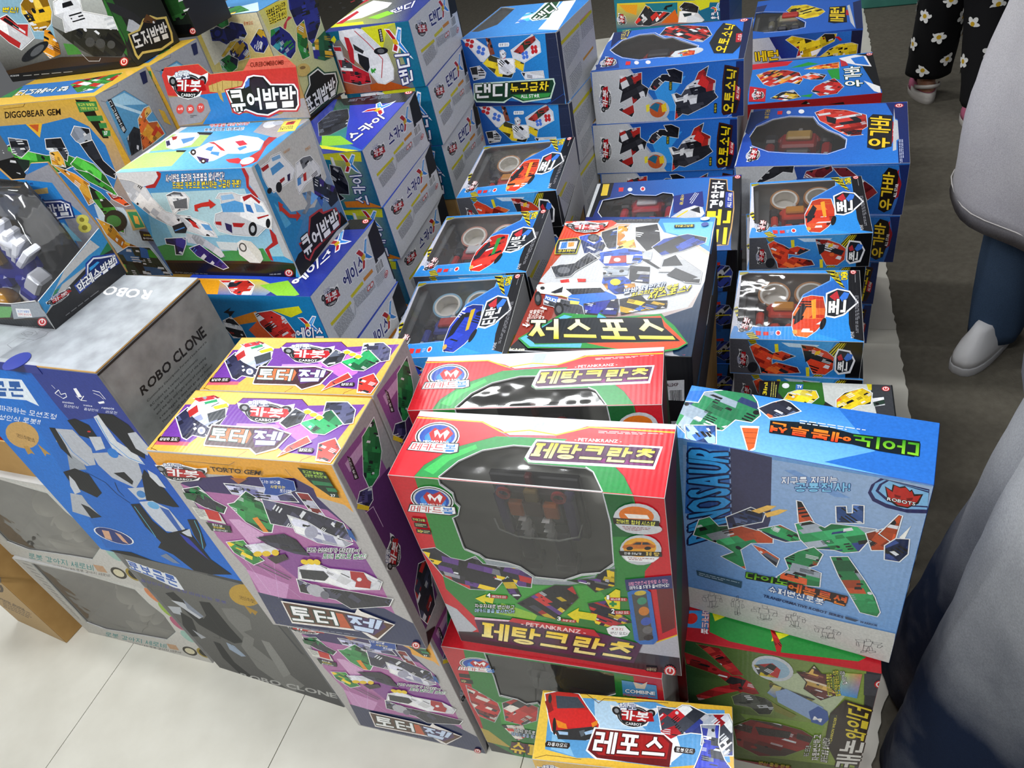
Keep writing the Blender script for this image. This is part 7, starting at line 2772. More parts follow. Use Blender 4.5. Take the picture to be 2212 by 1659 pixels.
# cartons that carry the boxes at the back left
x, y, yaw, w, d, h, z0 = POSE['diggo_A']
plain_carton(x, y, yaw, .28, .125, .3697, 0, 'plain carton on the floor behind the grey robot carton')
plain_carton(x, y, yaw, .28, .125, .3697, .3702, 'plain carton stacked behind the grey robot carton')
x, y, yaw, w, d, h, z0 = POSE['diggo_B']
plain_carton(x, y, yaw, .28, .125, .3697, 0, 'plain carton on the floor farther behind the grey robot carton')
plain_carton(x, y, yaw, .28, .125, .3697, .3702, 'plain carton stacked farther behind the grey robot carton')
x, y, yaw, w, d, h, z0 = POSE['fore']
for i in range(3):
    plain_carton(x, y, yaw, .18, .18, .3095, i * .31, ('bottom', 'middle', 'top')[i] + ' plain carton under the yellow box with dark blue pictures')
# brown carton standing at the far left
x, y, yaw, w, d, h, z0 = POSE['carton']
c = plain_carton(x, y, yaw, w, d, h, 0, 'tall brown cardboard carton standing at the left edge')
link('front_print', print_mesh('carton', 'front', w, d, h), c, PRINT_MATT)
# open brown tray with small blue packets on the puppy boxes
x, y, yaw, w, d, h, z0 = POSE['ceroni_A']
TZ = z0 + h
tr = empty('cardboard_tray', (-1.005, 1.288, TZ), yaw)
tag(tr, 'open brown cardboard tray standing on the puppy boxes at left', 'tray')
mb = MB()
W2, D2, H2 = .165, .10, .095
mb.box(-W2, W2, -D2, D2, 0, .003)
mb.box(-W2, W2, -D2, -D2 + .003, .003, H2); mb.box(-W2, W2, D2 - .003, D2, .003, H2)
mb.box(-W2, -W2 + .003, -D2 + .003, D2 - .003, .003, H2); mb.box(W2 - .003, W2, -D2 + .003, D2 - .003, .003, H2)
mb.build('tray_body', BOARD['brown'], tr)
rnd = random.Random(3)
for i, (px, py, cc) in enumerate(((.10, -.045, '1c50a0'), (.03, -.05, 'b8341c'), (-.05, -.04, '2a7a4a'), (.09, .04, 'c8a020'), (.0, .04, '1c50a0'))):
    a = empty('toy_packet', (tr.location.x + px * math.cos(yaw) - py * math.sin(yaw), tr.location.y + px * math.sin(yaw) + py * math.cos(yaw), TZ + .003), yaw + rnd.uniform(-.3, .3))
    tag(a, ('blue', 'red', 'green', 'yellow', 'second blue')[i] + ' small toy packet in the cardboard tray', 'packet', 'packets in the cardboard tray')
    m = MB(); m.box(-.026, .026, -.014, .014, 0, .10 + .004 * (i % 3), .004); m.build('pouch', mat('packet_' + cc, cc, .3), a)
    m = MB(); m.box(-.018, .018, -.0146, -.0142, .03, .07); m.build('pouch_label', mat('packet_label', 'd8d8d0', .4), a)

# ------------------------------------------------------------------ toys behind the windows
def place_in(root, loc):
    """local point of a carton -> world"""
    m = Matrix.Translation(root.location) @ Matrix.Rotation(root.rotation_euler.z, 4, 'Z')
    return m @ Vector(loc)
def robot_toy(name, label, root, loc, size, cols, lying, group=None, spin=0.0):
    """plain jointed robot toy; cols: main, dark, accent, light"""
    r = empty(name, place_in(root, loc), root.rotation_euler.z)
    if lying:
        r.rotation_euler = (-PI / 2 + .0, 0, root.rotation_euler.z + spin)
    tag(r, label, 'toy robot', group)
    s = size
    M = [mat('plastic_' + c, c, .35) for c in cols]
    def part(nm, mi, *boxes):
        mb = MB()
        for b in boxes: mb.box(*[q * s for q in b], .006 * s * 4)
        return mb.build(nm, M[mi], r)
    part('torso', 0, (-.17, .17, -.1, .1, .46, .74), (-.2, .2, -.08, .06, .62, .72))
    part('chest_plate', 2, (-.12, .12, -.14, -.09, .55, .72))
    part('hip', 1, (-.12, .12, -.08, .08, .38, .47))
    part('head', 3, (-.05, .05, -.06, .05, .76, .87), (-.02, .02, -.07, -.05, .84, .92))
    for sx in (-1, 1):
        x0, x1 = sorted((sx * .2, sx * .33))
        part('shoulder', 1, (x0, x1, -.09, .09, .60, .76))
        x0, x1 = sorted((sx * .22, sx * .31))
        part('arm', 0, (x0, x1, -.07, .07, .34, .6))
        part('hand', 3, (x0 + .01, x1 - .01, -.09, .03, .27, .34))
        x0, x1 = sorted((sx * .03, sx * .14))
        part('leg', 0, (x0, x1, -.07, .08, .1, .38))
        x0, x1 = sorted((sx * .02, sx * .16))
        part('foot', 1, (x0, x1, -.14, .1, 0, .1))
    return r
def tape_roll(label, root, loc, col, tilt, group):
    r = empty('tape_roll', place_in(root, loc), root.rotation_euler.z)
    r.rotation_euler = (tilt, 0, root.rotation_euler.z)
    tag(r, label, 'tape roll', group)
    R, H = .033, .028
    mb = MB(); mb.lathe([(R, 0), (R, H), (R - .004, H), (R - .004, 0)], 32, closed=True)
    mb.build('tape_winding', mat('tape_' + col, col, .45), r, angle=40)
    mb = MB(); mb.lathe([(R - .0042, -.0003), (R - .0042, H + .0004), (R - .0085, H + .0004), (R - .0085, -.0003)], 32, closed=True)
    mb.lathe([(R - .0086, .001), (R - .0086, .002)], 32)
    mb.build('tape_core', mat('tape_core', 'e8e5de', .6), r, angle=40)
    vs, fs = set_text('KEEP OUT')
    mb = MB()
    pts = []
    for x, y in vs:
        a = -PI / 2 + (x - .5) * 1.9
        pts.append(((R + .0003) * math.cos(a), (R + .0003) * math.sin(a), .008 + y * .012))
    mb.add(pts, fs)
    mb.build('lettering', mat('tape_ink', '2c1a14', .5), r)
    return r
def dress_tape_box(root, w, d, h, tag_, tcol, rcols, zt):
    robot_toy('toy_robot', tag_[0], root, (-w * .30 + w * .20, -d * .40, zt + .027), .17, rcols, True, 'toy robots in the tape boxes')
    tape_roll(tag_[1], root, (-w * .185, d * .30, zt + .014), tcol, .30, 'tape rolls in window boxes')
    tape_roll(tag_[2], root, (w * .115, d * .31, zt + .014), tcol, .30, 'tape rolls in window boxes')
for S, key, tcol, rc, nm in ((S_PC, 'phone_C', 'b87a3c', ('c02c20', '24242a', 'd89020', 'd8d8d8'), 'rear red car box'),
                             (S_NI, 'night', 'c88a78', ('a81c1c', '1c1c20', 'c8c8cc', 'e0e0e0'), 'red sports car box'),
                             (S_TA, 'taran', '7ab0d0', ('2a3a9c', '24242c', 'c02c30', 'e0e0e4'), 'blue car box'),
                             (S_R1, 'phone_R1', 'b87a3c', ('d83a20', '24242a', 'd89020', 'd8d8d8'), 'rear right-hand orange car box'),
                             (S_R2, 'phone_R2', 'b87a3c', ('d83a20', '24242a', 'd89020', 'd8d8d8'), 'front right-hand orange car box')):
    p = POSE[key]
    dress_tape_box(S[0], p[3], p[4], p[5], ('robot toy lying inside the ' + nm, 'left tape roll inside the ' + nm, 'right tape roll inside the ' + nm), tcol, rc, p[5] * .3)
def lying_toy(S, key, cols, label, fx, fy, size):
    p = POSE[key]
    robot_toy('toy_robot', label, S, (p[3] * fx, p[4] * fy, p[5] * .3 + .14 * size + .002), size, cols, True, 'robot toys in the flat window boxes')
lying_toy(S_AU[0], 'auto', ('a02824', '24242a', '3a3a40', 'c8c8cc'), 'dark red robot toy inside the top racing car box', -.12, -.38, .27)
lying_toy(S_UG[0], 'uga', ('a82020', '3a3a40', 'c8a050', 'c8c8cc'), 'red and silver robot toy inside the pavement-edge blue box', -.15, -.36, .28)
lying_toy(S_PR[0], 'pron', ('c02838', '3a3c44', 'c8c8cc', 'a8a8ac'), 'red and grey robot toy inside the navy window box', -.12, -.1, .22)
lying_toy(S_GO[0], 'gold', ('8a8468', '34343a', 'a83028', 'a8a8ac'), 'grey robot toy inside the gold car box', -.15, -.36, .26)
# robot standing in the front red and green box: wide dark machine with orange chest and white fins
def window_robot(root, w, d, h, label, front):
    r = empty('toy_robot', place_in(root, (-.012, d * .02, .168)), root.rotation_euler.z)
    r.scale = (.56, .56, .56)
    tag(r, label, 'toy robot')
    M = lambda c: mat('plastic_' + c, c, .3)
    def part(nm, c, *bx, bev=.004):
        mb = MB()
        for b in bx: mb.box(*b, bev)
        return mb.build(nm, M(c), r)
    part('backpack', '232226', (-.11, .12, .008, .028, .10, .33))
    part('torso', '3a2c34', (-.065, .075, -.018, .02, .19, .30))
    part('chest_plate', 'c8641c', (-.06, -.022, -.036, -.016, .225, .275), (.03, .068, -.036, -.016, .225, .275))
    part('chest_centre', '4a2c22', (-.022, .03, -.034, -.014, .225, .28))
    part('crest', '8a7040', (-.014, .022, -.03, -.012, .275, .315))
    part('head', '5a1a1c', (-.006, .012, -.02, 0, .315, .36))
    for sx in (-1, 1):
        x = .004 + sx * .088
        part('arm', '3a2470', (x - .013, x + .013, -.024, .008, .13, .29))
        mb = MB(); mb.lathe([(.019, -.004), (.019, .004), (.013, .004), (.013, -.004)], 20, Matrix.Translation((.004 + sx * .07, -.026, .30)) @ Matrix.Rotation(PI / 2, 4, 'X'), closed=True)
        mb.build('shoulder_ring', M('c02838'), r, angle=40)
        mb = MB()
        for k in range(5):
            z = .215 - k * .018; x = .004 + sx * .03 + (.004 if k % 2 else 0)
            mb.add([(x - .014, -.04, z), (x + .014, -.036, z + .004), (x + .010, -.05, z + .013), (x - .010, -.05, z + .013),
                    (x - .012, -.026, z), (x + .012, -.026, z + .003), (x + .008, -.026, z + .013), (x - .008, -.026, z + .013)],
                   [(0, 1, 2, 3), (4, 7, 6, 5), (0, 4, 5, 1), (1, 5, 6, 2), (2, 6, 7, 3), (3, 7, 4, 0)])
        mb.build('white_fins', M('e8e8e8'), r)
        x = .004 + sx * .05
        part('leg', '28204a', (x - .022, x + .022, -.02, .014, .012, .15))
        part('foot', '1c1b1f', (x - .03, x + .03, -.034, .018, 0, .03))
    # clear moulded tie bars
    mb = MB(); mb.tube([(-.11, -.03, .20), (-.1, -.042, .175), (-.05, -.052, .165), (.06, -.052, .165), (.11, -.042, .175), (.12, -.03, .21)], .0025, 8)
    mb.build('clear_tie', mat('clear_plastic', 'b8bcb8', .15), r, smooth=True)
    return r
objs = {o.get('label'): o for o in COL.objects if o.get('label')}
pA = objs['red and green window toy box with big yellow title, front one']
pB = objs['red and green window toy box behind the other one, only its top showing']
w, d, h = POSE['petan_A'][3:6]
window_robot(pA, w, d, h, 'dark robot toy with orange chest inside the front window box', True)
window_robot(pB, w, d, h, 'dark robot toy inside the rear red and green window box', False)
lr = objs['red and green window toy box on the floor under the yellow-titled one']
robot_toy('toy_robot', 'yellow and red robot toy inside the lower red window box', lr, (.06, -.005, .031), .36, ('c8a020', '3a3c40', 'b02820', 'c8b858'), False)
ng = objs['blue window box with green title plate, top of its stack']
robot_toy('toy_robot', 'white and blue robot toy inside the top blue window box', ng, (-.03, -.10, POSE['newgu'][5] * .3 + .034), .24, ('c8ccd4', '3a3c44', '2a5ab0', 'e0e0e4'), True)
# puppy toys
def puppy(root, label, loc, s=1.0):
    r = empty('toy_puppy', place_in(root, loc), root.rotation_euler.z)
    tag(r, label, 'toy dog', 'white toy puppies')
    wm = mat('puppy_white', 'd8d4c6', .45)
    mb = MB(); mb.sphere((0, 0, .078 * s), .048 * s, sc=(1, 1, .95)); mb.build('body', wm, r, smooth=True)
    mb = MB(); mb.sphere((-.012 * s, -.012 * s, .16 * s), .046 * s, sc=(1.05, 1, 1)); mb.build('head', wm, r, smooth=True)
    for sx in (-1, 1):
        mb = MB(); mb.sphere((-.012 * s + sx * .05 * s, -.008 * s, .165 * s), .016 * s, sc=(.6, 1, 1.7), seg=12, rings=8); mb.build('ear', mat('puppy_ear', 'b8b2a4', .5), r, smooth=True)
        mb = MB(); mb.sphere((sx * .026 * s, -.02 * s, .024 * s), .024 * s, sc=(.9, 1.2, 1), seg=12, rings=8); mb.build('front_leg', wm, r, smooth=True)
        mb = MB(); mb.sphere((sx * .034 * s, .03 * s, .024 * s), .024 * s, sc=(.9, 1.2, 1), seg=12, rings=8); mb.build('hind_leg', wm, r, smooth=True)
    mb = MB(); mb.tube([(-.05 * s, .01, .03 * s), (-.085 * s, .0, .06 * s), (-.11 * s, -.01, .03 * s)], .006 * s, 8); mb.build('tail', wm, r, smooth=True)
    return r
for k, lab in (('ceroni_A', 'white toy puppy inside the upper film-window box'), ('ceroni_B', 'white toy puppy inside the floor-level film-window box')):
    rt = objs[{'ceroni_A': 'white puppy toy box with film window, upper of two at left', 'ceroni_B': 'white puppy toy box with film window, on the floor at left'}[k]]
    puppy(rt, lab, (.055, -.078, .091), .68)

# ------------------------------------------------------------------ open display box with the blue and white toy
ap = POSE['ares']
AW, AD, AH = ap[3], ap[4], ap[5]
ares = empty('display_box', (ap[0], ap[1], ap[6]), ap[2])
tag(ares, 'open-fronted blue display box with a toy in clear blister, on the grey carton', 'toy box')
mb = MB(); mb.box(-AW / 2, AW / 2, -AD / 2, AD / 2, 0, .004, .001); mb.build('base', BOARD['dark'], ares)
card_part('ares', 'card', ap, ares, 'back_card', .003, BOARD['brown'])
def side_panel(face, nm, thick=.002):
    Lu, Lv, fr = face_frame(face, AW, AD, AH)
    s = face_shape('ares.' + face, 'poly', Lu, Lv)
    s = [(min(max(x, 0), Lu), max(y, .0)) for x, y in s]
    if area2(s) < 0: s = s[::-1]
    n = len(s)
    P = Print(1, 1)
    vs, _, fs, _, _, of = P.cdt([s])
    kf = [f for f, o in zip(fs, of) if 0 in o]
    def bld(fr2, nm2):
        mb = MB()
        for z in (0, -thick): mb.add([fr2(v.x, v.y, z) for v in vs], kf)
        mb.add([fr2(x, y, 0) for x, y in s] + [fr2(x, y, -thick) for x, y in s], [(i, (i + 1) % n, n + (i + 1) % n, n + i) for i in range(n)])
        return mb.build(nm2, BOARD['white'], ares)
    bld(fr, nm)
    link(nm + '_print', draw_face('ares.' + face, Lu, Lv).mesh(nm + '_print', fr), ares, PRINT)
    if face == 'right':
        bld(lambda x, y, z: (-AW / 2 - z, x - AD / 2, y), 'left_panel')
side_panel('front', 'front_lip')
side_panel('right', 'right_panel')
# toy and blister
toy = empty('toy_dragon', place_in(ares, (.02, .0, .004)), ap[2])
toy.scale = (1.0, 1.0, .98)
tag(toy, 'blue and white dragon-like toy inside the clear blister of the display box', 'toy')
bl, wt, gd = mat('plastic_2a2f9a', '2a2f9a', .3), mat('plastic_e0e2ea', 'e0e2ea', .3), mat('plastic_8a6a34', '8a6a34', .35)
def tpart(nm, m, *bx, bev=.004, M=None):
    mb = MB()
    for b in bx: mb.box(*b, bev, M=M)
    return mb.build(nm, m, toy)
tpart('body', bl, (-.035, .03, -.02, .02, .04, .10))
tpart('neck', bl, (-.03, -.008, -.028, -.004, .10, .14))
tpart('head', bl, (-.04, -.004, -.04, -.004, .138, .168), (-.034, -.010, -.056, -.036, .138, .152))
tpart('visor', mat('plastic_6a2030', '6a2030', .3), (-.032, -.012, -.043, -.039, .150, .160), bev=.001)
tpart('collar', gd, (-.012, .022, -.034, -.018, .074, .104))
for sx in (-1, 1):
    for q in range(4):
        Mx = Matrix.Translation((sx * (.042 + .013 * q), -.006 - .003 * q, .128 - .012 * q)) @ Matrix.Rotation(sx * (.35 + .22 * q), 4, 'Y')
        tpart('wing_plate', wt, (-.0055, .0055, -.016, .010, -.034, .014), bev=.002, M=Mx)
    Mx = Matrix.Translation((sx * .05, -.012, .112)) @ Matrix.Rotation(sx * .5, 4, 'Y')
    mb = MB(); mb.sphere((0, 0, 0), .021, sc=(1.1, .75, .7), seg=16, rings=10)
    mb.v = [tuple(Mx @ Vector(v)) for v in mb.v]
    mb.build('shoulder_shell', wt, toy, smooth=True)
    tpart('upper_arm', bl, (-.010, .010, -.012, .012, -.03, .01), M=Matrix.Translation((sx * .056, -.016, .082)) @ Matrix.Rotation(sx * .5, 4, 'Y'))
    tpart('forearm', wt, (-.013, .013, -.016, .012, -.03, .01), M=Matrix.Translation((sx * .076, -.024, .052)) @ Matrix.Rotation(sx * .9, 4, 'Y'))
    tpart('gauntlet', bl, (-.015, .015, -.018, .014, -.05, -.03), M=Matrix.Translation((sx * .076, -.024, .052)) @ Matrix.Rotation(sx * .9, 4, 'Y'))
    tpart('thigh', bl, (sx * .022 - .012, sx * .022 + .012, -.026, .012, .026, .05))
    tpart('leg', wt, (sx * .028 - .014, sx * .028 + .014, -.036, .010, .0, .03))
    tpart('claw', gd, (sx * .028 - .012, sx * .028 + .012, -.05, -.034, .0, .014))
for i, (ex, ey) in enumerate(((-.06, -.055), (.02, -.052))):
    g = empty('toy_ball', place_in(ares, (ex, ey, .004)), ap[2])
    tag(g, ('left', 'right')[i] + ' gold toy ball at the front of the display box', 'ball', 'gold balls in the display box')
    mb = MB(); mb.sphere((0, 0, .022), .022, sc=(1, 1, .95)); mb.build('shell', mat('gold_ball', 'a87a34', .2), g, smooth=True)
    mb = MB(); mb.lathe([(.0222, .0205), (.0228, .0215), (.0222, .0225)], 24); mb.build('seam', mat('ball_seam', '6a4a1c', .4), g)
# clear blister over the toy (a part of the box)
mb = MB()
rings = []
for t in range(7):
    f = t / 6
    z = .006 + f * .165
    sx = .115 * (1 - .35 * f ** 2); sy0 = -.066 + .075 * f ** 1.3; sy1 = .062
    ring = []
    for k in range(24):
        a = 2 * PI * k / 24
        cx, cy = math.cos(a), math.sin(a)
        q = lambda v: math.copysign(abs(v) ** .5, v)
        ring.append((q(cx) * sx + .01, (sy0 + sy1) / 2 + q(cy) * (sy1 - sy0) / 2, z + .004 * math.sin(5 * a + t)))
    rings.append(ring)
mb.loft(rings, cap=False)
mb.f.append(tuple(6 * 24 + k for k in range(24)))
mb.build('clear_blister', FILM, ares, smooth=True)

# ------------------------------------------------------------------ people
def ellipse_ring(c, rx, ry, n, yaw=0, wob=0, seed=0, freq=5):
    out = []
    ca, sa = math.cos(yaw), math.sin(yaw)
    for k in range(n):
        a = 2 * PI * k / n
        r = 1 + wob * math.sin(freq * a + seed) + wob * .6 * math.sin((freq + 3) * a + 1.7 * seed + c[2] * 9)
        x, y = rx * r * math.cos(a), ry * r * math.sin(a)
        out.append((c[0] + ca * x - sa * y, c[1] + sa * x + ca * y, c[2]))
    return out
def denim(name, top, bottom, z0, z1, scale=40):
    if name in MATS: return MATS[name]
    m = bpy.data.materials.new(name); m.use_nodes = True
    nt = m.node_tree; p = nt.nodes['Principled BSDF']
    p.inputs['Roughness'].default_value = .9
    p.inputs['Specular IOR Level'].default_value = .15
    tc = nt.nodes.new('ShaderNodeTexCoord')
    sp = nt.nodes.new('ShaderNodeSeparateXYZ')
    nt.links.new(tc.outputs['Object'], sp.inputs[0])
    n = nt.nodes.new('ShaderNodeTexNoise'); n.inputs['Scale'].default_value = 7; n.inputs['Detail'].default_value = 6
    nt.links.new(tc.outputs['Object'], n.inputs['Vector'])
    mr = nt.nodes.new('ShaderNodeMapRange')
    mr.inputs['From Min'].default_value = z0; mr.inputs['From Max'].default_value = z1
    nt.links.new(sp.outputs['Z'], mr.inputs['Value'])
    ad = nt.nodes.new('ShaderNodeMath'); ad.operation = 'MULTIPLY_ADD'; ad.inputs[1].default_value = .55
    nt.links.new(n.outputs['Fac'], ad.inputs[0]); 
    sb = nt.nodes.new('ShaderNodeMath'); sb.operation = 'SUBTRACT'; sb.inputs[1].default_value = .275
    nt.links.new(mr.outputs['Result'], sb.inputs[0])
    nt.links.new(sb.outputs['Value'], ad.inputs[2])
    r = nt.nodes.new('ShaderNodeValToRGB')
    r.color_ramp.elements[0].color = lin(bottom); r.color_ramp.elements[1].color = lin(top)
    nt.links.new(ad.outputs['Value'], r.inputs['Fac'])
    n2 = nt.nodes.new('ShaderNodeTexNoise'); n2.inputs['Scale'].default_value = 420; n2.inputs['Detail'].default_value = 2
    nt.links.new(tc.outputs['Object'], n2.inputs['Vector'])
    mx = nt.nodes.new('ShaderNodeMix'); mx.data_type = 'RGBA'; mx.blend_type = 'OVERLAY'; mx.inputs['Factor'].default_value = .35
    nt.links.new(r.outputs['Color'], mx.inputs[6]); nt.links.new(n2.outputs['Fac'], mx.inputs[7])
    nt.links.new(mx.outputs[2], p.inputs['Base Color'])
    b = nt.nodes.new('ShaderNodeBump'); b.inputs['Strength'].default_value = .25; b.inputs['Distance'].default_value = .001
    nt.links.new(n2.outputs['Fac'], b.inputs['Height']); nt.links.new(b.outputs['Normal'], p.inputs['Normal'])
    MATS[name] = m
    return m
SKIN = mat('skin', 'b98468', .55)
def skinned_body(root, pts, edges, radii, name='body'):
    me = bpy.data.meshes.new(name)
    me.from_pydata(pts, edges, [])
    o = link(name, me, root, SKIN)
    md = o.modifiers.new('skin', 'SKIN')
    for v, r in zip(me.skin_vertices[0].data, radii):
        v.radius = (r, r)
    me.skin_vertices[0].data[0].use_root = True
    s = o.modifiers.new('sub', 'SUBSURF'); s.levels = 1; s.render_levels = 2
    return o
def person_body(root, h, stance, fold=False):
    """continuous figure: pelvis, spine, head, arms, legs; stance: left and right foot offsets"""
    k = h / 1.7
    pts = [(0, 0, .92 * k), (0, 0, 1.12 * k), (0, .0, 1.36 * k), (0, 0, 1.46 * k), (0, -.01, 1.56 * k), (0, -.015, 1.66 * k)]
    rad = [.12 * k, .105 * k, .10 * k, .05 * k, .075 * k, .07 * k]
    ed = [(0, 1), (1, 2), (2, 3), (3, 4), (4, 5)]
    for sx, (fx, fy) in zip((-1, 1), stance):
        b = len(pts)
        pts += [(sx * .09 * k, 0, .86 * k), ((sx * .10 * k + fx) / 2, (fy) / 2 - .01, .48 * k), (fx, fy + .01, .09 * k), (fx, fy - .12 * k, .04 * k)]
        rad += [.09 * k, .06 * k, .042 * k, .035 * k]
        ed += [(0, b), (b, b + 1), (b + 1, b + 2), (b + 2, b + 3)]
        b = len(pts)
        if fold: pts += [(sx * .18 * k, 0, 1.38 * k), (sx * .20 * k, -.06, 1.12 * k), (sx * .10 * k, -.26, 1.16 * k), (sx * .07 * k, -.33, 1.20 * k)]
        else: pts += [(sx * .18 * k, 0, 1.38 * k), (sx * .24 * k, .02, 1.10 * k), (sx * .23 * k, -.05, .86 * k), (sx * .22 * k, -.07, .78 * k)]
        rad += [.055 * k, .042 * k, .03 * k, .036 * k]
        ed += [(2, b), (b, b + 1), (b + 1, b + 2), (b + 2, b + 3)]
        hb = b + 3
        for i, (ox, oy, ln) in enumerate(((-.022, -.035, .05), (-.016, -.01, .075), (-.004, .0, .082), (.008, .008, .076), (.018, .014, .06))):
            q = len(pts)
            bx, by, bz = pts[hb]
            pts += [(bx + ox * .6 * k, by + oy * .5 * k, bz - .03 * k), (bx + ox * k, by + oy * k - .01, bz - .03 * k - ln * k)]
            rad += [.0095 * k, .0075 * k]
            ed += [(hb, q), (q, q + 1)]
    return skinned_body(root, pts, ed, rad)
def head_parts(root, h, hair_col):
    k = h / 1.7
    mb = MB(); mb.sphere((0, .015 * k, 1.66 * k), .098 * k, sc=(.9, 1.02, 1.05)); 
    mb.build('hair', mat('hair_' + hair_col, hair_col, .5), root, smooth=True)
    for sx in (-1, 1):
        mb = MB(); mb.sphere((sx * .03 * k, -.082 * k, 1.60 * k), .010 * k, seg=10, rings=6); mb.build('eye', mat('eye', '20181a', .2), root, smooth=True)
        mb = MB(); mb.sphere((sx * .078 * k, -.01, 1.585 * k), .022 * k, sc=(.4, .8, 1.2), seg=10, rings=6); mb.build('ear', SKIN, root, smooth=True)
    mb = MB(); mb.sphere((0, -.092 * k, 1.575 * k), .014 * k, sc=(.8, 1, 1.3), seg=10, rings=6); mb.build('nose', SKIN, root, smooth=True)
    mb = MB(); mb.sphere((0, -.078 * k, 1.535 * k), .022 * k, sc=(1, .4, .3), seg=10, rings=6); mb.build('mouth', mat('lips', '9a5048', .5), root, smooth=True)
def trousers(root, h, stance, waist_z, hem_z, rt, rh, m, wob=.05, n=40):
    """two legs joined at the hip"""
    k = h / 1.7
    mb = MB()
    for sx, (fx, fy) in zip((-1, 1), stance):
        rings = []
        N = 26
        for i in range(N + 1):
            t = i / N
            z = hem_z + (waist_z * .93 - hem_z) * t
            cx = fx + (sx * .085 * k - fx) * t
            cy = fy + (0 - fy) * t
            r = rh + (rt - rh) * t ** .8
            rings.append(ellipse_ring((cx, cy, z), r, r * 1.1, n, 0, wob * (1 - .5 * t), sx * 2 + i * .22, 4))
        mb.loft(rings)
    rings = [ellipse_ring((0, 0, waist_z * .86 + waist_z * .16 * i / 6), rt + .085 * k - .006 * i, rt * 1.12, n, 0, .015, i * .3) for i in range(7)]
    mb.loft(rings)
    return mb.build('trousers', m, root, smooth=True)
def sneaker(root, fx, fy, yaw, L, m, sole_m, name='shoe'):
    s = empty('tmp', (0, 0, 0))
    bpy.data.objects.remove(s)
    M = Matrix.Translation((fx, fy, 0)) @ Matrix.Rotation(yaw, 4, 'Z')
    n = 22
    def outline(t, w, infl=1.0):
        a = 2 * PI * t / n
        x = math.copysign(abs(math.cos(a)) ** .72, math.cos(a)); y = math.copysign(abs(math.sin(a)) ** .8, math.sin(a))
        wd = w * (.86 - .14 * y) * infl
        return (x * wd, -.12 * L + y * L * .5 * (1 + (infl - 1) * .4))
    mb = MB()
    rr = []
    for z, f in ((-.006, .97), (.004, 1.03), (.022, 1.03), (.026, 1.0)):
        rr.append([tuple(M @ Vector((*outline(k, .048, f), z))) for k in range(n)])
    mb.loft(rr)
    so = mb.build(name + '_sole', sole_m, root, smooth=True)
    mb = MB()
    rr = []
    for i, (z, f, sh) in enumerate(((.024, .98, 0), (.045, .97, .01), (.065, .88, .03), (.085, .72, .07), (.105, .6, .1), (.115, .5, .12))):
        rr.append([tuple(M @ Vector((outline(k, .048, f)[0], outline(k, .048, 1)[1] * (1 - sh * 2.2) + sh * L * .9, z * (L / .27)))) for k in range(n)])
    mb.loft(rr)
    up_ = mb.build(name, m, root, smooth=True)
    mb = MB()
    for i in range(4):
        for j in range(5):
            c = M @ Vector(((i - 1.5) * .012, -.40 * L + j * .016, .075 + j * .004))
            mb.box(c.x - .002, c.x + .002, c.y - .003, c.y + .003, c.z - .006, c.z + .0005)
    mb.build('perforations', mat('shoe_holes', '9a9a9c', .7), up_)
    return up_
# standing person close on the right: wide denim trousers, pale at the thigh, dark blue hem deepened by shadow in the colour
pc = empty('person', (.703, .449, -.006), math.radians(47))
tag(pc, 'person in wide faded denim trousers standing beside the blue box at right', 'person')
ST = ((-.09, .09), (.10, .135))
person_body(pc, 1.7, ST, True)
head_parts(pc, 1.7, '241c18')
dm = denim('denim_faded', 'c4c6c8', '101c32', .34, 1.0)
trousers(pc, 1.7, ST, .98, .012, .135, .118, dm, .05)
mb = MB()
rings = []
PROFILE = ((.86, .245, .185), (.92, .245, .185), (1.0, .235, .18), (1.1, .23, .175), (1.2, .235, .172), (1.3, .235, .165), (1.37, .215, .15), (1.42, .165, .12), (1.46, .10, .10), (1.50, .082, .088))
for i, (z, rx, ry) in enumerate(PROFILE):
    rings.append(ellipse_ring((0, 0, z), rx, ry, 40, 0, .02 if z < 1.35 else .0, i * .35, 6))
mb.loft(rings)
for sx in (-1, 1):
    mb.tube([(sx * .16, 0, 1.40), (sx * .205, -.03, 1.28), (sx * .21, -.06, 1.12), (sx * .16, -.15, 1.13), (sx * .10, -.255, 1.16)], [.085, .085, .078, .068, .058], 18)
mb.build('jacket', denim('denim_grey', 'c0c0c0', 'a8a8aa', .7, 1.4), pc, smooth=True)
for (fx, fy) in ST:
    sneaker(pc, fx, fy, 0, .26, mat('shoe_white', 'd4d4d6', .5), mat('sole_white', 'b8b8ba', .6))
# second person farther back: long grey coat over blue jeans, white sneaker
pb = empty('person', (1.41, 1.43, -.006), math.radians(-62))
tag(pb, 'person in long grey coat, blue jeans and white sneakers at the right edge', 'person')
ST2 = ((-.075, -.06), (.085, .03))
person_body(pb, 1.66, ST2, True)
head_parts(pb, 1.66, '1c1614')
trousers(pb, 1.66, ST2, .96, .05, .10, .062, denim('denim_blue', '46566a', '34465e', .1, .9), .04)
mb = MB()
rings = []
for i in range(22):
    t = i / 21
    z = .46 + 1.0 * t
    fl = (.30 - .10 * min(1, t * 1.25) + .012 * math.sin(t * 9)) * (1 if t < .88 else 1 - (t - .88) * 5)
    rings.append(ellipse_ring((.07 * (1 - t), -.03 * (1 - t), z + .03 * math.sin(3 * t)), fl * 1.02, fl * .92, 48, .3, .05 * (1 - .7 * t), 1.3 + i * .12, 4))
mb.loft(rings, cap=False)
n = 48
mb.f.append(tuple(21 * n + k for k in range(n)))
inner = [[(p[0] * .97, p[1] * .97, p[2] + .004) for p in r] for r in rings]
mb.loft(inner, cap=False)
b0 = 22 * n
mb.f += [(k, (k + 1) % n, b0 + (k + 1) % n, b0 + k) for k in range(n)]
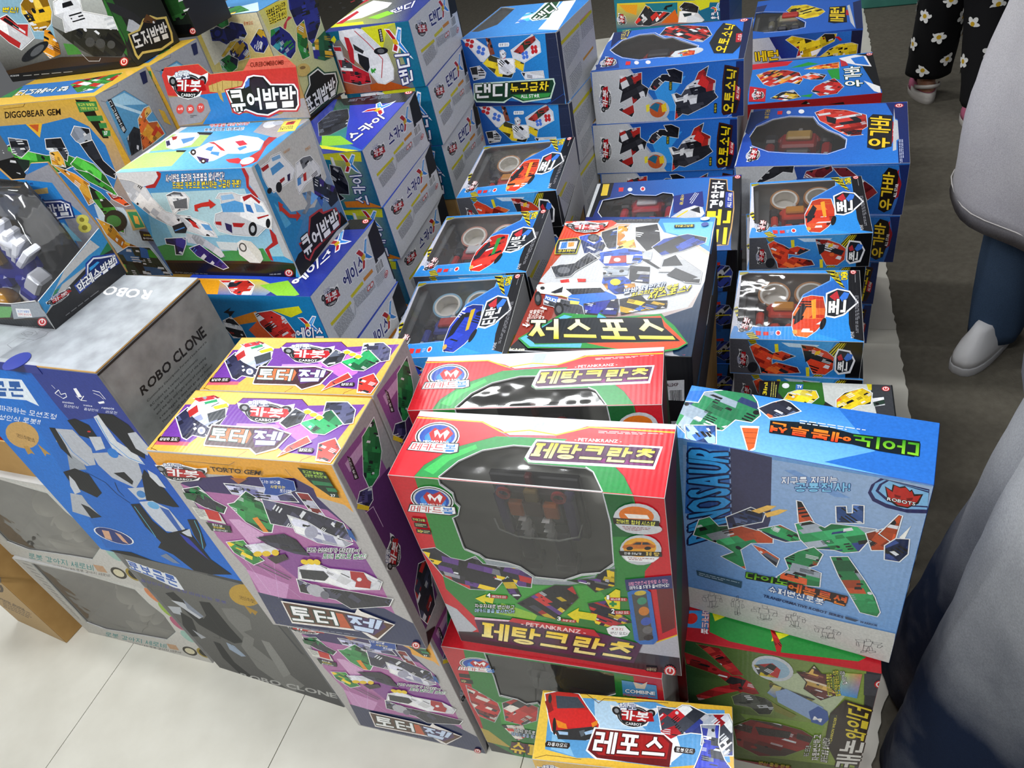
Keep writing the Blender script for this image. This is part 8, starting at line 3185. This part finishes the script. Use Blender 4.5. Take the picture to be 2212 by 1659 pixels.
for sx in (-1, 1):
    mb.tube([(sx * .13, 0, 1.36), (sx * .20, -.03, 1.24), (sx * .205, -.06, 1.09), (sx * .15, -.15, 1.11), (sx * .10, -.25, 1.135)], [.085, .082, .075, .066, .056], 18)
coat = mb.build('coat', denim('cloth_grey', 'c8c6c6', '94929a', .3, 1.2), pb, smooth=True)
mb = MB(); mb.tube([(p[0] * 1.004, p[1] * 1.004, p[2] + .035) for p in rings[0] + rings[0][:1]], .0016, 5)
mb.build('hem_stitch', mat('stitch', 'a8a4a2', .8), coat)
for (fx, fy) in ST2:
    sneaker(pb, fx, fy, 0, .27, mat('shoe_white', 'd4d4d6', .5), mat('sole_white', 'b8b8ba', .6))
# child in black daisy trousers and clogs
ch = empty('person', (2.085, 2.90, -.006), math.radians(162.5))
tag(ch, 'child in black daisy-print trousers and pale clogs at the top right', 'person')
ST3 = ((-.06, .25), (.05, -.12))
person_body(ch, 1.2, ST3)
head_parts(ch, 1.2, '1c1614')
mb = MB()
LEG = []
for sx, (fx, fy) in zip((-1, 1), ST3):
    rings = []
    for i in range(25):
        t = i / 24
        z = .115 + .50 * t
        cx = fx + (sx * .065 - fx) * t; cy = fy + (0 - fy) * t
        r = .088 - .006 * t
        rings.append(ellipse_ring((cx, cy, z), r, r * 1.05, 32, 0, .03, sx + i * .2, 4))
    LEG.append(rings)
    mb.loft(rings)
mb.loft([ellipse_ring((0, 0, .56 + .03 * i), .155 - .004 * i, .11, 32) for i in range(6)])
tr_ = mb.build('trousers', mat('black_cloth', '0e0e10', .9, spec=.2), ch, smooth=True)
cloth_print = PRINT_MATT
rnd = random.Random(11)
for li, rings in enumerate(LEG):
    for (i, k) in ((2, 22), (4, 27), (7, 18), (9, 24), (12, 29), (13, 20), (16, 25), (19, 21), (20, 28), (22, 17), (5, 14), (11, 13), (17, 31), (8, 31), (14, 15), (23, 24)):
        rg = rings[i]
        k = k + 15
        c = Vector(rg[k % 32]); ctr = Vector((sum(p[0] for p in rg) / 32, sum(p[1] for p in rg) / 32, c.z))
        nrm = (c - ctr).normalized()
        tx = Vector((0, 0, 1)).cross(nrm).normalized()
        tz = nrm.cross(tx)
        a0 = rnd.uniform(0, 6)
        def surf(u, v, hgt):
            # wrap on the leg: rotate about the leg axis by u / radius
            R = (c - ctr).length
            an = u / R
            q = ctr + Matrix.Rotation(an, 3, 'Z') @ (nrm * (R + hgt)) + Vector((0, 0, v))
            return tuple(q)
        pet = MB()
        for q in range(5):
            an = a0 + q * 2 * PI / 5
            ring = []
            for s in range(10):
                b = 2 * PI * s / 10
                u = math.cos(an) * .016 + .0125 * (math.cos(b) * math.cos(an)) - .0095 * math.sin(b) * math.sin(an)
                v = math.sin(an) * .016 + .0125 * (math.cos(b) * math.sin(an)) + .0095 * math.sin(b) * math.cos(an)
                ring.append(surf(u, v, .0035))
            pet.add(ring, [tuple(range(10))], lin('e4e4e0'))
        ring = [surf(.0085 * math.cos(2 * PI * s / 12), .0085 * math.sin(2 * PI * s / 12), .0042) for s in range(12)]
        pet.add(ring, [tuple(range(12))], lin('c8a020'))
        pet.build('daisy', cloth_print, tr_)
mb = MB(); mb.loft([ellipse_ring((0, 0, .66 + .05 * i), .15 - .004 * i, .105, 32, 0, .02, i) for i in range(8)])
for sx in (-1, 1):
    mb.tube([(sx * .125, 0, .97), (sx * .17, .01, .80), (sx * .165, -.03, .66)], [.05, .045, .038], 14)
mb.build('shirt', mat('child_shirt', 'b8708a', .85), ch, smooth=True)
def clog(root, fx, fy, yaw):
    M = Matrix.Translation((fx, fy, 0)) @ Matrix.Rotation(yaw, 4, 'Z')
    n = 24
    def ol(k, w, L, f):
        a = 2 * PI * k / n
        return (math.cos(a) * w * (.86 - .14 * math.sin(a)) * f, -.04 + math.sin(a) * L * .5 * f)
    w, L = .056, .225
    wm = mat('clog_foam', 'b8b4ae', .7)
    mb = MB()
    mb.loft([[tuple(M @ Vector((*ol(k, w, L, f), z))) for k in range(n)] for z, f in ((-.006, .96), (.0, 1.02), (.02, 1.04), (.026, 1.0))])
    mb.build('clog_sole', wm, root, smooth=True)
    # shell: toe cap and low heel wall, open in the middle
    mb = MB()
    rings = []
    for z, f in ((.022, 1.02), (.04, 1.0), (.055, .93), (.066, .80)):
        rings.append([tuple(M @ Vector((ol(k, w, L, f)[0], ol(k, w, L, f)[1], z if math.sin(2 * PI * k / n) < .35 else min(z, .046)))) for k in range(n)])
    mb.loft(rings, cap=False)
    sh = mb.build('clog_shell', mat('clog_pink', 'b8607e', .6), root, smooth=True)
    hb = MB()
    hb.loft([[tuple(M @ Vector((ol(k, w, L, f)[0], ol(k, w, L, f)[1], z))) for k in range(n) if math.sin(2 * PI * k / n) > -.1] for z, f in ((.022, 1.03), (.046, 1.02), (.046, .95), (.022, .95))], cap=False)
    hb.f = [q for q in hb.f if max(q) - min(q) < 40]
    hb.build('heel_wall', wm, root, smooth=True)
    sm_ = sh.modifiers.new('thick', 'SOLIDIFY'); sm_.thickness = .005
    mb = MB()
    pts = []
    for i in range(13):
        a = PI * i / 12
        pts.append(tuple(M @ Vector((math.cos(a) * .05, .0 + math.sin(a) * .085, .058 + .022 * math.sin(a)))))
    for a, b in zip(pts, pts[1:]):
        pass
    rr = []
    for p in pts:
        rr.append(p)
    vs = []
    for p in rr: vs += [(p[0], p[1], p[2] - .008), (p[0], p[1], p[2] + .008)]
    mb.add(vs, [(2 * i, 2 * i + 2, 2 * i + 3, 2 * i + 1) for i in range(12)])
    st = mb.build('heel_strap', wm, root, smooth=True)
    m2 = st.modifiers.new('thick', 'SOLIDIFY'); m2.thickness = .004
    mb = MB()
    mb.loft([[tuple(M @ Vector((math.cos(2 * PI * k / 16) * .033, -.01 + math.sin(2 * PI * k / 16) * (.075 - .025 * i / 3), .028 + .024 * i))) for k in range(16)] for i in range(4)])
    mb.build('ankle', SKIN, root, smooth=True)
for (fx, fy) in ST3:
    clog(ch, fx, fy, .0)

# crumpled clear wrap behind the blue box
wr = MB()
rings = []
for i in range(12):
    t = i / 11
    rings.append(ellipse_ring((0, 0, .02 + .30 * t), .045 + .012 * math.sin(7 * t), .035 + .01 * math.cos(9 * t), 26, 0, .14, i * .9, 5))
wr.loft(rings)
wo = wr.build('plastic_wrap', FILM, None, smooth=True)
wo.location = (.565, .775, 0)
tag(wo, 'crumpled clear plastic wrap standing between the blue box and the jeans', 'plastic wrap')

# ------------------------------------------------------------------ ceiling lamps and the two added fill lamps
for i, (lx, ly, L, yw, watt) in enumerate(LAMPS):
    r = empty('ceiling_light', (lx, ly, LAMP_Z), math.radians(yw))
    tag(r, 'unseen twin-tube ceiling lamp lighting the display', 'ceiling lamp', 'ceiling lamps')
    mb = MB(); mb.box(-L / 2, L / 2, -.07, .07, .03, .07, .006); mb.build('housing', mat('lamp_housing', 'd8d8d8', .5), r)
    em = MATS.get('lamp_tube')
    if em is None:
        em = bpy.data.materials.new('lamp_tube'); em.use_nodes = True
        p = em.node_tree.nodes['Principled BSDF']
        p.inputs['Emission Color'].default_value = (.96, .98, 1, 1)
        p.inputs['Emission Strength'].default_value = 12
        MATS['lamp_tube'] = em
    for yy in (-.035, .035):
        mb = MB(); mb.lathe([(.013, -L / 2 + .02), (.013, L / 2 - .02)], 12, Matrix.Translation((0, yy, .014)) @ Matrix.Rotation(PI / 2, 4, 'Y'))
        mb.build('tube', em, r, smooth=True)
    ld = bpy.data.lights.new('lamp_light', 'AREA')
    ld.shape = 'RECTANGLE'; ld.size = L; ld.size_y = .14
    ld.energy = watt
    ld.color = (.97, .985, 1)
    lo = bpy.data.objects.new('lamp_light', ld)
    COL.objects.link(lo)
    lo.parent = r
    lo.location = (0, 0, -.01)
